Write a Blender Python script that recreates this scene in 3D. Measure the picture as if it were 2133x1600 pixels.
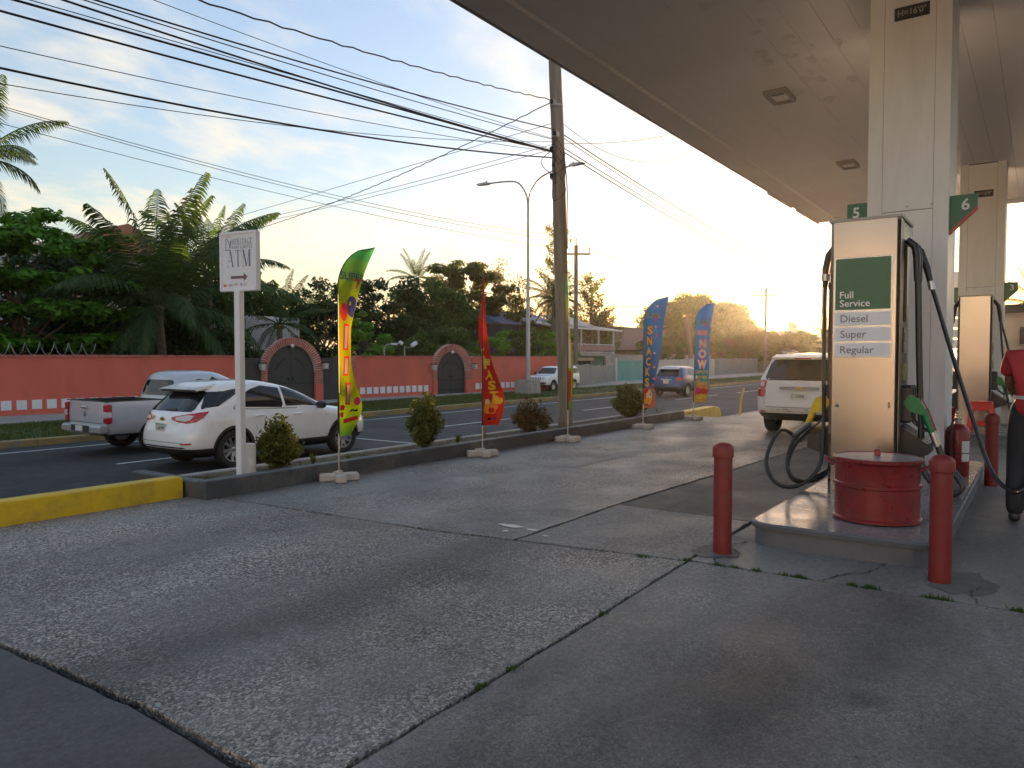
import bpy, bmesh, math, random
import numpy as np
from mathutils import Vector, Matrix
R = math.radians
SC = bpy.context.scene
COL = SC.collection
for _o in list(bpy.data.objects):
    bpy.data.objects.remove(_o, do_unlink=True)

# ------------------------------------------------------------------ camera
HEAD, PITCH = R(35.2745), R(2.019)
cam_d = bpy.data.cameras.new('camera')
cam_d.sensor_width = 36.0
cam_d.lens = 1560.0 / 2133.0 * 36.0
cam_d.clip_start = 0.05
cam_d.clip_end = 4000.0
cam = bpy.data.objects.new('camera', cam_d)
COL.objects.link(cam)
cam.location = (0, 0, 1.6)
_f = Vector((math.cos(HEAD) * math.cos(PITCH), math.sin(HEAD) * math.cos(PITCH), -math.sin(PITCH)))
cam.rotation_euler = _f.to_track_quat('-Z', 'Y').to_euler()
SC.camera = cam

# ------------------------------------------------------------------ sun and sky
SUN_AZ, SUN_EL = R(13.4), R(2.4)            # bearing from +X towards +Y, height above the horizon
SUN_DIR = Vector((math.cos(SUN_AZ) * math.cos(SUN_EL), math.sin(SUN_AZ) * math.cos(SUN_EL), math.sin(SUN_EL)))
sun_d = bpy.data.lights.new('sun', 'SUN')
sun_d.energy = 5.0
sun_d.angle = R(0.6)
sun_d.color = (1.0, 0.68, 0.40)
sun = bpy.data.objects.new('sun', sun_d)
COL.objects.link(sun)
sun.rotation_euler = (-SUN_DIR).to_track_quat('-Z', 'Y').to_euler()
sun.location = (60, 15, 20)

VEIL, VEIL_POW, VEIL_MUL = 0.27, 0.25, 1.38      # thin cirrus over the whole sky
world = bpy.data.worlds.new('World')
SC.world = world
world.use_nodes = True
wn, wl = world.node_tree.nodes, world.node_tree.links
wn.clear()
def N(nodes, t, **kw):
    n = nodes.new(t)
    for k, v in kw.items():
        if k in n.inputs: n.inputs[k].default_value = v
        else: setattr(n, k, v)
    return n
def math_node(nodes, links, op, a, b=None, clamp=False):
    n = nodes.new('ShaderNodeMath'); n.operation = op; n.use_clamp = clamp
    for i, v in enumerate((a, b)):
        if v is None: continue
        if isinstance(v, (int, float)): n.inputs[i].default_value = v
        else: links.new(v, n.inputs[i])
    return n.outputs[0]
sky = wn.new('ShaderNodeTexSky')
sky.sky_type = 'NISHITA'
sky.sun_disc = False
sky.sun_elevation = SUN_EL
sky.sun_rotation = math.pi / 2 - SUN_AZ      # rotation is measured from +Y towards +X
sky.altitude = 0
sky.air_density = 1.25
sky.dust_density = 1.2
sky.ozone_density = 3.3
geo = wn.new('ShaderNodeNewGeometry')
sep = wn.new('ShaderNodeSeparateXYZ')
tc = wn.new('ShaderNodeTexCoord')
wl.new(tc.outputs['Generated'], sep.inputs[0])
# flat cloud layer: project the direction on a plane high above
zc = math_node(wn, wl, 'MAXIMUM', sep.outputs[2], 0.0)
zc = math_node(wn, wl, 'ADD', zc, 0.16)
px = math_node(wn, wl, 'DIVIDE', sep.outputs[0], zc)
py = math_node(wn, wl, 'DIVIDE', sep.outputs[1], zc)
cmb = wn.new('ShaderNodeCombineXYZ')
wl.new(px, cmb.inputs[0]); wl.new(py, cmb.inputs[1])
mp = wn.new('ShaderNodeMapping')
mp.inputs['Rotation'].default_value = (0, 0, R(-28))
mp.inputs['Scale'].default_value = (1.0, 1.55, 1.0)
mp.inputs['Location'].default_value = (3.7, 1.9, 0)
wl.new(cmb.outputs[0], mp.inputs[0])
n1 = N(wn, 'ShaderNodeTexNoise', Scale=1.15, Detail=8.0, Roughness=0.58, Distortion=0.5)
wl.new(mp.outputs[0], n1.inputs['Vector'])
n2 = N(wn, 'ShaderNodeTexNoise', Scale=4.2, Detail=5.0, Roughness=0.55, Distortion=0.4)
wl.new(mp.outputs[0], n2.inputs['Vector'])
cm = math_node(wn, wl, 'MULTIPLY_ADD', n2.outputs['Fac'], 0.42)
cm.node.inputs[2].default_value = 0.0
cm = math_node(wn, wl, 'ADD', cm, n1.outputs['Fac'])
ramp = wn.new('ShaderNodeValToRGB')
ramp.color_ramp.interpolation = 'EASE'
ramp.color_ramp.elements[0].position = 0.63; ramp.color_ramp.elements[0].color = (0, 0, 0, 1)
ramp.color_ramp.elements[1].position = 0.95; ramp.color_ramp.elements[1].color = (0.95, 0.95, 0.95, 1)
wl.new(cm, ramp.inputs[0])
# cloud colour follows the brightness of the sky it hangs in, with less contrast than clear air
bw = wn.new('ShaderNodeRGBToBW'); wl.new(sky.outputs[0], bw.inputs[0])
lum = math_node(wn, wl, 'POWER', bw.outputs[0], VEIL_POW)
lum = math_node(wn, wl, 'MULTIPLY', lum, VEIL_MUL)
# low cloud catches the warm light, high cloud stays pale blue-grey
hz_ = wn.new('ShaderNodeMapRange'); hz_.inputs[1].default_value = 0.06; hz_.inputs[2].default_value = 0.62; wl.new(sep.outputs[2], hz_.inputs[0])
ct = wn.new('ShaderNodeMixRGB'); wl.new(hz_.outputs[0], ct.inputs[0]); ct.inputs[1].default_value = (1.22, 1.0, 0.66, 1); ct.inputs[2].default_value = (0.90, 1.0, 1.10, 1)
cc = wn.new('ShaderNodeMixRGB'); cc.blend_type = 'MULTIPLY'; cc.inputs[0].default_value = 1.0
wl.new(lum, cc.inputs[1]); wl.new(ct.outputs[0], cc.inputs[2])
cf = math_node(wn, wl, 'MULTIPLY_ADD', ramp.outputs[0], 1.0 - VEIL); cf.node.inputs[2].default_value = VEIL
mx = wn.new('ShaderNodeMixRGB')
wl.new(cf, mx.inputs[0]); wl.new(sky.outputs[0], mx.inputs[1]); wl.new(cc.outputs[0], mx.inputs[2])
bg = wn.new('ShaderNodeBackground')
bg.inputs['Strength'].default_value = 0.15
wl.new(mx.outputs[0], bg.inputs[0])
wo = wn.new('ShaderNodeOutputWorld')
wl.new(bg.outputs[0], wo.inputs[0])

HAZE_DENSITY = 0.00017
SC.cycles.volume_bounces = 0
SC.view_settings.view_transform = 'Standard'
SC.view_settings.look = 'None'
SC.view_settings.gamma = 1.0
SC.view_settings.exposure = 2.35
SC.cycles.use_denoising = True
try: SC.cycles.denoiser = 'OPENIMAGEDENOISE'
except Exception: pass
SC.cycles.max_bounces = 8
SC.cycles.diffuse_bounces = 4
SC.cycles.glossy_bounces = 4
SC.cycles.transmission_bounces = 4
SC.cycles.transparent_max_bounces = 6
SC.cycles.caustics_reflective = False
SC.cycles.caustics_refractive = False
SC.cycles.sample_clamp_indirect = 6.0

# ------------------------------------------------------------------ mesh helpers
class MB:
    """collects shapes; build() turns them into one mesh object"""
    def __init__(s): s.v = []; s.f = []; s.m = []
    def add(s, vs, fs, mi=0):
        o = len(s.v); s.v.extend([tuple(p) for p in vs]); s.f.extend([tuple(i + o for i in f) for f in fs]); s.m.extend([mi] * len(fs)); return s
    def box(s, c, d, rz=0.0, mi=0, mat=None, bev=0.0):
        x, y, z = d[0] / 2, d[1] / 2, d[2] / 2
        if bev > 0:
            b = bev; vs = []; 
            for (zz, i) in ((-z, b), (-z + b, 0), (z - b, 0), (z, b)):
                for (ax, ay) in ((-1, -1), (1, -1), (1, 1), (-1, 1)):
                    vs.append((ax * (x - i), ay * (y - i), zz))
            fs = [(3, 2, 1, 0), (12, 13, 14, 15)]
            for k in range(3):
                for q in range(4):
                    fs.append((k * 4 + q, k * 4 + (q + 1) % 4, k * 4 + 4 + (q + 1) % 4, k * 4 + 4 + q))
        else:
            vs = [(-x, -y, -z), (x, -y, -z), (x, y, -z), (-x, y, -z), (-x, -y, z), (x, -y, z), (x, y, z), (-x, y, z)]
            fs = [(3, 2, 1, 0), (4, 5, 6, 7), (0, 1, 5, 4), (1, 2, 6, 5), (2, 3, 7, 6), (3, 0, 4, 7)]
        if mat is None: mat = Matrix.Rotation(rz, 4, 'Z')
        vs = [tuple(Vector(c) + (mat @ Vector(p)).to_3d()) for p in vs]
        return s.add(vs, fs, mi)
    def tube(s, path, r, n=8, mi=0, cap=True):
        P = [Vector(p) for p in path]; k = len(P)
        rs = r if isinstance(r, (list, tuple)) else [r] * k
        vs = []; up = None
        for i in range(k):
            t = (P[min(i + 1, k - 1)] - P[max(i - 1, 0)])
            t = t.normalized() if t.length > 1e-9 else Vector((0, 0, 1))
            if up is None:
                up = Vector((0, 0, 1)) if abs(t.z) < .9 else Vector((1, 0, 0))
            a = t.cross(up)
            if a.length < 1e-6: a = t.orthogonal()
            a.normalize(); b = a.cross(t).normalized(); up = b
            for q in range(n):
                w = 2 * math.pi * q / n
                vs.append(P[i] + (a * math.cos(w) + b * math.sin(w)) * rs[i])
        fs = []
        for i in range(k - 1):
            for q in range(n):
                fs.append((i * n + q, i * n + (q + 1) % n, (i + 1) * n + (q + 1) % n, (i + 1) * n + q))
        if cap:
            fs.append(tuple(range(n))[::-1]); fs.append(tuple((k - 1) * n + q for q in range(n)))
        return s.add(vs, fs, mi)
    def lathe(s, prof, c=(0, 0, 0), n=24, mi=0, mat=None, cap=True):
        vs = []; fs = []
        for (r, z) in prof:
            for q in range(n):
                w = 2 * math.pi * q / n; p = Vector((r * math.cos(w), r * math.sin(w), z))
                if mat is not None: p = mat @ p
                vs.append(Vector(c) + p)
        for i in range(len(prof) - 1):
            for q in range(n):
                fs.append((i * n + q, i * n + (q + 1) % n, (i + 1) * n + (q + 1) % n, (i + 1) * n + q))
        if cap:
            fs.append(tuple(range(n))[::-1]); fs.append(tuple((len(prof) - 1) * n + q for q in range(n)))
        return s.add(vs, fs, mi)
    def prism(s, poly, f0, f1, mi=0):
        """poly 2D; f0, f1 map (a, b) to a 3D point on the two end faces"""
        n = len(poly)
        vs = [f0(*p) for p in poly] + [f1(*p) for p in poly]
        fs = [tuple(range(n))[::-1], tuple(range(n, 2 * n))] + [(i, (i + 1) % n, n + (i + 1) % n, n + i) for i in range(n)]
        return s.add(vs, fs, mi)
    def grid(s, fn, nu, nv, mi=0, close=False):
        vs = [fn(i / nu, j / nv) for i in range(nu + 1) for j in range(nv + 1)]
        fs = [(i * (nv + 1) + j, (i + 1) * (nv + 1) + j, (i + 1) * (nv + 1) + j + 1, i * (nv + 1) + j + 1) for i in range(nu) for j in range(nv)]
        return s.add(vs, fs, mi)
    def mesh(s, name, mats, smooth=False, fix=True):
        me = bpy.data.meshes.new(name); me.from_pydata(s.v, [], s.f)
        for m in (mats if isinstance(mats, (list, tuple)) else [mats]): me.materials.append(m)
        if any(s.m): me.polygons.foreach_set('material_index', s.m)
        if fix:
            bm = bmesh.new(); bm.from_mesh(me); bmesh.ops.recalc_face_normals(bm, faces=bm.faces); bm.to_mesh(me); bm.free()
        if smooth:
            me.polygons.foreach_set('use_smooth', [True] * len(me.polygons))
            if smooth != 'all':
                me.set_sharp_from_angle(angle=R(smooth if smooth is not True else 38))
        me.update(); return me
    def build(s, name, mats, parent=None, smooth=False, local=False, fix=True):
        return link(name, s.mesh(name, mats, smooth, fix), parent, local)

def link(name, me, parent=None, local=False):
    o = bpy.data.objects.new(name, me); COL.objects.link(o)
    if parent is not None:
        o.parent = parent
        if not local and parent.parent is None:
            o.matrix_parent_inverse = parent.matrix_basis.inverted()
    return o
def tag(o, label=None, cat=None, group=None, kind=None):
    if label: o['label'] = label
    if cat: o['category'] = cat
    if group: o['group'] = group
    if kind: o['kind'] = kind
    return o
def thing(name, loc, label, cat, group=None, rz=0.0):
    o = bpy.data.objects.new(name, None); COL.objects.link(o)
    o.empty_display_size = .2
    o.location = loc; o.rotation_euler = (0, 0, rz)
    o.matrix_basis = Matrix.Translation(loc) @ Matrix.Rotation(rz, 4, 'Z')
    return tag(o, label, cat, group)
def copy_tree(o, parent=None):
    c = o.copy(); COL.objects.link(c)
    if parent is not None: c.parent = parent
    for ch in list(o.children): copy_tree(ch, c)
    return c
def sweep_arc(c, r, a0, a1, n, plane):
    return [plane(c, r * math.cos(a0 + (a1 - a0) * i / n), r * math.sin(a0 + (a1 - a0) * i / n)) for i in range(n + 1)]
def bez(pts, n=24):
    """Catmull-Rom through points"""
    P = [Vector(p) for p in pts]; P = [P[0] * 2 - P[1]] + P + [P[-1] * 2 - P[-2]]
    out = []; k = len(P) - 3
    for i in range(k):
        m = max(2, n // k)
        for j in range(m):
            t = j / m; p0, p1, p2, p3 = P[i:i + 4]
            out.append(0.5 * ((2 * p1) + (p2 - p0) * t + (2 * p0 - 5 * p1 + 4 * p2 - p3) * t * t + (3 * p1 - p0 - 3 * p2 + p3) * t ** 3))
    out.append(P[-2]); return out

_TXT = {}
def text2d(body, bold=0.0, spacing=1.0):
    """triangulated flat outline of a word, height of a capital = 1, starts at x = 0"""
    key = (body, bold, spacing)
    if key not in _TXT:
        cu = bpy.data.curves.new('txt', 'FONT'); cu.body = body; cu.size = 1.0; cu.offset = bold; cu.space_character = spacing
        cu.resolution_u = 3
        ob = bpy.data.objects.new('txt', cu); COL.objects.link(ob)
        dg = bpy.context.evaluated_depsgraph_get()
        me = bpy.data.meshes.new_from_object(ob.evaluated_get(dg))
        V = np.array([v.co[:] for v in me.vertices]) if len(me.vertices) else np.zeros((0, 3))
        F = [tuple(p.vertices) for p in me.polygons]
        bpy.data.objects.remove(ob); bpy.data.curves.remove(cu); bpy.data.meshes.remove(me)
        V = V / 0.73
        if len(V): V[:, 0] -= V[:, 0].min()
        _TXT[key] = (V, F)
    return _TXT[key]
def put_text(mb, body, fn, h, w=None, bold=0.0, align='l', mi=0, spacing=1.0):
    """fn(a, b) maps metres right / up on the face to 3D"""
    V, F = text2d(body, bold, spacing)
    if not len(V): return
    wid = V[:, 0].max()
    sx = (w / wid) if w else h
    off = {'l': 0, 'c': -wid * sx / 2, 'r': -wid * sx}[align]
    mb.add([fn(p[0] * sx + off, p[1] * h) for p in V], F, mi)

# ------------------------------------------------------------------ materials
MATS = {}
def pm(name, col, rough=0.6, metal=0.0, var=0.12, vscale=3.0, bump=0.0, bscale=40.0, spec=0.5, coat=0.0, trans=0.0, dirt=None, dscale=1.2, damt=0.5, rvar=0.0, emit=None, stretch=(1, 1, 1)):
    if name in MATS: return MATS[name]
    m = bpy.data.materials.new(name); m.use_nodes = True
    nt = m.node_tree; nd, ln = nt.nodes, nt.links
    b = nd['Principled BSDF']
    b.inputs['Roughness'].default_value = rough; b.inputs['Metallic'].default_value = metal
    b.inputs['Specular IOR Level'].default_value = spec
    b.inputs['Coat Weight'].default_value = coat
    b.inputs['Coat Roughness'].default_value = 0.06
    t = nd.new('ShaderNodeTexCoord'); mpn = nd.new('ShaderNodeMapping'); mpn.inputs['Scale'].default_value = stretch
    ln.new(t.outputs['Object'], mpn.inputs[0]); vec = mpn.outputs[0]
    n = N(nd, 'ShaderNodeTexNoise', Scale=vscale, Detail=6.0, Roughness=0.6); ln.new(vec, n.inputs['Vector'])
    mr = N(nd, 'ShaderNodeMapRange'); mr.inputs[3].default_value = 1 - var; mr.inputs[4].default_value = 1 + var
    mr.inputs[1].default_value = 0.3; mr.inputs[2].default_value = 0.7
    ln.new(n.outputs['Fac'], mr.inputs[0])
    mul = nd.new('ShaderNodeMixRGB'); mul.blend_type = 'MULTIPLY'; mul.inputs[0].default_value = 1
    mul.inputs[1].default_value = (*col, 1); ln.new(mr.outputs[0], mul.inputs[2])
    out = mul.outputs[0]
    if dirt:
        n3 = N(nd, 'ShaderNodeTexNoise', Scale=dscale, Detail=8.0, Roughness=0.68); ln.new(vec, n3.inputs['Vector'])
        rr = nd.new('ShaderNodeValToRGB'); rr.color_ramp.elements[0].position = 0.48; rr.color_ramp.elements[1].position = 0.66
        rr.color_ramp.elements[1].color = (damt, damt, damt, 1)
        ln.new(n3.outputs['Fac'], rr.inputs[0])
        md = nd.new('ShaderNodeMixRGB'); ln.new(rr.outputs[0], md.inputs[0]); ln.new(out, md.inputs[1]); md.inputs[2].default_value = (*dirt, 1)
        out = md.outputs[0]
    ln.new(out, b.inputs['Base Color'])
    if rvar:
        r2 = N(nd, 'ShaderNodeMapRange'); r2.inputs[1].default_value = .3; r2.inputs[2].default_value = .7
        r2.inputs[3].default_value = rough - rvar; r2.inputs[4].default_value = rough + rvar
        n4 = N(nd, 'ShaderNodeTexNoise', Scale=vscale * 2.3, Detail=5.0); ln.new(vec, n4.inputs['Vector'])
        ln.new(n4.outputs['Fac'], r2.inputs[0]); ln.new(r2.outputs[0], b.inputs['Roughness'])
    if bump:
        n5 = N(nd, 'ShaderNodeTexNoise', Scale=bscale, Detail=4.0, Roughness=0.6); ln.new(vec, n5.inputs['Vector'])
        bp = nd.new('ShaderNodeBump'); bp.inputs['Strength'].default_value = bump; bp.inputs['Distance'].default_value = 0.01
        ln.new(n5.outputs['Fac'], bp.inputs['Height']); ln.new(bp.outputs[0], b.inputs['Normal'])
    if trans:
        tr = nd.new('ShaderNodeBsdfTranslucent'); ln.new(out, tr.inputs[0])
        ms = nd.new('ShaderNodeMixShader'); ms.inputs[0].default_value = trans
        ln.new(b.outputs[0], ms.inputs[1]); ln.new(tr.outputs[0], ms.inputs[2]); ln.new(ms.outputs[0], nd['Material Output'].inputs[0])
    if emit:
        b.inputs['Emission Color'].default_value = (*emit[:3], 1); b.inputs['Emission Strength'].default_value = emit[3]
    MATS[name] = m
    return m
def leaf_mat(name, c0, c1, trans=0.35, rough=0.6):
    if name in MATS: return MATS[name]
    m = bpy.data.materials.new(name); m.use_nodes = True
    nd, ln = m.node_tree.nodes, m.node_tree.links
    b = nd['Principled BSDF']; b.inputs['Roughness'].default_value = rough; b.inputs['Specular IOR Level'].default_value = 0.18
    g = nd.new('ShaderNodeNewGeometry'); r = nd.new('ShaderNodeValToRGB')
    r.color_ramp.elements[0].color = (*c0, 1); r.color_ramp.elements[1].color = (*c1, 1)
    ln.new(g.outputs['Random Per Island'], r.inputs[0]); ln.new(r.outputs[0], b.inputs['Base Color'])
    tr = nd.new('ShaderNodeBsdfTranslucent')
    mc = nd.new('ShaderNodeMixRGB'); mc.blend_type = 'MULTIPLY'; mc.inputs[0].default_value = 1; mc.inputs[2].default_value = (1.25, 1.15, 0.55, 1)
    ln.new(r.outputs[0], mc.inputs[1]); ln.new(mc.outputs[0], tr.inputs[0])
    ms = nd.new('ShaderNodeMixShader'); ms.inputs[0].default_value = trans
    ln.new(b.outputs[0], ms.inputs[1]); ln.new(tr.outputs[0], ms.inputs[2]); ln.new(ms.outputs[0], nd['Material Output'].inputs[0])
    MATS[name] = m; return m
# ------------------------------------------------------------------ ground materials
def paving(name, base, dark, light, scale=70., peb=0.7, bump=0.5, rough=0.55, tint=(1, 1, 1), bands=(), stain=0.5, broom=0.0, wear=(0.42, 0.6), pits=0.0, drips=0.0):
    m = bpy.data.materials.new(name); m.use_nodes = True
    nd, ln = m.node_tree.nodes, m.node_tree.links; b = nd['Principled BSDF']
    t = nd.new('ShaderNodeTexCoord'); vec = t.outputs['Object']
    vo = N(nd, 'ShaderNodeTexVoronoi', Scale=scale, Randomness=1.0); ln.new(vec, vo.inputs['Vector'])
    bw_ = nd.new('ShaderNodeSeparateColor'); ln.new(vo.outputs['Color'], bw_.inputs[0])
    rp = nd.new('ShaderNodeValToRGB'); e = rp.color_ramp.elements
    e[0].position = 0.0; e[0].color = (*dark, 1); e[1].position = 1.0; e[1].color = (*light, 1)
    k = rp.color_ramp.elements.new(0.72); k.color = tuple(0.65 * a + 0.35 * c for a, c in zip(base, light)) + (1,)
    k = rp.color_ramp.elements.new(0.35); k.color = tuple(0.6 * a + 0.4 * c for a, c in zip(base, dark)) + (1,)
    ln.new(bw_.outputs[0], rp.inputs[0])
    # where the surface skin is worn away the pebbles show
    nw = N(nd, 'ShaderNodeTexNoise', Scale=0.9, Detail=7.0, Roughness=0.65); ln.new(vec, nw.inputs['Vector'])
    rw = nd.new('ShaderNodeMapRange'); rw.inputs[1].default_value = wear[0]; rw.inputs[2].default_value = wear[1]; rw.inputs[3].default_value = peb * .35; rw.inputs[4].default_value = peb
    ln.new(nw.outputs['Fac'], rw.inputs[0])
    nf = N(nd, 'ShaderNodeTexNoise', Scale=23.0, Detail=8.0, Roughness=0.7); ln.new(vec, nf.inputs['Vector'])
    rf = nd.new('ShaderNodeMapRange'); rf.inputs[1].default_value = .3; rf.inputs[2].default_value = .7; rf.inputs[3].default_value = .66; rf.inputs[4].default_value = 1.34
    ln.new(nf.outputs['Fac'], rf.inputs[0])
    sk = nd.new('ShaderNodeMixRGB'); sk.blend_type = 'MULTIPLY'; sk.inputs[0].default_value = 1; sk.inputs[1].default_value = (*base, 1); ln.new(rf.outputs[0], sk.inputs[2])
    mxa = nd.new('ShaderNodeMixRGB'); ln.new(rw.outputs[0], mxa.inputs[0]); ln.new(sk.outputs[0], mxa.inputs[1]); ln.new(rp.outputs[0], mxa.inputs[2])
    v2 = N(nd, 'ShaderNodeTexVoronoi', Scale=scale * 2.3, Randomness=1.0); ln.new(vec, v2.inputs['Vector'])
    s2 = nd.new('ShaderNodeSeparateColor'); ln.new(v2.outputs['Color'], s2.inputs[0])
    r2_ = nd.new('ShaderNodeMapRange'); r2_.inputs[3].default_value = .62; r2_.inputs[4].default_value = 1.38; ln.new(s2.outputs[1], r2_.inputs[0])
    g2 = nd.new('ShaderNodeMixRGB'); g2.blend_type = 'MULTIPLY'; g2.inputs[0].default_value = min(1., peb); ln.new(mxa.outputs[0], g2.inputs[1]); ln.new(r2_.outputs[0], g2.inputs[2])
    out = g2.outputs[0]
    # oil and tyre stains: broad noise and tracks that run along the lane
    ns = N(nd, 'ShaderNodeTexNoise', Scale=0.55, Detail=6.0, Roughness=0.62, Distortion=0.3)
    mpn = nd.new('ShaderNodeMapping'); mpn.inputs['Scale'].default_value = (0.5, 1.3, 1); mpn.inputs['Location'].default_value = (1.3, 4.1, 0); ln.new(vec, mpn.inputs[0]); ln.new(mpn.outputs[0], ns.inputs['Vector'])
    rs = nd.new('ShaderNodeMapRange'); rs.inputs[1].default_value = .36; rs.inputs[2].default_value = .66; rs.inputs[3].default_value = 1 + .28 * stain; rs.inputs[4].default_value = 1 - .42 * stain
    ln.new(ns.outputs['Fac'], rs.inputs[0])
    fac = rs.outputs[0]
    sp = nd.new('ShaderNodeSeparateXYZ'); ln.new(vec, sp.inputs[0])
    nb = N(nd, 'ShaderNodeTexNoise', Scale=1.1, Detail=6.0, Roughness=0.7); ln.new(vec, nb.inputs['Vector'])
    wob = math_node(nd, ln, 'MULTIPLY_ADD', nb.outputs['Fac'], 1.3); wob.node.inputs[2].default_value = -0.65
    yy = math_node(nd, ln, 'ADD', sp.outputs[1], wob)
    for (yc, wd, am) in bands:
        d = math_node(nd, ln, 'SUBTRACT', yy, yc); d = math_node(nd, ln, 'DIVIDE', d, wd); d = math_node(nd, ln, 'POWER', d, 2.0)
        d = math_node(nd, ln, 'MULTIPLY', d, -1.0); d = math_node(nd, ln, 'EXPONENT', d); d = math_node(nd, ln, 'MULTIPLY_ADD', d, -am); d.node.inputs[2].default_value = 1.0
        fac = math_node(nd, ln, 'MULTIPLY', fac, d)
    mm = nd.new('ShaderNodeMixRGB'); mm.blend_type = 'MULTIPLY'; mm.inputs[0].default_value = 1; ln.new(out, mm.inputs[1]); ln.new(fac, mm.inputs[2])
    # rusty brown tinge in places
    nt_ = N(nd, 'ShaderNodeTexNoise', Scale=0.8, Detail=5.0); mp2 = nd.new('ShaderNodeMapping'); mp2.inputs['Location'].default_value = (7, 2, 0); mp2.inputs['Scale'].default_value = (.35, 1.2, 1); ln.new(vec, mp2.inputs[0]); ln.new(mp2.outputs[0], nt_.inputs['Vector'])
    rt = nd.new('ShaderNodeMapRange'); rt.inputs[1].default_value = .52; rt.inputs[2].default_value = .72; rt.inputs[4].default_value = 0.55; ln.new(nt_.outputs['Fac'], rt.inputs[0])
    mt = nd.new('ShaderNodeMixRGB'); mt.blend_type = 'MULTIPLY'; ln.new(rt.outputs[0], mt.inputs[0]); ln.new(mm.outputs[0], mt.inputs[1]); mt.inputs[2].default_value = (1.12, 0.92, 0.82, 1)
    out = mt.outputs[0]
    if pits:
        vp = N(nd, 'ShaderNodeTexVoronoi', Scale=9.0); ln.new(vec, vp.inputs['Vector'])
        pr_ = nd.new('ShaderNodeMapRange'); pr_.inputs[1].default_value = .05; pr_.inputs[2].default_value = .11; pr_.inputs[3].default_value = 1 - pits; pr_.inputs[4].default_value = 1; ln.new(vp.outputs['Distance'], pr_.inputs[0])
        mp_ = nd.new('ShaderNodeMixRGB'); mp_.blend_type = 'MULTIPLY'; mp_.inputs[0].default_value = 1; ln.new(out, mp_.inputs[1]); ln.new(pr_.outputs[0], mp_.inputs[2]); out = mp_.outputs[0]
    if drips:
        nv_ = N(nd, 'ShaderNodeTexNoise', Scale=5.0, Detail=4.0); ln.new(vec, nv_.inputs['Vector'])
        vm_ = nd.new('ShaderNodeMixRGB'); vm_.inputs[0].default_value = .12; ln.new(vec, vm_.inputs[1]); ln.new(nv_.outputs['Color'], vm_.inputs[2])
        vp = N(nd, 'ShaderNodeTexVoronoi', Scale=1.7); ln.new(vm_.outputs[0], vp.inputs['Vector'])
        sc_ = nd.new('ShaderNodeSeparateColor'); ln.new(vp.outputs['Color'], sc_.inputs[0])
        rad = math_node(nd, ln, 'MULTIPLY', sc_.outputs[0], .2); df = math_node(nd, ln, 'SUBTRACT', vp.outputs['Distance'], rad)
        pr_ = nd.new('ShaderNodeMapRange'); pr_.inputs[1].default_value = -.05; pr_.inputs[2].default_value = .06; pr_.inputs[3].default_value = 1 - drips; pr_.inputs[4].default_value = 1; ln.new(df, pr_.inputs[0])
        mp_ = nd.new('ShaderNodeMixRGB'); mp_.blend_type = 'MULTIPLY'; mp_.inputs[0].default_value = 1; ln.new(out, mp_.inputs[1]); ln.new(pr_.outputs[0], mp_.inputs[2]); out = mp_.outputs[0]
    ln.new(out, b.inputs['Base Color'])
    rr = nd.new('ShaderNodeMapRange'); rr.inputs[1].default_value = .3; rr.inputs[2].default_value = .7; rr.inputs[3].default_value = rough - .14; rr.inputs[4].default_value = rough + .14; ln.new(nb.outputs['Fac'], rr.inputs[0]); ln.new(rr.outputs[0], b.inputs['Roughness'])
    hs = math_node(nd, ln, 'MULTIPLY', vo.outputs['Distance'], rw.outputs[0]); hs = math_node(nd, ln, 'MULTIPLY', hs, -1.0)
    hs2 = math_node(nd, ln, 'MULTIPLY_ADD', nf.outputs['Fac'], 0.35); ln.new(hs, hs2.node.inputs[2])
    if broom:
        wv = N(nd, 'ShaderNodeTexNoise', Scale=1.0, Detail=3.0); mb_ = nd.new('ShaderNodeMapping'); mb_.inputs['Scale'].default_value = (3, 130, 1); mb_.inputs['Rotation'].default_value = (0, 0, R(-8)); ln.new(vec, mb_.inputs[0]); ln.new(mb_.outputs[0], wv.inputs['Vector'])
        h3 = math_node(nd, ln, 'MULTIPLY_ADD', wv.outputs['Fac'], broom); ln.new(hs2, h3.node.inputs[2]); hs2 = h3
    bp = nd.new('ShaderNodeBump'); bp.inputs['Strength'].default_value = bump; bp.inputs['Distance'].default_value = 0.008
    ln.new(hs2, bp.inputs['Height']); ln.new(bp.outputs[0], b.inputs['Normal'])
    b.inputs['Specular IOR Level'].default_value = 0.5
    MATS[name] = m; return m

M_aggr = paving('exposed_aggregate_concrete', (.17, .158, .142), (.028, .026, .024), (.52, .49, .44), 74., .95, .95, .6, bands=((3.75, .5, .55), (5.9, .5, .3)), stain=.8, drips=.25)
M_aggr2 = paving('worn_aggregate_concrete', (.155, .148, .138), (.05, .05, .05), (.33, .315, .29), 80., .75, .6, .62, stain=.5)
M_lane = paving('drive_lane_aggregate', (.135, .128, .12), (.035, .034, .033), (.40, .375, .33), 66., .9, .8, .5, bands=((4.4, .5, .35), (6.4, .4, .25)), stain=.7, drips=.3)
M_smooth = paving('smooth_dark_concrete', (.066, .064, .061), (.034, .033, .032), (.13, .125, .12), 60., .25, .25, .66, stain=.6, pits=.4)
M_broom = paving('broomed_concrete', (.145, .136, .124), (.05, .048, .045), (.34, .32, .295), 95., .6, .5, .64, stain=1.3, broom=.5, wear=(.46, .66), pits=.3, drips=.4, bands=((-1.2, .9, .3),))
M_apron = paving('island_apron_concrete', (.165, .158, .147), (.08, .08, .08), (.25, .24, .225), 80., .3, .35, .6, stain=.8, pits=.55, drips=.35)
M_asphalt = paving('road_asphalt', (.022, .023, .026), (.012, .012, .013), (.045, .045, .048), 90., .5, .3, .8, bands=((13.0, .7, .2), (16.4, .7, .2)), stain=.3)
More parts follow.
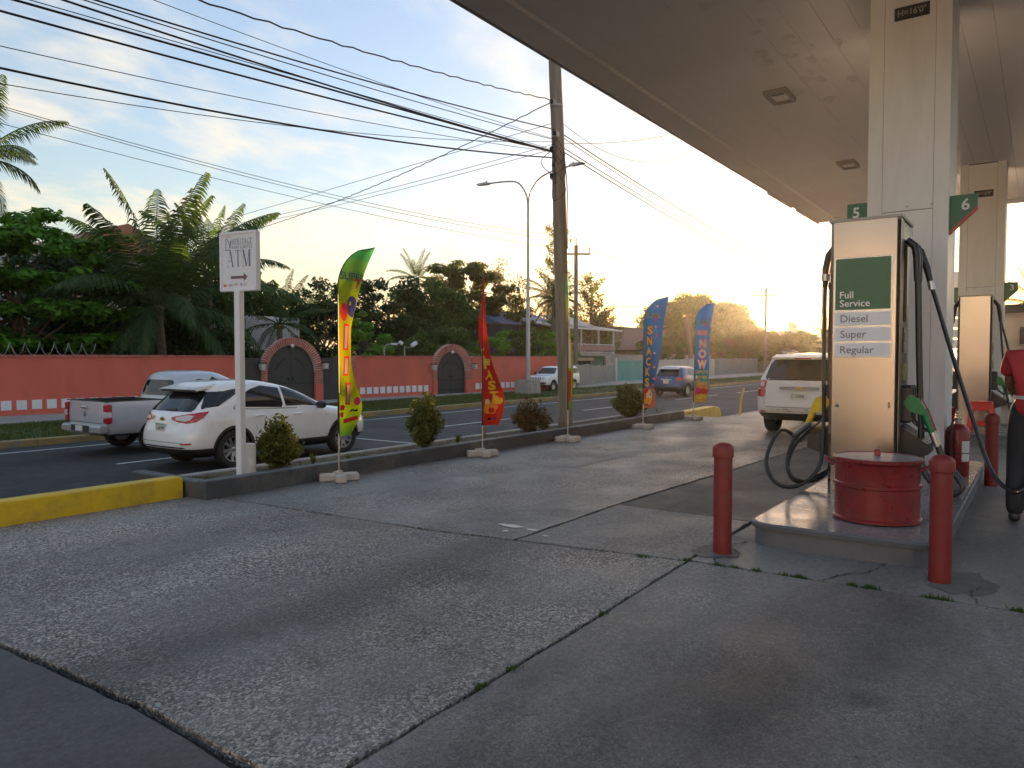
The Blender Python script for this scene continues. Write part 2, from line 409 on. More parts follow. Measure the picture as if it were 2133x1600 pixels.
M_gap = pm('joint_soil', (.03, .027, .022), .95, var=.4, vscale=30, bump=.6)
M_dirt = pm('dry_ground', (.14, .12, .085), .95, var=.3, vscale=.7, dirt=(.06, .085, .03), dscale=.15, damt=.9, bump=.5, bscale=8)
M_grassg = pm('verge_turf', (.055, .085, .022), .9, var=.4, vscale=2.2, dirt=(.13, .11, .055), dscale=.7, damt=.55, bump=.8, bscale=30)
M_side = pm('sidewalk_concrete', (.30, .295, .28), .8, var=.12, vscale=2, dirt=(.19, .18, .165), dscale=.6, damt=.6, bump=.2)
M_kerb = pm('old_kerb_paint', (.30, .22, .08), .8, var=.25, vscale=3, dirt=(.2, .18, .14), dscale=1.5, damt=.9, bump=.3)
M_yel = pm('yellow_paint', (.62, .42, .012), .5, var=.1, vscale=2.5, dirt=(.30, .20, .04), dscale=3.2, damt=.6, bump=.3, bscale=16)
M_white_line = pm('road_line_paint', (.62, .62, .60), .6, var=.2, vscale=6, dirt=(.2, .2, .2), dscale=3, damt=.5)
M_grey_wall = pm('planter_grey_paint', (.052, .056, .062), .6, var=.15, vscale=2, dirt=(.15, .145, .135), dscale=2.2, damt=.6, bump=.4, bscale=14)
M_cement = pm('bare_cement', (.33, .31, .28), .85, var=.15, vscale=4, dirt=(.18, .165, .14), dscale=3, damt=.5, bump=.35, bscale=60)
M_soil = pm('planter_soil', (.075, .052, .034), .95, var=.4, vscale=9, dirt=(.10, .10, .035), dscale=2.5, damt=.8, bump=1., bscale=40)

# ------------------------------------------------------------------ ground, road, pavements
def sheet(name, x0, x1, y0, y1, z, mat, nx=1, ny=1, parent=None):
    mb = MB().grid(lambda a, b: (x0 + (x1 - x0) * a, y0 + (y1 - y0) * b, z), nx, ny)
    o = mb.build(name, mat, parent)
    if parent is None: tag(o, kind='structure')
    return o
sheet('ground', -900, 2600, -1500, 1500, -0.62, M_dirt, 8, 8)
road = sheet('road', -120, 900, 9.3, 19.52, -0.5, M_asphalt, 4, 1)
ZR = -0.496
def mark(x0, y0, x1, y1, w=.11):
    d = Vector((x1 - x0, y1 - y0, 0)).normalized(); n = Vector((-d.y, d.x, 0)) * w / 2
    a, b = Vector((x0, y0, ZR)), Vector((x1, y1, ZR))
    MB().add([a - n, b - n, b + n, a + n], [(0, 1, 2, 3)]).build('lane_marking', M_white_line, road)
for k in range(-3, 26):
    mark(1.2 + k * 9.2 - 2.9, 14.86, 4.6 + k * 9.2 - .3, 14.86)
mark(-120, 18.5, 900, 18.5, .1)
mark(-120, 9.62, 17.5, 9.62, .1)
mark(33, 9.62, 500, 9.62, .1)
mark(13.52, 14.5, 13.5, 9.9, .09)
# far kerb, verge, sidewalk
def kerb_run(name, x0, x1, y0, y1, z0, z1, mat, step=3.0):
    root = tag(bpy.data.objects.new(name, None), kind='structure'); COL.objects.link(root)
    k = 0; x = x0; me = None
    me = MB().box((0, (y0 + y1) / 2, (z0 + z1) / 2), (step - .012, y1 - y0, z1 - z0), bev=.018).mesh('kerbstone', mat, 30)
    while x < x1:
        o = link('kerbstone', me, root); o.location = (x + step / 2, random.uniform(-.006, .006), random.uniform(-.008, .008)); x += step
    return root
random.seed(4)
kerb_run('kerb_far', -10, 110, 19.52, 19.72, -.62, -.33, M_kerb)
vg = MB().grid(lambda a, b: (-120 + 1020 * a, 19.72 + 4.9 * b, -.37 + .05 * math.sin(b * 3.1)), 60, 4).build('verge', M_grassg); tag(vg, kind='structure')
sw = MB().grid(lambda a, b: (-120 + 1020 * a, 24.62 + (4.6) * b, -.33), 60, 1).build('sidewalk', M_side); tag(sw, kind='structure')
MB().box((30, 24.56, -.36), (240, .12, .1)).build('sidewalk_edge', M_side, sw)

rng = random.Random(11)
def slab(poly, mat, zt, parent, jit=.008, thick=.09, inset=.003, step=.16):
    """a concrete slab with slightly broken edges"""
    c = Vector((sum(p[0] for p in poly) / len(poly), sum(p[1] for p in poly) / len(poly)))
    pts = []; n = len(poly)
    for i in range(n):
        a, b = Vector(poly[i]), Vector(poly[(i + 1) % n]); L = (b - a).length; k = max(1, min(60, int(L / step)))
        nn = Vector((b.y - a.y, a.x - b.x)).normalized()
        if nn.dot(c - a) < 0: nn = -nn
        for j in range(k):
            t = j / k; p = a + (b - a) * t + nn * (inset + (rng.random() ** 2.2) * jit * 2.2)
            pts.append(p)
    m = len(pts)
    vs = []; 
    cc = Vector((sum(p.x for p in pts) / m, sum(p.y for p in pts) / m))
    for p in pts: q = p + (cc - p).normalized() * .005; vs.append((q.x, q.y, zt))
    for p in pts: vs.append((p.x, p.y, zt - .006))
    for p in pts: vs.append((p.x, p.y, zt - thick))
    fs = [tuple(range(m))] + [(i, (i + 1) % m, m + (i + 1) % m, m + i) for i in range(m)] + [(m + i, m + (i + 1) % m, 2 * m + (i + 1) % m, 2 * m + i) for i in range(m)]
    return MB().add(vs, fs).build('slab', mat, parent)
forecourt = tag(sheet('forecourt', -14, 19.6, -22, 8.02, -.045, M_gap), kind='structure')
slab([(-14, 2.19), (1.72, 2.19), (1.76, 3.4), (1.71, 4.74), (1.66, 8.0), (-14, 8.0)], M_smooth, -.004, forecourt)
slab([(1.76, 2.19), (3.8, 2.21), (5.56, 2.25), (5.19, 4.58), (5.02, 7.4), (4.93, 8.0), (1.68, 8.0), (1.73, 4.74), (1.79, 3.4)], M_aggr, 0., forecourt)
slab([(-14, -22), (6.6, -22), (5.9, -4), (5.64, .06), (5.56, 2.235), (3.8, 2.195), (1.76, 2.175), (-14, 2.175)], M_broom, .004, forecourt, jit=.005)
slab([(5.60, 2.24), (5.68, .06), (5.92, -2.4), (19.6, -2.4), (19.6, 2.3), (8.4, 2.27)], M_apron, 0., forecourt, jit=.005)
slab([(5.93, -2.43), (6.6, -22), (19.6, -22), (19.6, -2.43)], M_broom, 0., forecourt)
slab([(4.95, 8.0), (5.035, 7.4), (5.205, 4.58), (5.345, 3.75), (7.3, 3.755), (14.15, 3.405), (19.6, 3.25), (19.6, 8.0)], M_lane, .002, forecourt)
slab([(5.355, 3.74), (5.585, 2.265), (7.28, 2.29), (7.3, 3.74)], M_aggr2, 0., forecourt, inset=.001)
slab([(7.3, 2.29), (8.4, 2.29), (19.6, 2.33), (19.6, 3.22), (14.15, 3.39), (7.32, 3.73)], M_smooth, -.003, forecourt, inset=.001)
# ramp from the forecourt down to the road
def sm(t): t = max(0., min(1., t)); return t * t * (3 - 2 * t)
def ramp_z(x, y): return .0 - .53 * sm((y - 6.2) / 3.3) * sm((x - 18.9) / 3.5)
rp_ = MB().grid(lambda a, b: (19.6 + 45 * a, -22 + 31.6 * b, ramp_z(19.6 + 45 * a, -22 + 31.6 * b) + .002), 60, 80).build('exit_apron', M_lane); tag(rp_, kind='structure')
# yellow kerbs
yk = MB().grid(lambda a, b: (0, 0, 0), 1, 1)
yk = MB()
def ybar(pts, w, z0, z1):
    for (a, b) in zip(pts[:-1], pts[1:]):
        a, b = Vector(a), Vector(b); d = (b - a); L = d.length; ang = math.atan2(d.y, d.x); c = (a + b) / 2
        yk.box((c.x, c.y, (z0 + z1) / 2), (L, w, z1 - z0), rz=ang, bev=.014)
ybar([(-14, 8.02 + .09), (4.79, 8.02 + .09)], .2, -.6, .235)
o = yk.build('kerb_near', M_yel, smooth=30); tag(o, kind='structure')
yk = MB()
pr = [(0, 0), (3.9, 0), (4.35, 0)]
A = Vector((18.62, 7.78)); Bv = Vector((22.9, 8.32)); dd = (Bv - A).normalized(); nn = Vector((-dd.y, dd.x))
prof = [(0, .175), (3.4, .13), (4.1, .06), (4.35, -.1)]
vs = []
for (s_, z_) in prof:
    for (o_, zz) in ((-.16, -.6), (-.13, z_ - .015), (-.1, z_), (.1, z_), (.16, -.6)):
        p = A + dd * s_ + nn * o_; vs.append((p.x, p.y, zz))
fs = [(i * 5 + j, (i + 1) * 5 + j, (i + 1) * 5 + j + 1, i * 5 + j + 1) for i in range(3) for j in range(4)] + [(0, 1, 2, 3, 4), (19, 18, 17, 16, 15)]
o = yk.add(vs, fs).build('kerb_exit', M_yel); tag(o, kind='structure')
# the planter between forecourt and road
X0, X1 = 4.83, 18.6
planter = thing('planter', (11.7, 8.4, 0), 'long dark grey kerbed planting bed between the forecourt and the road', 'planter')
MB().box(((X0 + X1) / 2, 7.70, -.14), (X1 - X0, .16, .70), bev=.012).build('front_wall', M_grey_wall, planter, 30)
MB().box((X0 + .08, 8.5, -.15), (.16, 1.43, .68), bev=.012).build('end_wall', M_grey_wall, planter, 30)
MB().box((X1 - .08, 8.5, -.2), (.16, 1.43, .58), bev=.012).build('end_wall', M_grey_wall, planter, 30)
MB().box(((X0 + X1) / 2, 9.29, -.29), (X1 - X0, .15, .66), bev=.015).build('road_side_kerb', M_cement, planter, 30)
random.seed(3)
MB().grid(lambda a, b: (X0 + .1 + (X1 - X0 - .2) * a, 7.74 + 1.5 * b, .10 - .10 * b + .05 * math.sin(a * 71) * math.sin(b * 3.14) + random.uniform(-.015, .015)), 140, 10).build('soil', M_soil, planter, 'all')
# ------------------------------------------------------------------ canopy
M_soffit = pm('soffit_metal', (.53, .53, .545), .42, .0, var=.03, vscale=.6, dirt=(.46, .455, .46), dscale=.25, damt=.5, rvar=.05)
M_soffit_st = pm('soffit_flaking_metal', (.56, .53, .50), .42, var=.06, vscale=1.5, dirt=(.19, .175, .16), dscale=2.6, damt=.85)
M_fascia = pm('fascia_metal', (.50, .50, .515), .4, var=.05, vscale=1, dirt=(.38, .36, .34), dscale=.7, damt=.4)
M_colw = pm('column_white_panel', (.74, .735, .72), .42, var=.04, vscale=2, dirt=(.56, .54, .51), dscale=1.1, damt=.45, rvar=.08, stretch=(1.5, 1.5, .4))
M_dark = pm('black_seam', (.02, .02, .02), .7, var=.2)
M_blackpl = pm('black_plastic', (.018, .018, .02), .42, var=.25, vscale=12)
M_rubber = pm('hose_rubber', (.016, .016, .017), .38, var=.3, vscale=9)
M_white = pm('white_vinyl', (.78, .79, .80), .4, var=.03)
M_green = pm('sign_green', (.012, .12, .052), .35, var=.06)
M_redst = pm('sign_red_stripe', (.42, .045, .045), .4, var=.08)
M_greytx = pm('lettering_grey', (.15, .155, .17), .5, var=.05)
M_glass_l = pm('lamp_diffuser', (.62, .60, .56), .25, var=.05)
M_chrome = pm('chrome', (.62, .62, .62), .18, 1.0, var=.08)
M_alu = pm('aluminium', (.48, .48, .48), .35, 1.0, var=.1, vscale=20)
CY0, CY1, CX0, CX1, CZ = -3.3, 5.95, 5.5, 25.6, 5.95
canopy = thing('fuel_canopy', (10.2, 1.36, 0), 'large flat pale metal canopy roof over the fuel pumps', 'canopy')
# fascia with a lower lip around the edge
fa = MB()
for (x0, x1, y0, y1) in ((CX0, CX1, CY1 - .55, CY1), (CX0, CX1, CY0, CY0 + .55), (CX0, CX0 + .55, CY0 + .55, CY1 - .55), (CX1 - .55, CX1, CY0 + .55, CY1 - .55)):
    fa.box(((x0 + x1) / 2, (y0 + y1) / 2, CZ + .5), (x1 - x0, y1 - y0, 1.0), bev=.03)
fa.build('fascia', M_fascia, canopy, 30)
MB().box(((CX0 + CX1) / 2, CY1 + .012, CZ + .03), (CX1 - CX0, .03, .07)).build('edge_trim', M_alu, canopy)
for (a, b) in ((20.1, 22.4), (22.9, 25.58)):
    MB().box(((a + b) / 2, CY1 + .03, CZ - .015), (b - a, .05, .06)).build('edge_trim', M_fascia, canopy)
MB().box(((CX0 + CX1) / 2, (CY0 + CY1) / 2, CZ + .75), (CX1 - CX0 - 1.0, CY1 - CY0 - 1.0, .06)).build('roof_deck', M_fascia, canopy)
y = CY1 - .55; i = 0
Lx = CX1 - CX0 - 1.1
def plank(mat): return MB().box((0, 0, 0), (Lx, .367, .02), bev=.003).mesh('soffit_panel', mat)
pl_a, pl_b = plank(M_soffit), plank(M_soffit_st)
random.seed(8)
while y - .37 > CY0 + .55:
    o = link('soffit_panel', pl_a, canopy)
    o.location = ((CX0 + CX1) / 2, y - .185, CZ + .05 + random.uniform(-.002, .002)); y -= .37; i += 1
MB().box(((CX0 + CX1) / 2, (CY0 + CY1) / 2, CZ + .1), (CX1 - CX0 - 1.1, CY1 - CY0 - 1.1, .02)).build('panel_backing', M_dark, canopy)
def ceiling_light(x, y):
    c = Vector((x, y, CZ + .04))
    f = MB()
    for (dx, dy, sx, sy) in ((.0, .16, .62, .05), (0, -.16, .62, .05), (.285, 0, .05, .27), (-.285, 0, .05, .27)):
        f.box((c.x + dx, c.y + dy, CZ + .0), (sx, sy, .09), bev=.01)
    fr = f.build('ceiling_light', pm('light_frame', (.16, .155, .15), .4), canopy)
    MB().box((c.x, c.y, CZ + .015), (.52, .27, .03), bev=.01).build('diffuser', M_glass_l, fr)
    MB().box((c.x - .17, c.y, CZ - .005), (.12, .2, .03), bev=.006).build('ballast_cover', M_blackpl, fr)
rnds = random.Random(17)
M_stain = pm('soffit_flaking', (.475, .47, .475), .5, var=.2, vscale=9, dirt=(.41, .40, .40), dscale=6, damt=.7)
for k in range(26):
    sx0, sy0 = rnds.gauss(12.0, 1.5), rnds.gauss(3.0, .35); n_ = 14; ra, rb = rnds.uniform(.05, .2), rnds.uniform(.04, .12)
    pts = [(sx0 + ra * math.cos(2 * math.pi * q / n_) * rnds.uniform(.6, 1.2), sy0 + rb * math.sin(2 * math.pi * q / n_) * rnds.uniform(.6, 1.2)) for q in range(n_)]
    MB().prism(pts, lambda a, b: (a, b, CZ + .0385 - k * .0002), lambda a, b: (a, b, CZ + .0405 - k * .0001)).build('flaked_patch', M_stain, canopy)
for x in (7.4, 12.9, 18.3): ceiling_light(x, 3.66)
for x in (7.4, 12.9, 18.3): ceiling_light(x, -1.0)

def column(X, Y, w, label, seams, hz):
    t = thing('canopy_column', (X, Y, 0), label, 'column', 'columns holding up the canopy')
    z0, z1 = .2, CZ + .06
    # four corner strips and four recessed flat panels, joints left as dark gaps
    MB().box((X, Y, (z0 + z1) / 2), (w - .03, w - .03, z1 - z0)).build('core', M_dark, t)
    e = .16
    for sx in (-1, 1):
        for sy in (-1, 1):
            m = MB().box((X + sx * (w / 2 - e / 2), Y + sy * (w / 2 - e / 2), (z0 + z1) / 2), (e, e, z1 - z0), bev=.008)
            m.build('corner_trim', M_colw, t, 30)
    for (dx, dy) in ((-1, 0), (1, 0), (0, -1), (0, 1)):
        for (a, b) in zip(seams[:-1], seams[1:]):
            L = w - 2 * e - .008
            dim = (.02, L, b - a - .006) if dx else (L, .02, b - a - .006)
            MB().box((X + dx * (w / 2 - .012), Y + dy * (w / 2 - .012), (a + b) / 2), dim, bev=.003).build('panel', M_colw, t)
    rv = MB()
    for s_ in seams[1:-1]:
        for (yy, zz) in ((-.26, .05), (.26, -.05), (0, .05), (.13, -.05)):
            rv.lathe([(.012, 0), (.009, .008), (0.001, .011)], (X - w / 2 + .002, Y + yy, s_ + zz), 8, mat=Matrix.Rotation(R(-90), 4, 'Y'))
    rv.build('rivet', M_alu, t)
    if hz:
        s = MB().box((X - w / 2 - .012, Y - .02, hz), (.02, .37, .15), bev=.004).build('height_sign', M_blackpl, t)
        m = MB(); put_text(m, "H=16'0\"", lambda a, b: (X - w / 2 - .026, Y - .02 - a, hz - .035 + b), .075, align='c', w=.3, bold=.01)
        m.build('lettering', pm('plate_lettering', (.34, .34, .36), .5), s)
    return t
COLX, COLY, COLW = 10.55, 1.36, .87
column(COLX, COLY, COLW, 'white panelled canopy column directly behind the nearest fuel pump', [.2, 3.36, 5.97], 5.70)
column(20.5, 1.17, .88, 'tan-lit canopy column behind the farther fuel pump', [.2, 3.2, 5.97], 5.30)

# ------------------------------------------------------------------ number flags on the columns
def number_sign(txt, X, y_in, side, zt, wd, h1, h2, label, stripe=True, nh=.13):
    """plate that sticks out from the column; side +1 towards the road; h1 tall at the column, h2 at the tip"""
    t = thing('pump_number_sign', (X, y_in, 0), label, 'number sign', 'pump number signs')
    yo = y_in + side * wd
    poly = [(y_in, zt), (yo, zt), (yo, zt - h2), (y_in, zt - h1)]
    MB().prism(poly, lambda a, b: (X - .02, a, b), lambda a, b: (X + .02, a, b)).build('plate', M_green, t)
    if stripe:
        s = .035
        poly = [(yo, zt - h2), (y_in, zt - h1), (y_in, zt - h1 + s * 1.2), (yo, zt - h2 + s * 1.2)]
        MB().prism(poly, lambda a, b: (X - .024, a, b), lambda a, b: (X + .024, a, b)).build('stripe', M_redst, t)
    m = MB(); yc = (y_in + yo) / 2 + side * .02
    put_text(m, txt, lambda a, b: (X - .027, yc - a, zt - nh - .045 + b), nh, align='c', bold=.025)
    m.build('numeral', pm('numeral_white', (.62, .66, .63), .5), t)
    return t
number_sign('5', 10.25, COLY + COLW / 2 + .002, 1, 3.53, .25, .45, .2, 'green sign numbered 5 half hidden by the top of the nearest pump', False)
number_sign('6', 10.25, COLY - COLW / 2 - .002, -1, 3.50, .28, .46, .18, 'green sign numbered 6 with a red slanted edge')
number_sign('4', 20.15, 1.17 + .44 + .002, 1, 3.22, .24, .42, .18, 'green sign numbered 4 left of the farther column', False)
number_sign('3', 20.15, 1.17 - .44 - .002, -1, 3.28, .26, .44, .19, 'green sign numbered 3 right of the farther column', False)

# ------------------------------------------------------------------ pump islands
M_isl_top = paving('island_top_painted', (.21, .205, .195), (.14, .14, .14), (.27, .26, .25), 40., .2, .12, .24, stain=.7, pits=.3)
M_isl_side = pm('island_side_grey', (.115, .125, .135), .55, var=.12, vscale=2, dirt=(.06, .065, .07), dscale=2, damt=.6, bump=.2)
def round_rect(x0, x1, y0, y1, r, n=8):
    out = []
    for (cx, cy, a) in ((x1 - r, y1 - r, 0), (x0 + r, y1 - r, 90), (x0 + r, y0 + r, 180), (x1 - r, y0 + r, 270)):
        for k in range(n + 1):
            w = R(a + 90 * k / n); out.append((cx + r * math.cos(w), cy + r * math.sin(w)))
    return out
def island(x0, x1, y0, y1, label):
    t = thing('pump_island', ((x0 + x1) / 2, (y0 + y1) / 2, 0), label, 'pump island', 'raised pump islands')
    c = ((x0 + x1) / 2, (y0 + y1) / 2)
    m = MB(); rings = []
    for (ins, z) in ((.01, -.03), (.012, .145), (-.012, .15), (-.018, .185), (-.004, .2)):
        rings.append([(p[0], p[1], z) for p in round_rect(x0 + ins, x1 - ins, y0 + ins, y1 - ins, .2)])
    n = len(rings[0]); vs = [p for r_ in rings for p in r_]
    m.add(vs, [(i * n + q, i * n + (q + 1) % n, (i + 1) * n + (q + 1) % n, (i + 1) * n + q) for i in range(len(rings) - 1) for q in range(n)])
    m.build('kerb_face', M_isl_side, t, 30)
    m = MB().add([(p[0], p[1], .2) for p in round_rect(x0 + .012, x1 - .012, y0 + .012, y1 - .012, .2)], [tuple(range(n))])
    m.add([(p[0], p[1], .2) for p in rings[-1]], [])
    m.build('top', M_isl_top, t)
    rim = [(p[0], p[1], .2) for p in rings[-1]]; inn = [(p[0], p[1], .2) for p in round_rect(x0 + .012, x1 - .012, y0 + .012, y1 - .012, .2)]
    MB().add(rim + inn, [(q, (q + 1) % n, n + (q + 1) % n, n + q) for q in range(n)]).build('rim', M_isl_side, t)
    return t
island(6.36, 11.9, .60, 2.03, 'grey raised concrete island under the nearest pump and drum')
island(16.1, 22.0, .25, 1.95, 'grey raised concrete island under the farther pump')

# ------------------------------------------------------------------ fuel pumps
M_steel = pm('brushed_steel', (.33, .30, .275), .25, 1.0, var=.03, vscale=.5)
def steel_dented():
    m = M_steel.copy(); m.name = 'dented_steel'; nd, ln = m.node_tree.nodes, m.node_tree.links
    b = nd['Principled BSDF']; t = nd.new('ShaderNodeTexCoord')
    n = N(nd, 'ShaderNodeTexNoise', Scale=1.1, Detail=0.0); ln.new(t.outputs['Object'], n.inputs['Vector'])
    bp = nd.new('ShaderNodeBump'); bp.inputs['Strength'].default_value = .12; bp.inputs['Distance'].default_value = .12
    ln.new(n.outputs['Fac'], bp.inputs['Height']); ln.new(bp.outputs[0], b.inputs['Normal']); return m
M_steel2 = steel_dented()
M_steeld = pm('dark_steel_edge', (.20, .19, .18), .4, .9, var=.1, vscale=4)
M_pumpgrey = pm('pump_grey_paint', (.30, .31, .32), .5, var=.06)
M_yel_n = pm('nozzle_yellow', (.65, .44, .015), .42, var=.12, vscale=18)
M_grn_n = pm('nozzle_green', (.01, .19, .055), .42, var=.12, vscale=18)
M_red_n = pm('nozzle_red', (.33, .03, .055), .42, var=.12, vscale=18)
M_screen = pm('pump_display', (.03, .035, .035), .12, var=.2)
def nozzle(root, p, dirv, col, name='nozzle', s=1.0):
    """grip end at p; dirv is the horizontal direction from pump outwards"""
    d = Vector(dirv).normalized(); up = Vector((0, 0, 1)); sd = d.cross(up)
    P = Vector(p)
    def at(a, b, c=0): return P + d * a * s + up * b * s + sd * c * s
    poly = [(-.02, .02), (.03, .10), (.12, .06), (.17, -.04), (.15, -.10), (.08, -.085), (.02, -.055)]
    nz = MB().prism(poly, lambda a, b: at(a, b, -.045), lambda a, b: at(a, b, .045)).build(name, col, root)
    h = MB().tube([at(.145, -.06), at(.20, -.20), at(.225, -.27)], [.036 * s, .03 * s, .026 * s], 10); h.build('handle', col, nz, True)
    MB().tube([at(.03, -.05), at(.06, -.17), at(.15, -.25), at(.2, -.25)], .011 * s, 6).build('trigger_guard', M_blackpl, nz)
    MB().tube([at(.225, -.265), at(.25, -.34), at(.27, -.40)], [.03 * s, .028 * s, .022 * s], 10).build('swivel', M_alu, nz, True)
    return at(.27, -.40)
def hose(root, pts, r=.021, n=44):
    return MB().tube(bez(pts, n), r, 8).build('hose', M_rubber, root, True)
def fuel_pump(X, Y, label, near=True, W=.66, Z1=3.0):
    t = thing('fuel_pump', (X, Y, .2), label, 'fuel pump', 'fuel pumps under the canopy')
    D, Z0 = .78, .203
    xf = X; xb = X + D; yl, yr = Y + W / 2, Y - W / 2
    # front cladding (towards the camera) and rear cladding: upright metal panels
    cf = .035
    poly = [(xf, yr + cf), (xf + cf, yr), (xf + .17, yr), (xf + .17, yl), (xf + cf, yl), (xf, yl - cf)]
    MB().prism(poly, lambda a, b: (a, b, Z0), lambda a, b: (a, b, Z1)).build('end_panel', M_steel2, t)
    MB().box((xf + .084, yr - .003, (Z0 + Z1) / 2), (.17, .006, Z1 - Z0 - .02)).build('edge_strip', M_steeld, t)
    MB().box((xb - .08, Y, (Z0 + Z1) / 2), (.16, W - .04, Z1 - Z0 - .04), bev=.02).build('end_panel', M_steel, t)
    MB().prism([(xf - .012, yr - .012), (xf - .012, yl + .012), (xb + .01, yl + .012), (xb + .01, yr - .012)], lambda a, b: (a, b, Z1 + .001), lambda a, b: (a, b, Z1 + .028)).build('top_cap', M_steeld, t)
    # hose outlet head
    MB().box((X + D / 2 + .08, Y, Z1 - .11), (D - .17, W + .01, .2), bev=.015).build('hose_head', pm('head_grey', (.28, .30, .29), .35, .4, var=.1), t)
    MB().box((X + .42, Y, 2.3), (.42, W * .62, .95)).build('inner_back', M_steel, t)
    MB().box((X + .42, Y, .72), (.44, W - .06, 1.03), bev=.01).build('lower_cabinet', M_pumpgrey, t)
    MB().box((X + .42, Y, 1.62), (.46, W - .03, .72), bev=.015).build('meter_head', M_blackpl, t)
    for sgn in (-1, 1):
        ys = Y + sgn * (W / 2 - .006)
        sc = MB().box((X + .44, ys, 1.78), (.34, .02, .26), bev=.005).build('display', M_screen, t)
        MB().box((X + .44, ys + sgn * .012, 1.81), (.24, .006, .1)).build('glass', pm('display_glass', (.10, .13, .11), .1), sc)
        MB().box((X + .44, ys, 1.45), (.34, .02, .18), bev=.005).build('keypad', pm('keypad_panel', (.22, .2, .05), .5, var=.5, vscale=16), t)
        # nozzle boots
        for k in range(3):
            xx = X + .27 + k * .15
            MB().box((xx, ys + sgn * .04, 1.12), (.085, .12, .38), bev=.02).build('nozzle_boot', M_blackpl, t)
            MB().prism([(ys, .9), (ys + sgn * .26, .72), (ys + sgn * .26, .62), (ys, .52)], lambda a, b: (xx - .06, a, b), lambda a, b: (xx + .06, a, b)).build('nozzle_tray', M_blackpl, t)
    # decals on the front
    if near:
        gx = xf - .006
        p = MB().box((gx, Y + .01, 1.985 + .13), (.012, .545, 1.03), bev=.003).build('sign_frame', M_alu, t)
        MB().box((gx - .008, Y + .01, 2.355), (.008, .52, .525)).build('service_sign', M_green, t)
        m = MB()
        put_text(m, 'Full', lambda a, b: (gx - .015, Y + .225 - a, 2.212 + b), .073, bold=.008)
        put_text(m, 'Service', lambda a, b: (gx - .015, Y + .225 - a, 2.125 + b), .073, bold=.008)
        m.build('lettering', M_white, t)
        for (tx, zc) in (('Diesel', 2.0), ('Super', 1.84), ('Regular', 1.68)):
            pl = MB().box((gx - .008, Y + .01, zc), (.008, .525, .135), bev=.002).build('fuel_grade_plate', M_white, t)
            m = MB(); put_text(m, tx, lambda a, b: (gx - .0145, Y + .215 - a, zc - .035 + b), .078, bold=.004)
            m.build('lettering', M_greytx, pl)
        MB().lathe([(.022, 0), (.02, .012), (.012, .018), (.002, .02)], (xf, Y + .24, 1.10), 14, mat=Matrix.Rotation(R(-90), 4, 'Y')).build('lock', M_steeld, t, True)
        MB().box((xf - .004, Y - .25, 1.12), (.008, .02, .06)).build('lock', M_steeld, t)
    return t, X, Y, W
pump, PX, PY, PW = fuel_pump(8.35, 1.5, 'tall dented steel fuel pump with a green Full Service panel')
yl, yr = PY + PW / 2, PY - PW / 2
# right-hand hoses and nozzles (towards the forecourt centre)
def swage(a, b, r=.038):
    return MB().tube([a, Vector(a).lerp(Vector(b), .5), b], [r, r * .95, r * .7], 10)
def drop(x, y0, y1, z0=2.74):
    pass
for (x, yy, col, gn) in ((8.62, yr, M_grn_n, 0), (8.80, yr, M_red_n, 1)):
    e = nozzle(pump, (x, yy - .04, 1.12), (0, -1, 0), col, s=1.05)
    top = Vector((x, yy - .02, 2.8))
    MB().tube([top, (x, yy - .09, 2.74), (x, yy - .11, 2.62), (x, yy - .115, 2.38)], [.034, .036, .036, .028], 10).build('hose_boot', M_rubber, pump, True)
    hose(pump, [(x, yy - .115, 2.4), (x - .01, yy - .14, 1.6), (x - .02, yy - .17, .9), (x - .02, yy - .2, .45), (x - .05, yy - .42, .24), (x - .05, yy - .55, .32), e + Vector((0, -.05, -.12)), e])
# the hose held by the attendant
MB().tube([(8.98, yr - .02, 2.8), (8.98, yr - .1, 2.72), (8.98, yr - .16, 2.55), (8.98, yr - .2, 2.38)], [.034, .036, .036, .028], 10).build('hose_boot', M_rubber, pump, True)
MB().tube([(8.98, yr - .195, 2.40), (8.98, yr - .215, 2.31)], .034, 10).build('hose_collar', M_alu, pump, True)
hose(pump, [(8.98, yr - .215, 2.33), (8.95, yr - .42, 1.6), (8.85, yr - .62, .95), (8.72, yr - .78, .5), (8.62, yr - .93, .33), (8.62, yr - 1.06, .36), (8.80, yr - 1.18, .62), (9.05, yr - 1.2, 1.0), (9.16, yr - 1.19, 1.17)], n=60)
# left-hand hoses and nozzle (towards the road)
e = nozzle(pump, (8.62, yl + .05, 1.10), (0, 1, 0), M_yel_n, s=1.05)
for (x, k, r_) in ((8.60, 0, .022), (8.86, 1, .02)):
    MB().tube([(x, yl + .0, 2.80), (x, yl + .07, 2.70), (x, yl + .10, 2.55), (x, yl + .10, 2.36)], [.034, .037, .037, .027], 10).build('hose_boot', M_rubber, pump, True)
    MB().tube([(x, yl + .10, 2.5), (x, yl + .10, 2.43)], .045, 10).build('hose_collar', M_alu, pump, True)
hose(pump, [(8.60, yl + .10, 2.38), (8.58, yl + .10, 1.5), (8.52, yl + .08, .8), (8.40, yl + .10, .42), (8.2, yl + .26, .24), (8.1, yl + .46, .27), (8.16, yl + .58, .50), (8.4, yl + .50, .8), e])
hose(pump, [(8.86, yl + .10, 2.38), (8.86, yl + .10, 1.2), (8.7, yl + .04, .5), (8.5, yl + .1, .30), (8.25, yl + .26, .29), (8.18, yl + .36, .42), (8.35, yl + .36, .68), (8.62, yl + .25, .86)])
hose(pump, [(8.9, yl + .02, .5), (8.6, yl + .08, .36), (8.35, yl + .3, .26), (8.27, yl + .38, .42), (8.42, yl + .34, .66), (8.7, yl + .22, .84)], r=.018)
MB().tube([(8.42, yl + .36, .76), (8.62, yl + .25, .88)], .026, 10).build('hose_collar', M_alu, pump, True)

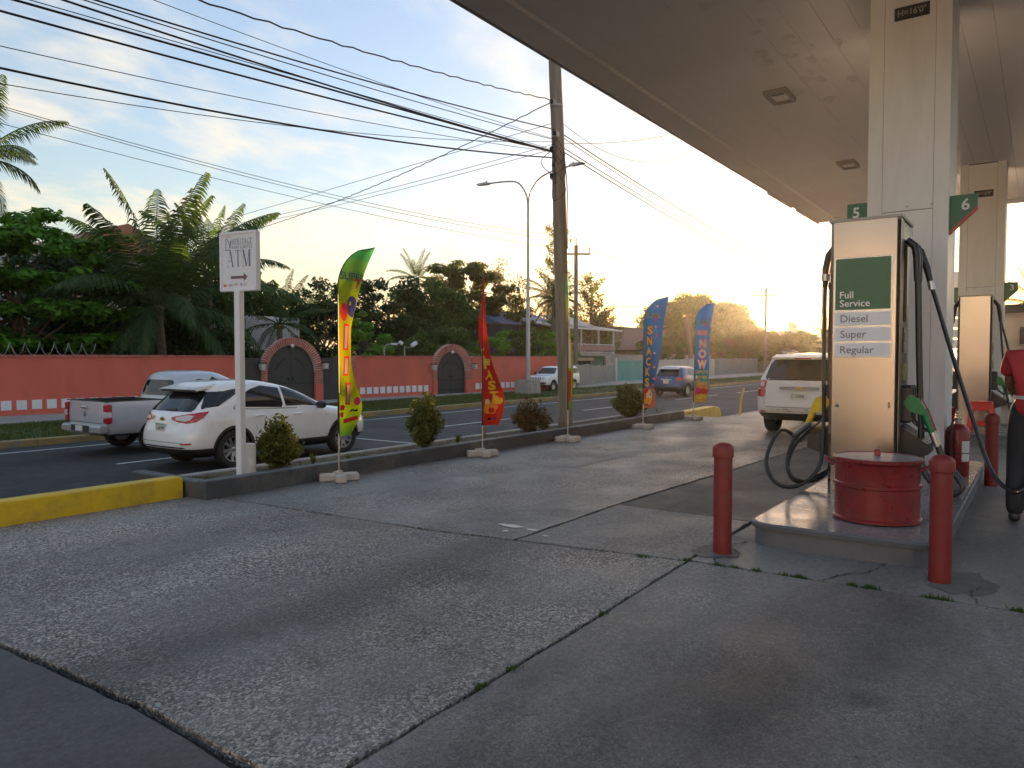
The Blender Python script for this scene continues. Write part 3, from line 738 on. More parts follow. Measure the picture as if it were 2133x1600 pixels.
pump2, P2X, P2Y, P2W = fuel_pump(18.2, 1.15, 'farther steel fuel pump with blank front, behind the red stool', False, .60, 2.86)
yl2, yr2 = P2Y + P2W / 2, P2Y - P2W / 2
for (sg, ye, cols) in ((1, yl2, (M_yel_n, M_red_n)), (-1, yr2, (M_grn_n, M_grn_n))):
    for k, col in enumerate(cols):
        x = 18.48 + k * .2
        e = nozzle(pump2, (x, ye + sg * .04, 1.12), (0, sg, 0), col, s=1.1)
        MB().tube([(x, ye + sg * .0, 2.8), (x, ye + sg * .09, 2.68), (x, ye + sg * .12, 2.5), (x, ye + sg * .13, 2.34)], [.034, .037, .037, .027], 8).build('hose_boot', M_rubber, pump2, True)
        hose(pump2, [(x, ye + sg * .13, 2.38), (x, ye + sg * (.2 + .12 * k), 1.5), (x - .1, ye + sg * .3, .7), (x - .15, ye + sg * .42, .3), (x - .15, ye + sg * .56, .36), e], n=30)

# ------------------------------------------------------------------ red drum, bollards, extinguisher, stool
M_redp = pm('drum_red_paint', (.20, .012, .015), .34, var=.14, vscale=6, dirt=(.09, .03, .025), dscale=5, damt=.55, bump=.14, bscale=9, rvar=.12)
M_redb = pm('bollard_red_paint', (.19, .014, .012), .48, var=.1, vscale=5, dirt=(.10, .035, .028), dscale=5.0, damt=.55, bump=.22, bscale=22, rvar=.12)
M_lid = pm('drum_lid_worn', (.33, .33, .34), .3, .3, var=.12, vscale=5, dirt=(.22, .06, .06), dscale=4, damt=.6)
drum = thing('oil_drum', (7.12, 1.15, .2), 'short red oil drum with a pale lid in front of the nearest pump', 'drum')
c = (7.12, 1.15, .2)
MB().lathe([(.342, .005), (.354, .012), (.354, .03), (.339, .04), (.336, .29), (.350, .30), (.350, .325), (.336, .335), (.335, .50), (.342, .51)], c, 40).build('shell', M_redp, drum, True)
MB().lathe([(.342, .50), (.361, .515), (.362, .54), (.345, .545), (.34, .535)], c, 40, cap=False).build('rim', M_redp, drum, True)
MB().lathe([(.346, .528), (.344, .538), (.2, .546), (.001, .548)], c, 40).build('lid', M_lid, drum, True)
MB().box((c[0], c[1], c[2] + .575), (.025, .05, .06), bev=.008).build('lid_knob', M_redp, drum)
for sg in (-1, 1):
    MB().tube([(c[0] - .06, c[1] + sg * .34, .65), (c[0] - .05, c[1] + sg * .42, .67 + .03), (c[0] + .05, c[1] + sg * .42, .67 + .03), (c[0] + .06, c[1] + sg * .34, .65)], .011, 8).build('handle', M_redp, drum, True)

bol_post = MB().lathe([(.074, -.05), (.074, .80)], n=28).mesh('post', M_redb, True)
bol_cap = MB().lathe([(.081, .79), (.085, .795), (.085, .862), (.080, .876), (.062, .895), (.034, .907), (.001, .911)], n=28).mesh('cap', M_redb, True)
for (x, y, s, lab) in ((5.97, 2.11, 1., 'red steel bollard left of the raised pump island corner'), (6.09, .565, 1.0, 'red steel bollard right of the drum, nearest the camera'),
                       (11.05, .49, 1.0, 'red bollard standing behind the fire extinguisher, left of the attendant'), (16.2, -.12, 1.0, 'red bollard behind the attendant beside the farther island')):
    t = thing('bollard', (x, y, 0), lab, 'bollard', 'red bollards guarding the pumps')
    a = link('post', bol_post, t, True); b_ = link('cap', bol_cap, t, True)

ext = thing('fire_extinguisher', (10.48, .80, .2), 'large red wheeled-size fire extinguisher beside the white column', 'extinguisher')
ex, ey = 10.3, .80
MB().lathe([(.12, .0), (.125, .01), (.125, .52), (.11, .57), (.07, .605), (.03, .62)], (ex, ey, .2), 24).build('cylinder', M_redp, ext, True)
MB().lathe([(.03, .615), (.03, .66), (.045, .665), (.045, .69), (.02, .695)], (ex, ey, .2), 14).build('valve', M_chrome, ext, True)
MB().box((ex - .06, ey, .92), (.16, .03, .02)).build('lever', M_chrome, ext)
MB().box((ex - .05, ey, .96), (.14, .025, .015)).build('lever', M_chrome, ext)
MB().tube(bez([(ex - .05, ey + .03, .87), (ex - .14, ey + .05, .8), (ex - .14, ey + .05, .5), (ex - .14, ey + .04, .33)], 14), [.013] * 13 if False else .013, 8).build('hose', M_rubber, ext, True)
m = MB().grid(lambda a, b: (ex + .127 * math.cos(R(205 + 50 * a)), ey + .127 * math.sin(R(205 + 50 * a)), .38 + .24 * b), 8, 1)
m.build('instruction_label', pm('label_white', (.6, .58, .56), .5, var=.2, vscale=30), ext)
MB().lathe([(.128, 0), (.128, .012)], (ex, ey, .47), 24).build('strap', M_blackpl, ext)

M_stool = pm('red_plastic', (.55, .032, .022), .35, var=.06)
st = thing('plastic_stool', (16.7, 1.0, .2), 'red plastic stool in front of the farther pump', 'stool')
sx_, sy_ = 17.0, .93
MB().box((sx_, sy_, .2 + .54), (.36, .36, .04), bev=.015).build('seat', M_stool, st, 30)
for (ax, ay) in ((-1, -1), (1, -1), (1, 1), (-1, 1)):
    MB().prism([(-.05, 0), (.05, 0), (.035, .53), (-.035, .53)], lambda a, b: (sx_ + ax * (.215 - b * .09) - .02, sy_ + ay * (.20 - b * .09) + a, .2 + b), lambda a, b: (sx_ + ax * (.215 - b * .09) + .02, sy_ + ay * (.20 - b * .09) + a, .2 + b)).build('leg', M_stool, st)
for (ax, ay, dx, dy) in ((-1, 0, .03, .36), (1, 0, .03, .36), (0, -1, .36, .03), (0, 1, .36, .03)):
    MB().box((sx_ + ax * .185, sy_ + ay * .185, .33), (dx, dy, .08), bev=.008).build('crossbar', M_stool, st)
    MB().box((sx_ + ax * .17, sy_ + ay * .17, .66), (dx * .9, dy * .9, .14), bev=.008).build('apron', M_stool, st)
bk = thing('red_bucket', (18.5, 1.62, .2), 'red plastic bucket on the island left of the farther pump', 'bucket')
MB().lathe([(.11, 0), (.14, .3), (.15, .3), (.15, .33), (.138, .33), (.11, .02)], (18.5, 1.62, .2), 20, cap=False).build('pail', M_stool, bk, True)
MB().lathe([(.001, .015), (.11, .015)], (18.5, 1.62, .2), 20, cap=False).build('bottom', M_stool, bk)
MB().tube([(18.5, 1.62 - .14, .52), (18.35, 1.62 - .1, .56), (18.3, 1.62, .57), (18.35, 1.62 + .1, .56), (18.5, 1.62 + .14, .52)], .005, 6).build('handle', M_chrome, bk)
bn = thing('white_container', (18.75, .55, .2), 'pale plastic container beside the farther pump', 'container')
MB().box((18.75, .55, .42), (.3, .26, .44), bev=.03).build('body', pm('offwhite_plastic', (.55, .53, .48), .5), bn, 30)
MB().lathe([(.045, .0), (.045, .05)], (18.75, .55, .64), 14).build('cap', M_stool, bn)
# ------------------------------------------------------------------ vehicles
M_wpaint = pm('white_car_paint', (.84, .85, .86), .3, var=.02, coat=.7, vscale=1.5, dirt=(.55, .54, .52), dscale=1.1, damt=.25)
M_wpaint2 = pm('dusty_white_car_paint', (.66, .65, .63), .36, var=.04, coat=.4, vscale=2, dirt=(.42, .39, .35), dscale=2.2, damt=.4)
M_spaint = pm('silver_car_paint', (.50, .53, .58), .3, .2, var=.03, coat=.6, vscale=1.5, dirt=(.40, .39, .38), dscale=1.1, damt=.3)
M_bpaint = pm('blue_car_paint', (.018, .045, .15), .28, .2, var=.04, coat=.8)
M_tglass = pm('tinted_glass', (.012, .014, .016), .06, var=.1, spec=.6)
M_tyre = pm('tyre_rubber', (.02, .02, .021), .75, var=.2, vscale=12)
M_rim = pm('alloy_rim', (.50, .50, .51), .3, .9, var=.06)
M_clad = pm('black_cladding', (.028, .028, .03), .55, var=.15, vscale=5)
M_tail = pm('tail_lamp_red', (.42, .012, .015), .15, var=.12, coat=.6)
M_tailw = pm('tail_lamp_clear', (.62, .55, .55), .15, var=.1, coat=.6)
M_plate = pm('licence_plate', (.66, .65, .60), .45, var=.05)
M_ink = pm('plate_ink', (.03, .03, .04), .5, var=.05)
M_under = pm('underbody', (.012, .012, .012), .8, var=.2)
M_gold = pm('gold_badge', (.5, .33, .1), .3, .8, var=.1)

def pchip(xs, ys, x):
    xs = np.asarray(xs, float); ys = np.asarray(ys, float)
    h = np.diff(xs); d = np.diff(ys) / h; m = np.zeros(len(xs))
    for i in range(1, len(xs) - 1):
        if d[i - 1] * d[i] > 0:
            w1, w2 = 2 * h[i] + h[i - 1], h[i] + 2 * h[i - 1]; m[i] = (w1 + w2) / (w1 / d[i - 1] + w2 / d[i])
    m[0], m[-1] = d[0], d[-1]
    x = min(max(x, xs[0]), xs[-1]); i = min(max(np.searchsorted(xs, x) - 1, 0), len(h) - 1)
    t = (x - xs[i]) / h[i]
    return (2 * t ** 3 - 3 * t ** 2 + 1) * ys[i] + (t ** 3 - 2 * t ** 2 + t) * h[i] * m[i] + (-2 * t ** 3 + 3 * t ** 2) * ys[i + 1] + (t ** 3 - t ** 2) * h[i] * m[i + 1]
class Loft:
    """body made of stacked plan outlines; rows (z, x rear, x front, half width, rear rounding, front rounding, n rear, n front)"""
    def __init__(s, rows): s.rows = sorted(rows); s.c = list(zip(*s.rows))
    def p(s, z): return [pchip(s.c[0], s.c[k], z) for k in range(1, 8)]
    def half(s, x, z):
        xr, xf, w, rr, rf, nr, nf = s.p(z)
        if x < xr + rr: t = min(1, max(0, (xr + rr - x) / rr)); return w * (1 - t ** nr) ** (1 / nr)
        if x > xf - rf: t = min(1, max(0, (x - xf + rf) / rf)); return w * (1 - t ** nf) ** (1 / nf)
        return w
    def rear(s, y, z):
        xr, xf, w, rr, rf, nr, nf = s.p(z); t = min(1, abs(y) / w); return xr + rr - rr * (1 - t ** nr) ** (1 / nr)
    def front(s, y, z):
        xr, xf, w, rr, rf, nr, nf = s.p(z); t = min(1, abs(y) / w); return xf - rf + rf * (1 - t ** nf) ** (1 / nf)
    def ring(s, z, k=13, ks=9):
        xr, xf, w, rr, rf, nr, nf = s.p(z); out = []
        for i in range(k):
            a = R(-90 + 180 * i / (k - 1)); out.append((xr + rr - rr * max(0, math.cos(a)) ** (2 / nr), w * math.copysign(abs(math.sin(a)) ** (2 / nr), a), z))
        for i in range(1, ks): t = i / ks; out.append((xr + rr + (xf - rf - xr - rr) * t, w, z))
        for i in range(k):
            a = R(90 - 180 * i / (k - 1)); out.append((xf - rf + rf * max(0, math.cos(a)) ** (2 / nf), w * math.copysign(abs(math.sin(a)) ** (2 / nf), a), z))
        for i in range(1, ks): t = 1 - i / ks; out.append((xr + rr + (xf - rf - xr - rr) * t, -w, z))
        return out
    def body(s, zs, zblack=None):
        m = MB(); rg = [s.ring(z) for z in zs]; n = len(rg[0]); vs = [p for r_ in rg for p in r_]
        for i in range(len(zs) - 1):
            mi = 1 if (zblack is not None and (zs[i] + zs[i + 1]) / 2 < zblack) else 0
            m.f += [(i * n + q, i * n + (q + 1) % n, (i + 1) * n + (q + 1) % n, (i + 1) * n + q) for q in range(n)]; m.m += [mi] * n
        m.v = vs; m.f += [tuple(range(n))[::-1], tuple((len(zs) - 1) * n + q for q in range(n))]; m.m += [1, 0]
        return m
def scan(poly, nr=8, nc=8):
    zs = [p[1] for p in poly]; z0, z1 = min(zs), max(zs); n = len(poly); rows = []
    for i in range(nr + 1):
        z = z0 + (z1 - z0) * (i / nr) * .9996 + (z1 - z0) * .0002; xs = []
        for k in range(n):
            (ax, az), (bx, bz) = poly[k], poly[(k + 1) % n]
            if (az - z) * (bz - z) <= 0 and abs(az - bz) > 1e-9: xs.append(ax + (bx - ax) * (z - az) / (bz - az))
        rows.append((min(xs), max(xs), z))
    P = [(a + (b - a) * j / nc, z) for (a, b, z) in rows for j in range(nc + 1)]
    F = [(i * (nc + 1) + j, i * (nc + 1) + j + 1, (i + 1) * (nc + 1) + j + 1, (i + 1) * (nc + 1) + j) for i in range(nr) for j in range(nc)]
    return P, F
def rounded(poly, r=.05, n=3):
    out = []; k = len(poly)
    for i in range(k):
        p, a, b = Vector(poly[i]), Vector(poly[i - 1]), Vector(poly[(i + 1) % k])
        da, db = (a - p), (b - p); q = min(r, da.length * .45, db.length * .45); s0, s1 = p + da.normalized() * q, p + db.normalized() * q
        for j in range(n + 1):
            t = j / n; out.append(tuple(s0 * (1 - t) ** 2 + p * 2 * t * (1 - t) + s1 * t * t))
    return out
class Car:
    def __init__(s, loft, root): s.L = loft; s.t = root
    def side(s, name, poly, mat, sg=-1, off=.004, r=.04, nr=8, nc=10, parent=None, both=False):
        for g in ((-1, 1) if both else (sg,)):
            P, F = scan(rounded(poly, r) if r else poly, nr, nc)
            m = MB().add([(x, g * (s.L.half(x, z) + off), z) for (x, z) in P], F)
            o = m.build(name, mat, parent or s.t, 'all', local=True)
        return o
    def end(s, name, poly, mat, off=.004, r=.04, nr=8, nc=10, parent=None, front=False):
        P, F = scan(rounded(poly, r) if r else poly, nr, nc)
        f = (lambda y, z: s.L.front(y, z) + off) if front else (lambda y, z: s.L.rear(y, z) - off)
        return MB().add([(f(y, z), y, z) for (y, z) in P], F).build(name, mat, parent or s.t, 'all', local=True)
    def wrap(s, name, poly, mat, sg=-1, off=.006, r=.02, nr=8, nc=12, parent=None):
        """polygon in (q, z): q < 0 is metres across the rear face from the corner, q > 0 metres along the side"""
        P, F = scan(rounded(poly, r) if r else poly, nr, nc); vs = []
        for (q, z) in P:
            xr, xf, w, rr, rf, n_, _ = s.L.p(z)
            lim = .12
            # corner point: where the outline turns 45 degrees, found from theta
            th = R(52) + q / .55 * R(38) * (1.0 if q < 0 else .9)
            th = max(R(3), min(R(89), th))
            x = xr + rr - rr * max(0, math.cos(th)) ** (2 / n_); y = w * math.sin(th) ** (2 / n_)
            nx, ny = -math.cos(th), math.sin(th)
            vs.append((x + nx * off, sg * (y + ny * off), z))
        return MB().add(vs, F).build(name, mat, parent or s.t, 'all', local=True)
    def strip(s, name, pts, w, mat, sg=-1, off=.003, both=True):
        """thin line on the side along points (x, z)"""
        for g in ((-1, 1) if both else (sg,)):
            m = MB(); vs = []; n = len(pts)
            for i, (x, z) in enumerate(pts):
                a, b = Vector(pts[max(0, i - 1)]), Vector(pts[min(n - 1, i + 1)]); d = (b - a).normalized(); q = Vector((-d.y, d.x)) * w / 2
                for k in (-1, 1):
                    xx, zz = x + q.x * k, z + q.y * k; vs.append((xx, g * (s.L.half(xx, zz) + off), zz))
            m.add(vs, [(2 * i, 2 * i + 1, 2 * i + 3, 2 * i + 2) for i in range(n - 1)]).build(name, mat, s.t, local=True)
    def arch(s, xc, zc, r0, r1, mat, both=True, off=.006, a0=-8, a1=188):
        for g in (-1, 1):
            m = MB(); vs = []; n = 24
            for i in range(n + 1):
                a = R(a0 + (a1 - a0) * i / n)
                for r in (r0, r1):
                    x, z = xc + r * math.cos(a), zc + r * math.sin(a); vs.append((x, g * (s.L.half(x, max(z, s.L.c[0][0])) + off), z))
            m.add(vs, [(2 * i, 2 * i + 1, 2 * i + 3, 2 * i + 2) for i in range(n)]).build('wheel_arch_trim', mat, s.t, 'all', local=True)
def cut_arches(me_mb, mats, holes, extra=()):
    """boolean wheel wells (and other pockets) out of a body; returns the mesh"""
    a = bpy.data.objects.new('tmp_body', me_mb.mesh('tmp_body', mats)); COL.objects.link(a)
    tmp = []
    for (x, z, r, y0, y1) in holes:
        for g in (-1, 1):
            c = MB().lathe([(r, y0), (r, y1)], (x, 0, z), 36, mi=1, mat=Matrix.Rotation(R(-90 * g), 4, 'X'))
            tmp.append(c)
    for (c0, d0) in extra: tmp.append(MB().box(c0, d0, mi=1))
    for k, c in enumerate(tmp):
        o = bpy.data.objects.new('tmp_cut', c.mesh('tmp_cut', [mats[0], mats[1]])); COL.objects.link(o)
        md = a.modifiers.new('b%d' % k, 'BOOLEAN'); md.operation = 'DIFFERENCE'; md.object = o; md.solver = 'EXACT'
        tmp[k] = o
    dg = bpy.context.evaluated_depsgraph_get(); me = bpy.data.meshes.new_from_object(a.evaluated_get(dg))
    for o in tmp + [a]: bpy.data.objects.remove(o)
    me.polygons.foreach_set('use_smooth', [True] * len(me.polygons)); me.set_sharp_from_angle(angle=R(40))
    return me
_wheels = {}
def wheel(parent, x, y, r, wd=.23, spokes=10, style=0):
    key = (r, wd, spokes, style, y > 0)
    g = 1 if y > 0 else -1
    if key not in _wheels:
        rt = Matrix.Rotation(R(-90 * g), 4, 'X')
        h = wd / 2
        ty = MB().lathe([(r * .66, -h * .8), (r * .8, -h), (r * .95, -h * .95), (r, -h * .7), (r, h * .7), (r * .95, h * .95), (r * .8, h), (r * .66, h * .8), (r * .64, h * .3)], n=36, mat=rt, cap=False).mesh('tyre', M_tyre, True)
        rm = MB(); rr = r * .66
        rm.lathe([(rr, h * .8), (rr * .94, h * .78), (rr * .92, h * .2), (rr * .9, -h * .2), (.001, -h * .2)], n=36, mat=rt, cap=False)
        for k in range(spokes):
            a = 2 * math.pi * (k + (0.18 if (style and k % 2) else 0)) / spokes
            M4 = rt @ Matrix.Rotation(a, 4, 'Z')
            wv = .028 if spokes > 6 else .05
            vs = [(rr * .15, -wv * 1.1, h * .55), (rr * .15, wv * 1.1, h * .55), (rr * .96, wv, h * .74), (rr * .96, -wv, h * .74), (rr * .15, -wv * 1.1, h * .25), (rr * .15, wv * 1.1, h * .25), (rr * .96, wv, h * .3), (rr * .96, -wv, h * .3)]
            rm.add([M4 @ Vector(v) for v in vs], [(0, 1, 2, 3), (7, 6, 5, 4), (0, 3, 7, 4), (1, 5, 6, 2), (3, 2, 6, 7)])
        rm.lathe([(rr * .2, h * .3), (rr * .2, h * .62), (rr * .12, h * .68), (.001, h * .68)], n=16, mat=rt, cap=False)
        dk = MB().lathe([(rr * .9, -h * .15), (.001, -h * .15)], n=24, mat=rt, cap=False).mesh('brake_disc', M_under)
        _wheels[key] = (ty, rm.mesh('rim', M_rim, 30), dk)
    e = bpy.data.objects.new('wheel', None); COL.objects.link(e); e.parent = parent; e.location = (x, y, r)
    for nme, me in zip(('tyre', 'rim', 'brake_disc'), _wheels[key]): link(nme, me, e, True)
    return e
def plate(car, z, txt, y=0, w=.31, h=.155, green=True, x=None):
    xx = (car.L.rear(y, z) if x is None else x) - .012
    p = MB().box((xx, y, z), (.012, w, h), bev=.003).build('licence_plate', M_plate, car.t, local=True)
    m = MB(); put_text(m, txt, lambda a, b: (xx - .008, y - a, z - .042 + b), .075, w=w * .84, align='c', bold=.012); m.build('plate_characters', M_ink, p, local=True)
    if green: MB().box((xx - .0065, y, z + h * .4), (.003, w * .9, h * .14)).build('plate_band', pm('plate_green', (.05, .28, .15), .5), p, local=True)
def mirror(car, x, z, mat, w=.2):
    for g in (-1, 1):
        y0 = car.L.half(x, z); b = MB().box((x, g * (y0 + .13), z + .05), (.11, .2, .15), bev=.04)
        b.tube([(x + .02, g * (y0 - .02), z), (x + .01, g * (y0 + .1), z + .02)], .03, 8)
        b.build('side_mirror', mat, car.t, 30, local=True)
def dz(a, b, n): return [a + (b - a) * i / n for i in range(n + 1)]

# ---- white crossover in the near lane
eq = Loft([(.24, .30, 4.35, .74, .5, .7, 4, 3), (.36, .07, 4.56, .87, .6, .9, 4, 3), (.50, .0, 4.65, .905, .65, .95, 4, 3), (.70, .01, 4.64, .92, .7, 1., 3.8, 3), (.86, .05, 4.55, .92, .75, 1.1, 3.6, 2.8),
           (.95, .07, 4.32, .915, .75, 1.1, 3.6, 2.8), (1.02, .09, 3.85, .90, .75, 1.0, 3.6, 3.0), (1.07, .13, 3.50, .885, .75, .8, 3.6, 3.2), (1.16, .21, 3.26, .86, .75, .7, 3.6, 3.4), (1.32, .37, 2.95, .80, .75, .7, 3.6, 3.4),
           (1.46, .50, 2.62, .735, .7, .7, 3.6, 3.4), (1.55, .56, 2.32, .685, .65, .7, 3.6, 3.2), (1.61, .64, 2.02, .62, .6, .6, 3.2, 3.), (1.645, .82, 1.80, .5, .5, .5, 3, 3), (1.66, 1.05, 1.6, .3, .25, .25, 2.5, 2.5)])
t = thing('white_crossover', (7.55, 13.38, -.496), 'white crossover car in the near lane, passing behind the ATM sign', 'car')
car = Car(eq, t)
zs = sorted(set([round(z, 3) for z in dz(.24, .42, 4) + dz(.44, 1.0, 12) + dz(1.0, 1.1, 6) + dz(1.12, 1.55, 12) + dz(1.56, 1.66, 10)]))
link('body', cut_arches(eq.body(zs, .43), [M_wpaint, M_clad], [(.98, .36, .405, .55, 1.2), (3.70, .36, .405, .55, 1.2)]), t, True)
for x in (.98, 3.70):
    for y in (-.80, .80): wheel(t, x, y, .36, .225, 10, 1)
    car.arch(x, .36, .402, .455, M_clad)
car.end('rear_window', [(-.70, 1.10), (.70, 1.10), (.60, 1.47), (-.60, 1.47)], M_tglass, nc=14)
for g in (-1, 1):
    car.side('quarter_glass', [(.36, 1.14), (.62, 1.16), (1.22, 1.46), (1.15, 1.50), (.62, 1.49)], M_tglass, g, r=.02)
    car.side('door_glass', [(1.02, 1.14), (2.12, 1.10), (2.10, 1.53), (1.66, 1.545), (1.36, 1.46)], M_tglass, g)
    car.side('door_glass', [(2.18, 1.10), (3.16, 1.065), (2.66, 1.42), (2.16, 1.53)], M_tglass, g)
    car.wrap('tail_lamp', [(-.62, .93), (-.66, 1.0), (-.3, 1.06), (.30, 1.11), (.22, 1.0), (-.02, .90), (-.25, .89)], M_tail, g)
    car.wrap('tail_lamp_lens', [(-.55, .945), (-.55, 1.0), (-.28, 1.045), (-.05, 1.04), (-.16, .95), (-.3, .925)], M_tailw, g, off=.011)
    car.wrap('reflector', [(-.35, .50), (.02, .51), (.0, .54), (-.36, .525)], M_tail, g, r=.005)
car.strip('window_trim', [(.98, 1.125), (1.5, 1.095), (2.4, 1.075), (3.2, 1.045)], .014, M_chrome)
car.strip('window_trim', [(.98, 1.125), (1.12, 1.27), (1.33, 1.47)], .02, M_chrome)
for pts in ([(1.42, 1.1), (1.46, .75), (1.50, .46)], [(2.15, 1.07), (2.16, .7), (2.15, .46)], [(3.05, 1.05), (3.2, .9), (3.22, .46)]): car.strip('door_seam', pts, .009, M_dark)
for (x, z) in ((1.42, .97), (2.35, .95)):
    for g in (-1, 1): MB().box((x + .1, g * (eq.half(x, z) + .018), z), (.22, .03, .035), bev=.01).build('door_handle', M_wpaint, t, local=True)
mirror(car, 2.98, 1.06, M_blackpl)
sp = MB().prism([(.34, 1.50), (.78, 1.60), (.8, 1.545), (.40, 1.47)], lambda a, b: (a, -.60, b), lambda a, b: (a, .60, b)).build('roof_spoiler', M_wpaint, t, local=True)
MB().box((.42, 0, 1.462), (.07, 1.16, .02)).build('spoiler_underside', M_blackpl, sp, local=True)
MB().prism([(1.05, 1.655), (1.25, 1.65), (1.1, 1.72)], lambda a, b: (a, -.015, b), lambda a, b: (a, .015, b)).build('antenna_fin', M_clad, t, local=True)
plate(car, .80, 'C-60349')
MB().prism([(-.09, .0), (-.03, .035), (.03, .035), (.09, 0), (.03, -.03), (-.03, -.03)], lambda a, b: (eq.rear(a, .97) - .014, a, .95 + b), lambda a, b: (eq.rear(a, .97) + .01, a, .95 + b)).build('badge', M_gold, t, local=True)
car.end('chrome_strip', [(-.5, .885), (.5, .885), (.5, .90), (-.5, .90)], M_chrome, r=0, nr=1)
car.end('bumper_trim', [(-.72, .435), (.72, .435), (.66, .462), (-.66, .462)], M_chrome, r=0, nr=2, nc=16, off=.008)
car.end('tailgate_seam', [(-.68, .535), (.68, .535), (.68, .543), (-.68, .543)], M_dark, r=0, nr=1, nc=14)
MB().tube([(eq.rear(0, 1.13) - .02, .02, 1.125), (eq.rear(-.3, 1.14) - .02, -.3, 1.14)], .012, 6).build('rear_wiper', M_blackpl, t, local=True)
for g in (-1, 1):
    P = [(3.95, .80), (4.45, .72), (4.5, .80), (4.15, .92)]
    car.side('headlamp', P, M_glass_l, g)

# ---- silver pickup in the far lane
pk = Loft([(.42, .12, 5.05, .80, .3, .7, 6, 3), (.52, .08, 5.20, .86, .3, .8, 6, 3), (.70, .05, 5.25, .90, .3, .9, 6, 3), (.90, .05, 5.22, .905, .3, .9, 6, 3), (1.02, .06, 5.1, .895, .3, .9, 6, 3), (1.10, .065, 4.7, .875, .28, .9, 6, 3), (1.15, .07, 4.2, .86, .26, .6, 6, 3)])
cab = Loft([(1.08, 1.62, 4.1, .87, .35, .5, 5, 3), (1.18, 1.64, 3.9, .855, .35, .5, 5, 3), (1.35, 1.68, 3.65, .815, .35, .5, 5, 3), (1.55, 1.74, 3.38, .755, .35, .55, 4.5, 3), (1.66, 1.78, 3.15, .71, .4, .6, 4, 3), (1.74, 1.86, 2.95, .63, .4, .55, 3, 3), (1.785, 2.05, 2.7, .42, .2, .25, 2.6, 2.6)])
t = thing('silver_pickup', (7.85, 16.95, -.496), 'silver pickup truck with an open bed, in the far lane', 'pickup truck')
car = Car(pk, t); ccar = Car(cab, t)
link('body', cut_arches(pk.body(sorted(set(dz(.42, .5, 2) + dz(.5, 1.0, 10) + dz(1.02, 1.15, 6))), .47), [M_spaint, M_clad], [(1.22, .38, .43, .5, 1.2), (4.22, .38, .43, .5, 1.2)], [((.83, 0, 1.02), (1.40, 1.52, .9))]), t, True)
MB().box((.83, 0, .585), (1.42, 1.54, .03)).build('bed_floor', M_clad, t, local=True)
for (x0, x1, y0, y1) in ((.07, 1.58, .80, .86), (.07, 1.58, -.86, -.80), (.075, .13, -.8, .8)):
    MB().box(((x0 + x1) / 2, (y0 + y1) / 2, 1.156), (x1 - x0, y1 - y0, .022), bev=.006).build('bed_rail_cap', M_clad, t, local=True)
link('cab', cab.body(sorted(set(dz(1.08, 1.66, 14) + dz(1.68, 1.785, 6)))).mesh('cab', [M_spaint, M_clad], 40), t, True)
for x in (1.22, 4.22):
    for y in (-.76, .76): wheel(t, x, y, .38, .25, 6)
ccar.end('rear_window', [(-.66, 1.22), (.66, 1.22), (.58, 1.58), (-.58, 1.58)], M_tglass, r=.07)
for g in (-1, 1):
    ccar.side('door_glass', [(2.0, 1.2), (2.72, 1.19), (2.68, 1.585), (2.22, 1.60), (2.05, 1.5)], M_tglass, g)
    ccar.side('door_glass', [(2.78, 1.19), (3.66, 1.18), (3.28, 1.48), (2.74, 1.6)], M_tglass, g)
    q0 = MB().box((.11, g * .855, .90), (.13, .115, .42), bev=.025)
    tl = q0.build('tail_lamp', M_tail, t, local=True)
    MB().box((.10, g * .857, .88), (.128, .118, .15), bev=.02).build('tail_lamp_lens', M_tailw, tl, local=True)
mirror(ccar, 3.45, 1.18, M_spaint)
bp_ = MB().box((.02, 0, .56), (.16, 1.7, .18), bev=.04).build('rear_bumper', M_chrome if False else pm('bumper_silver', (.5, .5, .5), .35, .6, var=.08), t, local=True)
MB().box((-.065, 0, .575), (.03, .75, .13)).build('bumper_step', M_clad, bp_, local=True)
MB().box((-.02, 0, .462), (.16, .95, .02)).build('bumper_lip', M_chrome, bp_, local=True)
pp = MB().box((-.085, .0, .575), (.012, .30, .12), bev=.003).build('licence_plate', M_plate, bp_, local=True)
hd = MB().box((.03, 0, 1.02), (.05, .25, .06), bev=.02).build('tailgate_handle', M_chrome, t, 30, local=True)
car.end('tailgate_seam', [(-.72, .69), (.72, .69), (.72, .70), (-.72, .70)], M_dark, r=0, nr=1)
for y in (-.76, .76): car.end('tailgate_seam', [(y - .005, .69), (y + .005, .69), (y + .005, 1.13), (y - .005, 1.13)], M_dark, r=0, nr=8, nc=1)
m = MB()
for k in range(3):
    a = R(90 + 120 * k); c = (.035 * math.cos(a), .035 * math.sin(a))
    m.add([(pk.rear(0, .88) - .008, -(c[0] + .035 * math.cos(a + w)), .87 + c[1] + .035 * math.sin(a + w) * 1.0) for w in (0, R(150) * .6, R(180), R(210) * 1.28)], [(0, 1, 2, 3)])
m.build('badge', M_greytx, t, local=True)
for pts in ([(1.68, 1.1), (1.67, .5)], [(2.75, 1.1), (2.74, .5)], [(3.7, 1.1), (3.72, .5)]): car.strip('door_seam', pts, .009, M_dark)
MB().box((2.6, 0, .45), (4.6, 1.1, .12)).build('chassis', M_under, t, local=True)

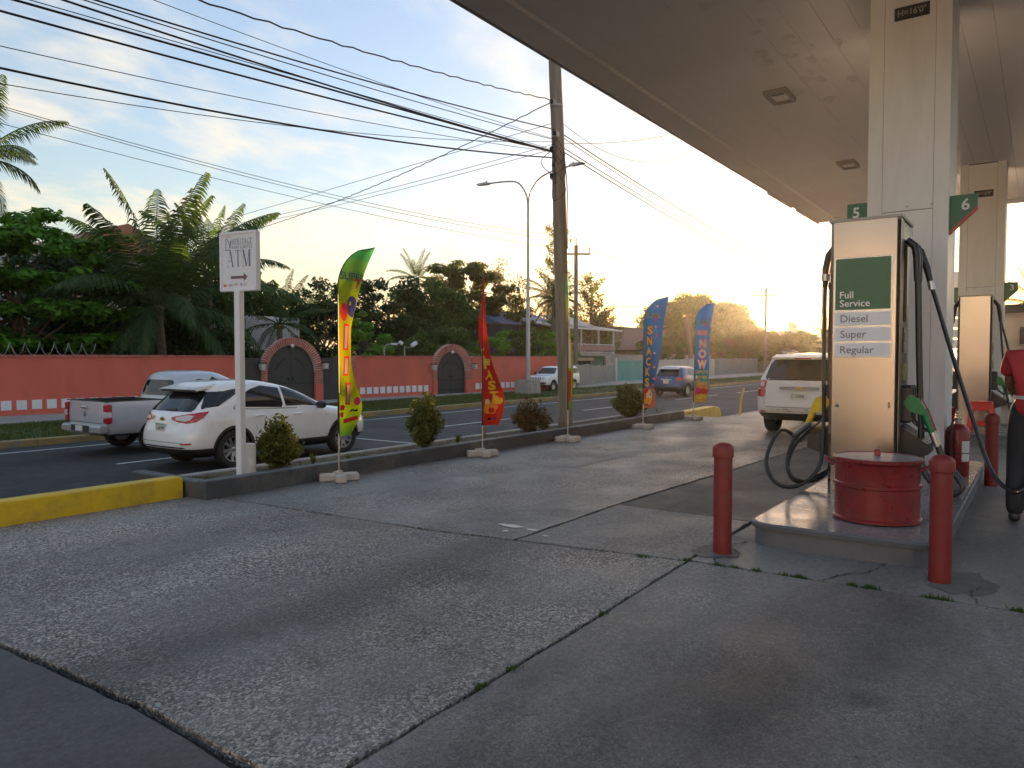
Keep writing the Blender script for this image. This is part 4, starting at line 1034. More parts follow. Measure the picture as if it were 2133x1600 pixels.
# ---- white older crossover leaving the forecourt
ew = Loft([(.30, .26, 4.4, .78, .35, .7, 5, 3), (.42, .08, 4.62, .87, .45, .9, 5, 3), (.56, .0, 4.72, .905, .5, .95, 4.6, 3), (.74, .03, 4.74, .915, .5, 1., 4.6, 3), (.90, .07, 4.66, .915, .5, 1.1, 4.6, 2.8), (1.02, .10, 4.3, .91, .5, 1.1, 4.6, 2.8),
           (1.08, .12, 3.8, .90, .5, .9, 4.6, 3), (1.14, .15, 3.5, .885, .5, .8, 4.6, 3.2), (1.30, .24, 3.1, .835, .5, .7, 4.6, 3.4), (1.48, .35, 2.72, .765, .5, .7, 4.4, 3.4), (1.57, .40, 2.45, .725, .5, .7, 4.2, 3.2), (1.63, .46, 2.2, .67, .5, .6, 3.6, 3.),
           (1.668, .62, 1.9, .55, .45, .5, 3, 3), (1.685, .9, 1.6, .3, .3, .3, 2.6, 2.6)])
t = thing('white_suv', (15.62, 3.98, .004), 'dusty white SUV seen from behind beside the nearest pump', 'car')
car = Car(ew, t)
zs = sorted(set([round(z, 3) for z in dz(.30, .44, 4) + dz(.46, 1.02, 12) + dz(1.02, 1.14, 6) + dz(1.16, 1.57, 12) + dz(1.58, 1.685, 10)]))
link('body', cut_arches(ew.body(zs, .455), [M_wpaint2, M_clad], [(.98, .36, .41, .5, 1.2), (3.84, .36, .41, .5, 1.2)]), t, True)
for x in (.98, 3.84):
    for y in (-.78, .78): wheel(t, x, y, .36, .235, 5)
car.end('rear_window', [(-.74, 1.13), (.74, 1.13), (.66, 1.555), (-.66, 1.555)], M_tglass, nc=14, r=.06)
for g in (-1, 1):
    car.side('quarter_glass', [(.32, 1.20), (1.15, 1.17), (1.15, 1.52), (.52, 1.52)], M_tglass, g)
    car.side('door_glass', [(1.22, 1.17), (2.2, 1.14), (2.18, 1.55), (1.24, 1.55)], M_tglass, g)
    car.side('door_glass', [(2.26, 1.14), (3.3, 1.10), (2.74, 1.46), (2.24, 1.55)], M_tglass, g)
    for zc in (1.045, .87):
        ll = car.wrap('tail_lamp', rounded([(-.30, zc - .095), (.24, zc - .085), (.26, zc + .085), (-.30, zc + .095)], .1, 5), M_tail, g, r=0, nr=10)
    car.wrap('tail_lamp_lens', rounded([(-.22, .995), (-.04, .995), (-.04, 1.095), (-.22, 1.095)], .06, 5), M_tailw, g, off=.012, r=0)
    car.wrap('reflector', [(-.30, .475), (-.06, .475), (-.06, .505), (-.30, .505)], M_tail, g, r=.005)
    MB().tube([(.75, g * .60, 1.665), (.9, g * .61, 1.725), (1.9, g * .62, 1.74), (2.3, g * .62, 1.70), (2.4, g * .62, 1.665)], .022, 8).build('roof_rail', M_clad, t, True, local=True)
    MB().box((-.0, g * .62, .40), (.12, .2, .02)).build('exhaust_shroud', M_clad, t, local=True)
plate(car, .83, 'C-56866', .02, .30, .15, False, x=.012)
MB().box((.025, 0, .975), (.05, .78, .05), bev=.016).build('tailgate_trim', M_chrome, t, 30, local=True)
MB().prism([(-.08, .0), (-.03, .03), (.03, .03), (.08, 0), (.03, -.03), (-.03, -.03)], lambda a, b: (-.008, a, .977 + b), lambda a, b: (.03, a, .977 + b)).build('badge', M_gold, t, local=True)
m = MB(); put_text(m, 'EQUINOX', lambda a, b: (ew.rear(-.5, .68) - .008, -.42 - a, .685 + b), .028, w=.2); put_text(m, 'LS', lambda a, b: (ew.rear(-.6, .68) - .008, -.64 - a, .685 + b), .025); m.build('badge_lettering', M_ink, t, local=True)
MB().box((ew.rear(-.5, .66) - .004, -.52, .655), (.006, .16, .022)).build('badge', M_ink, t, local=True)
for (z, w) in ((.58, .66), ): car.end('tailgate_seam', [(-w, z), (w, z), (w, z + .01), (-w, z + .01)], M_dark, r=0, nr=1, nc=14)
for g in (-1, 1): car.end('tailgate_seam', [(g * .70, .62), (g * .709, .62), (g * .735, 1.12), (g * .726, 1.12)], M_dark, r=0, nr=8, nc=1)
m = MB()
random.seed(6)
for k in range(9):
    y = random.uniform(-.5, .45); z = random.uniform(.46, .57); m.box((ew.rear(y, z) - .003, y, z), (.006, random.uniform(.03, .14), random.uniform(.004, .012)))
m.build('bumper_scrape', M_ink, t, local=True)
car.strip('door_seam', [(1.2, 1.12), (1.2, .5)], .009, M_dark); car.strip('door_seam', [(2.22, 1.12), (2.22, .5)], .009, M_dark)
mirror(car, 3.12, 1.12, M_wpaint2)
sp = MB().prism([(.26, 1.60), (.62, 1.665), (.64, 1.60), (.30, 1.565)], lambda a, b: (a, -.62, b), lambda a, b: (a, .62, b)).build('roof_spoiler', M_wpaint2, t, local=True)
MB().box((.262, -.0, 1.575), (.02, .32, .02)).build('brake_lamp', M_tail, sp, local=True)
MB().prism([(.95, 1.675), (1.1, 1.68), (.90, 1.80), (.88, 1.80)], lambda a, b: (a, -.19, b), lambda a, b: (a, -.175, b)).build('antenna', M_clad, t, local=True)
MB().tube([(ew.rear(0, 1.17) - .02, 0, 1.16), (ew.rear(.34, 1.17) - .02, .34, 1.18)], .012, 6).build('rear_wiper', M_blackpl, t, local=True)
MB().box((2.4, 0, .33), (3.6, 1.2, .1)).build('chassis', M_under, t, local=True)

# ---- blue crossover farther down the road
bl = Loft([(.26, .30, 4.3, .74, .5, .7, 4, 3), (.38, .08, 4.5, .85, .55, .9, 4, 3), (.52, .0, 4.6, .88, .6, .95, 4, 3), (.72, .02, 4.6, .90, .6, 1., 3.8, 3), (.88, .05, 4.5, .90, .65, 1.1, 3.6, 2.8), (.98, .07, 4.2, .89, .65, 1.1, 3.6, 2.8), (1.05, .10, 3.7, .88, .65, .9, 3.6, 3),
           (1.10, .13, 3.4, .86, .65, .8, 3.6, 3.2), (1.25, .25, 3.05, .81, .65, .7, 3.6, 3.4), (1.42, .40, 2.6, .74, .65, .7, 3.6, 3.4), (1.52, .47, 2.3, .69, .65, .6, 3.4, 3.2), (1.60, .6, 2.0, .58, .55, .5, 3, 3), (1.64, .9, 1.7, .35, .35, .35, 2.6, 2.6)])
t = thing('blue_crossover', (37.3, 16.35, -.496), 'dark blue crossover driving away between the two blue flags', 'car')
car = Car(bl, t)
zs = sorted(set([round(z, 3) for z in dz(.26, .5, 4) + dz(.54, 1.0, 9) + dz(1.0, 1.1, 5) + dz(1.12, 1.52, 10) + dz(1.53, 1.64, 8)]))
link('body', cut_arches(bl.body(zs, .50), [M_bpaint, M_clad], [(.95, .36, .4, .5, 1.2), (3.64, .36, .4, .5, 1.2)]), t, True)
for x in (.95, 3.64):
    for y in (-.77, .77): wheel(t, x, y, .36, .225, 5)
car.end('rear_window', [(-.64, 1.10), (.64, 1.10), (.54, 1.46), (-.54, 1.46)], M_tglass, nc=14, r=.07)
for g in (-1, 1):
    car.side('door_glass', [(.9, 1.17), (2.05, 1.11), (2.05, 1.5), (1.2, 1.5)], M_tglass, g)
    car.side('door_glass', [(2.1, 1.11), (3.1, 1.08), (2.6, 1.4), (2.1, 1.5)], M_tglass, g)
    car.wrap('tail_lamp', [(-.42, .88), (-.38, 1.02), (.2, 1.07), (.22, .96), (-.1, .86)], M_tail, g)
plate(car, .80, 'C-41207', 0, .31, .155, False)
car.end('tailgate_trim', [(-.30, .90), (.30, .90), (.28, .95), (-.28, .95)], M_chrome, off=.012, r=.01)
MB().lathe([(.055, 0), (.055, .012), (.04, .014)], (bl.rear(0, 1.02) - .004, 0, 1.02), 16, mat=Matrix.Rotation(R(-90), 4, 'Y')).build('badge', M_chrome, t, local=True)
sp = MB().prism([(.30, 1.48), (.7, 1.6), (.72, 1.54), (.36, 1.45)], lambda a, b: (a, -.54, b), lambda a, b: (a, .54, b)).build('roof_spoiler', M_bpaint, t, local=True)
mirror(car, 2.9, 1.07, M_bpaint)

# ---- white jeep-like SUV parked on the far pavement, facing the camera
jp = Loft([(.30, .10, 4.30, .80, .3, .4, 6, 5), (.45, .0, 4.42, .86, .3, .45, 6, 5), (.70, .0, 4.42, .875, .3, .45, 6, 5), (.92, .02, 4.40, .875, .3, .45, 6, 5), (1.02, .03, 4.25, .865, .3, .5, 6, 5), (1.06, .04, 3.5, .855, .3, .5, 6, 5), (1.10, .05, 3.25, .845, .3, .5, 6, 5), (1.35, .12, 2.95, .79, .3, .5, 6, 5), (1.55, .18, 2.7, .73, .3, .5, 5, 4), (1.63, .26, 2.5, .66, .35, .5, 4, 4), (1.66, .5, 2.2, .5, .3, .3, 3, 3)])
t = thing('white_boxy_suv', (40.0, 23.9, -.36), 'white boxy SUV parked behind the utility pole, facing the camera', 'car', rz=math.pi)
car = Car(jp, t)
zs = sorted(set([round(z, 3) for z in dz(.30, .5, 4) + dz(.54, 1.0, 9) + dz(1.0, 1.1, 5) + dz(1.12, 1.52, 10) + dz(1.53, 1.66, 8)]))
t.scale = (.88, .88, .88); t.matrix_basis = Matrix.Translation((40.0, 23.9, -.36)) @ Matrix.Rotation(math.pi, 4, 'Z') @ Matrix.Scale(.88, 4)
link('body', cut_arches(jp.body(zs, .44), [M_wpaint, M_clad], [(.85, .36, .42, .5, 1.2), (3.50, .36, .42, .5, 1.2)]), t, True)
for x in (.85, 3.5):
    for y in (-.77, .77): wheel(t, x, y, .36, .225, 5)
car.end('windscreen', [(-.70, 1.14), (.70, 1.14), (.60, 1.55), (-.60, 1.55)], M_tglass, nc=14, r=.07, front=True)
for g in (-1, 1):
    car.side('quarter_glass', [(.2, 1.14), (.95, 1.14), (.95, 1.5), (.28, 1.5)], M_tglass, g)
    car.side('door_glass', [(1.0, 1.14), (1.85, 1.13), (1.85, 1.52), (1.0, 1.52)], M_tglass, g)
    car.side('door_glass', [(1.9, 1.13), (2.9, 1.12), (2.55, 1.5), (1.9, 1.52)], M_tglass, g)
    P, F = scan(rounded([(g * .50, .78), (g * .72, .78), (g * .72, .97), (g * .50, .97)], .09, 6)); MB().add([(jp.front(y, z) + .01, y, z) for (y, z) in P], F).build('headlamp', M_glass_l, t, local=True)
for k in range(7):
    y = (k - 3) * .13; car.end('grille_slot', [(y - .035, .76), (y + .035, .76), (y + .035, .98), (y - .035, .98)], M_dark, r=.02, front=True, nr=4, nc=2)
car.end('front_bumper', [(-.8, .46), (.8, .46), (.8, .62), (-.8, .62)], M_clad, front=True, r=.02, off=.01)
mirror(car, 2.85, 1.1, M_clad)
# ------------------------------------------------------------------ feather flags
RT = Vector((math.sin(HEAD), -math.cos(HEAD), 0)); AW = Vector((math.cos(HEAD), math.sin(HEAD), 0))
M_flagbase = pm('cast_base', (.46, .41, .36), .85, var=.1, vscale=9, bump=.3, bscale=40)
M_sleeve = pm('black_sleeve', (.015, .013, .013), .6, var=.2)
def cloth(name, stops, trans=.45):
    """printed fabric whose colour runs up the flag; stops = (height 0..1, colour)"""
    m = bpy.data.materials.new(name); m.use_nodes = True; nd, ln = m.node_tree.nodes, m.node_tree.links
    b = nd['Principled BSDF']; b.inputs['Roughness'].default_value = .55; b.inputs['Specular IOR Level'].default_value = .0
    t = nd.new('ShaderNodeTexCoord'); sp = nd.new('ShaderNodeSeparateXYZ'); ln.new(t.outputs['Object'], sp.inputs[0])
    n = N(nd, 'ShaderNodeTexNoise', Scale=3.0, Detail=3.0); ln.new(t.outputs['Object'], n.inputs['Vector'])
    z = math_node(nd, ln, 'MULTIPLY_ADD', n.outputs['Fac'], .5); ln.new(sp.outputs[2], z.node.inputs[2]); z = math_node(nd, ln, 'ADD', z, -.25)
    z = math_node(nd, ln, 'DIVIDE', z, 3.0)
    r = nd.new('ShaderNodeValToRGB'); ln.new(z, r.inputs[0]); e = r.color_ramp.elements
    while len(e) < len(stops): e.new(.5)
    for k, (p_, c_) in enumerate(stops): e[k].position = p_; e[k].color = (*c_, 1)
    ln.new(r.outputs[0], b.inputs['Base Color'])
    n2 = N(nd, 'ShaderNodeTexNoise', Scale=26.0, Detail=3.0, Distortion=1.2); ln.new(t.outputs['Object'], n2.inputs['Vector'])
    bp = nd.new('ShaderNodeBump'); bp.inputs['Strength'].default_value = .35; bp.inputs['Distance'].default_value = .02; ln.new(n2.outputs['Fac'], bp.inputs['Height']); ln.new(bp.outputs[0], b.inputs['Normal'])
    tr = nd.new('ShaderNodeBsdfTranslucent'); ln.new(r.outputs[0], tr.inputs[0]); ln.new(bp.outputs[0], tr.inputs['Normal'])
    ms = nd.new('ShaderNodeMixShader'); ms.inputs[0].default_value = trans; ln.new(b.outputs[0], ms.inputs[1]); ln.new(tr.outputs[0], ms.inputs[2]); ln.new(ms.outputs[0], nd['Material Output'].inputs[0])
    return m
def print_mat(name, col): return pm(name, col, .55, var=.05, trans=.15, spec=0.0)
class Flag:
    def __init__(s, x, y, label, rows, zb, zt, zs, mat, bulge=0.0, ripple=.02, lean=0.0, seed=1):
        """rows: (z, sideways reach of the free edge, its reach in depth)"""
        s.x, s.y, s.zb, s.zt, s.zs, s.rows = x, y, zb, zt, zs, sorted(rows)
        s.bulge, s.rip, s.lean, s.seed = bulge, ripple, lean, seed
        s.t = thing('feather_flag', (x, y, 0), label, 'flag', 'feather flags along the planter')
        s.c = list(zip(*s.rows))
        v_ = Vector((x, y, 0)).normalized(); s.aw = v_; s.rt = Vector((v_.y, -v_.x, 0))
        base = MB()
        for a in (20, 110):
            base.box((x, y, .05), (.50, .13, .10), rz=R(a) + HEAD, bev=.015)
        base.lathe([(.05, .09), (.045, .13)], (x, y, 0), 12)
        base.build('base', M_flagbase, s.t, 30)
        MB().tube([(x, y, .05), (x, y, zb + .1)], .011, 8).build('pole', M_alu, s.t, True)
        pts = []
        for k in range(40):
            z = zb - .02 + (zt - zb + .02) * k / 39; pts.append(s.P(max(z, zb), 0, lift=0))
        MB().tube(pts, [.014 - .008 * k / 39 for k in range(40)], 8).build('pole_sleeve', M_sleeve, s.t, True)
        nu, nv = 60, 14
        MB().grid(lambda a, b: s.P(zb + (zt - zb) * a, b), nu, nv).build('banner', mat, s.t, 'all', fix=False)
    def lead(s, z):
        if z <= s.zs: return 0.
        t = min(1., (z - s.zs) / (s.zt - s.zs)); return s.reach(s.zt)[0] * (1 - math.sqrt(max(0, 1 - t ** 2.2)))
    def reach(s, z): return pchip(s.c[0], s.c[1], z), pchip(s.c[0], s.c[2], z)
    def P(s, z, b, lift=0.0):
        e, d = s.reach(z); l = s.lead(z); ld = s.reach(s.zt)[1] * (l / max(.02, s.reach(s.zt)[0])) if s.zt else 0
        ld = max(min(ld, abs(s.reach(s.zt)[1])), -abs(s.reach(s.zt)[1]))
        k = (z - s.zb) / (s.zt - s.zb)
        sd = l + (e - l) * b; dp = ld + (d - ld) * b
        w = math.sin(math.pi * b) if b < 1 else 0
        amp = s.rip * (0.3 + b)
        dp += amp * math.sin(9 * k + 5 * b + s.seed) + .4 * amp * math.sin(23 * k + 3 * b + 2 * s.seed)
        sd += -s.bulge * w * math.exp(-((k - .62) / .2) ** 2)
        dp *= 1.0
        return Vector((s.x, s.y, z)) + s.rt * (sd + s.lean * k) + s.aw * dp - s.aw * lift
    def S(s, z, a, lift=.006):
        e, d = s.reach(z); l = s.lead(z); return s.P(z, min(.985, max(.015, (a - l) / max(.02, e - l))), lift)
    def text(s, body, a, z, h, mat, w=None, bold=.03, slant=0.0, lift=.006, name='lettering', back=None):
        if back:
            m = MB(); put_text(m, body, lambda p, q: s.S(z + q, a + p + slant * q, lift), h, w=w, bold=bold + .05, align='c'); m.build(name + '_outline', back, s.t)
        m = MB(); put_text(m, body, lambda p, q: s.S(z + q, a + p + slant * q, lift + .004), h, w=w, bold=bold, align='c'); return m.build(name, mat, s.t)
    def blob(s, a, z, ra, rz_, mat, n=16, lift=.006, name='print', irr=0.0, seed=0):
        rnd = random.Random(seed); pts = [s.S(z, a, lift)]
        for k in range(n):
            w = 2 * math.pi * k / n; q = 1 + irr * rnd.uniform(-1, 1); pts.append(s.S(z + rz_ * math.sin(w) * q, a + ra * math.cos(w) * q, lift))
        return MB().add(pts, [(0, 1 + k, 1 + (k + 1) % n) for k in range(n)]).build(name, mat, s.t)
    def poly(s, pts, mat, lift=.006, name='print'):
        P, F = scan(pts, 10, 3); return MB().add([s.S(z, a, lift) for (a, z) in P], F).build(name, mat, s.t)
    def logo(s, a, z, w, h):
        s.text('SUPER', a, z, h, print_mat('print_logo_green', (.02, .13, .07)), w=w, bold=.0, back=print_mat('print_logo_edge', (.35, .5, .38)))
        s.text('7', a + w * .18, z - h * 1.0, h * 1.3, print_mat('print_logo_red', (.55, .05, .05)), w=h * .8, lift=.012)
P_yel = print_mat('print_yellow', (.75, .47, .03)); P_black = print_mat('print_black', (.02, .015, .02)); P_red = print_mat('print_red', (.60, .035, .03)); P_white = print_mat('print_white', (.78, .74, .74))
P_pink = print_mat('print_pink', (.6, .03, .14)); P_purple = print_mat('print_purple', (.05, .045, .16)); P_orange = print_mat('print_orange', (.75, .26, .03)); P_cream = print_mat('print_cream', (.78, .55, .30))
C_green = cloth('green_yellow_cloth', [(.18, (.10, .30, .03)), (.30, (.36, .44, .008)), (.62, (.50, .36, .004)), (.82, (.30, .38, .02)), (.95, (.04, .22, .06))], .42)
C_red = cloth('red_cloth', [(.2, (.55, .03, .012)), (.6, (.58, .02, .018)), (.9, (.6, .05, .02))], .55)
C_blue = cloth('blue_cloth', [(.16, (.55, .15, .06)), (.27, (.45, .14, .08)), (.33, (.015, .10, .34)), (.6, (.015, .14, .42)), (.95, (.02, .13, .42))], .12)
C_blue2 = cloth('blue_teal_cloth', [(.16, (.6, .28, .04)), (.26, (.62, .20, .05)), (.33, (.02, .17, .2)), (.5, (.015, .13, .38)), (.95, (.02, .13, .42))], .12)

f1 = Flag(6.62, 7.44, 'yellow and green feather flag with balloons, nearest to the ATM sign', [(.58, .15, .12), (.80, .27, .18), (.95, .31, .25), (1.25, .23, .40), (1.56, .17, .46), (1.9, .17, .47), (2.38, .26, .42), (2.75, .36, .34), (3.06, .49, .22)], .58, 3.06, 2.45, C_green, ripple=.02, seed=2)
f1.logo(.20, 2.62, .33, .10)
f1.blob(.19, 2.28, .075, .14, P_purple, name='balloon_print'); f1.blob(.08, 2.2, .045, .12, P_red, name='balloon_print', lift=.004); f1.blob(.245, 1.02, .045, .055, P_pink, name='balloon_print')
for (za, zb_, a) in ((1.70, 2.05, .1), (1.36, 1.62, .1), (.98, 1.27, .12)):
    f1.poly([(a - .035, za), (a + .03, za), (a + .045, zb_), (a - .02, zb_)], P_red, name='banner_box'); f1.poly([(a - .018, za + .025), (a + .018, za + .025), (a + .03, zb_ - .03), (a - .006, zb_ - .03)], print_mat('print_pale_box', (.42, .30, .26)), lift=.011, name='banner_box_fill')
f1.poly([(.06, .74), (.25, .78), (.25, .83), (.06, .80)], P_red, name='banner_box')
f1.text('~', .2, .86, .12, P_black, w=.1)
f1.blob(.05, .95, .03, .04, P_red, irr=.3); f1.blob(.04, .86, .025, .035, P_red, irr=.3, seed=3)
f2 = Flag(9.63, 7.40, 'red feather flag with yellow breakfast lettering', [(.50, .26, .1), (.70, .34, .15), (.95, .36, .25), (1.2, .28, .38), (1.5, .17, .48), (1.85, .10, .52), (2.3, .06, .5), (2.7, .035, .4), (2.96, .03, .3)], .50, 2.96, 2.4, C_red, bulge=.10, ripple=.018, seed=5)
for (ch, z, a, w) in (('K', 1.60, .05, .09), ('F', 1.43, .09, .1), ('A', 1.25, .12, .13), ('S', 1.08, .16, .13), ('T', .91, .19, .14)): f2.text(ch, a, z, .14, P_yel, w=w, bold=.04, back=print_mat('print_gold', (.8, .6, .2)) if ch in 'KF' else None)
f2.blob(.13, .78, .11, .10, P_orange, irr=.2, name='food_print'); f2.blob(.24, .90, .08, .07, P_yel, irr=.25, seed=2, name='food_print', lift=.008); f2.blob(.15, .74, .05, .05, P_red, irr=.2, seed=4, lift=.012, name='food_print'); f2.blob(.08, .88, .04, .05, P_cream, irr=.2, seed=8, lift=.012, name='food_print')
f2.poly([(.08, .585), (.14, .585), (.14, .62), (.08, .62)], P_black); f2.poly([(.17, .59), (.23, .60), (.23, .63), (.17, .62)], P_purple)
f3 = Flag(12.25, 7.36, 'narrow multicoloured feather flag seen edge-on before the utility pole', [(.60, .06, .42), (1.2, .10, .46), (1.8, .08, .5), (2.4, -.03, .48), (3.0, -.06, .3), (3.2, -.05, .22)], .60, 3.2, 2.6, C_green, ripple=.04, seed=4)
f3.poly([(.01, .75), (.055, .75), (.06, 1.35), (.015, 1.35)], P_red); f3.poly([(.01, 1.4), (.06, 1.4), (.05, 2.0), (.01, 2.0)], P_white, lift=.004)
f4 = Flag(15.47, 7.32, 'blue feather flag with yellow vertical SNACKS lettering', [(.46, .22, .05), (.62, .27, .08), (.94, .23, .3), (1.36, .32, .3), (1.68, .38, .25), (2.25, .43, .22), (2.65, .49, .18), (2.97, .56, .12)], .46, 2.97, 2.35, C_blue, ripple=.02, seed=7)
for k, ch in enumerate('SNACKS'): f4.text(ch, .145 - .012 * k, 2.13 - .235 * k + .0, .185, P_yel, w=.115 - .004 * k, bold=.05, back=P_black)
f4.logo(.21, 2.50, .33, .10)
for (a, z, c_) in ((.27, 2.3, P_cream), (.30, 2.1, P_pink), (.2, 1.95, P_pink), (.25, 1.38, P_cream), (.24, 1.12, P_white), (.22, .97, P_yel), (.3, 2.75, P_white), (.24, 1.7, P_white)): f4.blob(a, z, .022, .022, c_, 8, irr=.3, seed=int(z * 100), name='confetti_print')
f4.blob(.06, .83, .06, .09, P_red, name='food_print', irr=.1); f4.blob(.13, .72, .07, .16, P_cream, name='food_print', irr=.2, seed=3, lift=.009); f4.blob(.1, .62, .08, .07, P_orange, name='food_print', irr=.2, seed=5, lift=.012); f4.poly([(.03, .52), (.12, .52), (.12, .545), (.03, .545)], P_black, lift=.014)
f5 = Flag(18.36, 7.28, 'blue feather flag with pink ORDER NOW lettering', [(.46, .30, .05), (.75, .35, .1), (1.0, .36, .12), (1.37, .37, .15), (1.9, .34, .2), (2.3, .37, .18), (2.7, .42, .15), (3.0, .47, .1)], .46, 3.0, 2.5, C_blue2, ripple=.02, seed=9, lean=.04)
P_pk = print_mat('print_pale_pink', (.78, .58, .60))
f5.logo(.20, 2.46, .28, .09)
f5.text('ORDER', .18, 2.18, .12, P_pk, w=.27, bold=.03, back=P_red)
for (ch, z, w) in (('N', 1.86, .17), ('O', 1.60, .19), ('W', 1.33, .23)): f5.text(ch, .19, z, .21, P_pk, w=w, bold=.05, back=P_red)
f5.text('CONTACT US', .19, 1.20, .075, P_yel, w=.31, bold=.02); f5.text('77-7006', .21, 1.06, .075, P_yel, w=.22, bold=.02); f5.text('15-6379', .21, .91, .075, P_yel, w=.22, bold=.02)
f5.blob(.06, 1.1, .025, .045, P_white, 8); f5.blob(.06, .95, .025, .03, print_mat('print_green', (.05, .4, .1)), 10)
f5.blob(.10, .72, .07, .12, P_pink, name='food_print', irr=.2); f5.blob(.24, .74, .09, .08, P_red, name='food_print', irr=.2, seed=2, lift=.009); f5.blob(.20, .6, .13, .07, P_yel, name='food_print', irr=.25, seed=4, lift=.011); f5.blob(.26, .55, .06, .05, P_orange, name='food_print', irr=.2, seed=6, lift=.014)

# ------------------------------------------------------------------ ATM sign
M_signw = pm('sign_white', (.74, .74, .76), .4, var=.03, dirt=(.6, .59, .58), dscale=3, damt=.3)
M_signt = pm('sign_lettering_grey', (.16, .18, .24), .5, var=.04)
sg = thing('atm_sign', (5.86, 8.42, .06), 'white bank ATM sign with an arrow, on a white square post', 'sign')
SA = R(-79.0); sa = Vector((math.cos(SA), math.sin(SA), 0)); sn = Vector((-abs(math.sin(SA)), -math.cos(SA), 0)).normalized()
sn = Vector((math.sin(SA), -math.cos(SA), 0))            # towards the camera side
if sn.dot(Vector((-1, -1, 0))) < 0: sn = -sn
SCn = Vector((5.86, 8.42, 2.83)); SK = .9; SW, SH = .56, .71
Ms = Matrix.Rotation(SA, 4, 'Z')
MB().box(SCn, (SW, .05, SH), mat=Ms, bev=.006).build('panel', M_signw, sg)
fr = MB()
for (da, dz_, w, h) in ((0, SH / 2 + .008, SW + .05, .034), (0, -SH / 2 - .008, SW + .05, .034), (-SW / 2 - .008, 0, .034, SH + .02), (SW / 2 + .008, 0, .034, SH + .02)):
    fr.box(SCn + sa * da + Vector((0, 0, dz_)), (w, .075, h), mat=Ms, bev=.005)
fr.build('frame', M_signw, sg)
MB().box((5.83, 8.40, 1.22), (.085, .085, 2.46), rz=SA, bev=.006).build('post', M_signw, sg)
MB().lathe([(.115, -.05), (.112, .40), (.10, .415), (.001, .42)], (5.96, 8.46, .06), 20).build('footing', pm('white_footing', (.62, .60, .56), .7, var=.08, dirt=(.4, .37, .33), dscale=4, damt=.5, bump=.2), sg, True)
def sgp(a, b, l=.028): return SCn + sa * a * SK + Vector((0, 0, b * SK)) + sn * l
SERIF = {  # thick and thin strokes: (x0, z0, x1, z1, thickness) in a unit cell
    'A': [(.02, 0, .42, 1, .03), (.45, 1, .82, 0, .15), (.14, .36, .64, .36, .03), (0, .01, .2, .01, .03), (.66, .01, 1, .01, .03)],
    'T': [(.5, 0, .5, 1, .15), (.05, .985, .95, .985, .03), (.05, .8, .07, .985, .04), (.95, .8, .93, .985, .04), (.33, .01, .67, .01, .03)],
    'M': [(.12, 0, .14, 1, .03), (.14, 1, .52, .0, .14), (.52, 0, .86, 1, .03), (.88, 0, .88, 1, .15), (0, .01, .25, .01, .03), (.72, .01, 1.02, .01, .03), (0, .985, .2, .985, .03), (.8, .985, 1.02, .985, .03)],
    'H': [(.2, 0, .2, 1, .14), (.8, 0, .8, 1, .14), (.2, .5, .8, .5, .04)], 'E': [(.25, 0, .25, 1, .15), (.2, .98, .85, .98, .04), (.2, .5, .7, .5, .04), (.2, .02, .85, .02, .04), (.84, 0, .84, .25, .05), (.82, .75, .82, 1, .05)],
    'R': [(.22, 0, .22, 1, .15), (.2, .98, .6, .98, .05), (.65, .55, .72, .93, .14), (.2, .5, .6, .5, .05), (.5, .5, .85, 0, .15)], 'I': [(.5, 0, .5, 1, .16), (.3, .01, .7, .01, .03), (.3, .985, .7, .985, .03)],
    'G': [(.2, .15, .2, .85, .15), (.25, .96, .75, .96, .05), (.25, .04, .75, .04, .05), (.8, 0, .8, .42, .14), (.6, .42, .95, .42, .03), (.82, .75, .82, 1, .05)],
    'B': [(.22, 0, .22, 1, .15), (.2, .98, .6, .98, .05), (.68, .58, .7, .92, .13), (.2, .52, .6, .52, .05), (.2, .02, .62, .02, .05), (.74, .08, .74, .46, .14)],
    'N': [(.15, 0, .15, 1, .04), (.15, 1, .85, 0, .15), (.85, 0, .85, 1, .04)], 'K': [(.22, 0, .22, 1, .15), (.28, .45, .8, 1, .04), (.42, .6, .85, 0, .15)],
    'L': [(.25, 0, .25, 1, .15), (.2, .02, .85, .02, .04), (.84, 0, .84, .28, .05)], 'D': [(.22, 0, .22, 1, .15), (.2, .98, .6, .98, .05), (.2, .02, .6, .02, .05), (.78, .15, .78, .85, .15)], ' ': []}
def serif(mb, word, a0, b0, w, h, gap=.16, wide={}):
    tot = sum(wide.get(c_, 1.0) + gap for c_ in word) - gap; u = w / tot; x = a0
    for c_ in word:
        k = wide.get(c_, 1.0)
        for (x0, z0, x1, z1, th) in SERIF[c_]:
            p, q = Vector((x + x0 * u * k, b0 + z0 * h)), Vector((x + x1 * u * k, b0 + z1 * h)); d = q - p
            if abs(d.y) < 1e-4: n_ = Vector((0, 1)) * max(th * h / 2, .0022)
            else: n_ = Vector((1, 0)) * max(th * 1.25 * u * k / 2, .0024)
            mb.add([sgp(*(p - n_)), sgp(*(p + n_)), sgp(*(q + n_)), sgp(*(q - n_))], [(0, 1, 2, 3)])
        x += (k + gap) * u
m = MB(); serif(m, 'ATM', -.20, -.075, .43, .235, wide={'A': 1, 'T': .9, 'M': 1.25}); m.build('lettering', M_signt, sg)
m = MB(); serif(m, 'HERITAGE', -.115, .235, .38, .085, wide={'I': .55}); serif(m, 'BANK LIMITED', -.115, .18, .38, .042, wide={'I': .55, ' ': .5, 'M': 1.25}); m.build('lettering', M_signt, sg)
m = MB(); A_ = [(-.14, -.205), (.10, -.205), (.10, -.165), (.175, -.225), (.10, -.285), (.10, -.245), (-.14, -.245)]
m.add([sgp(a, b) for (a, b) in A_], [tuple(range(7))]); m.build('arrow', pm('arrow_maroon', (.17, .09, .10), .5), sg)
m = MB()
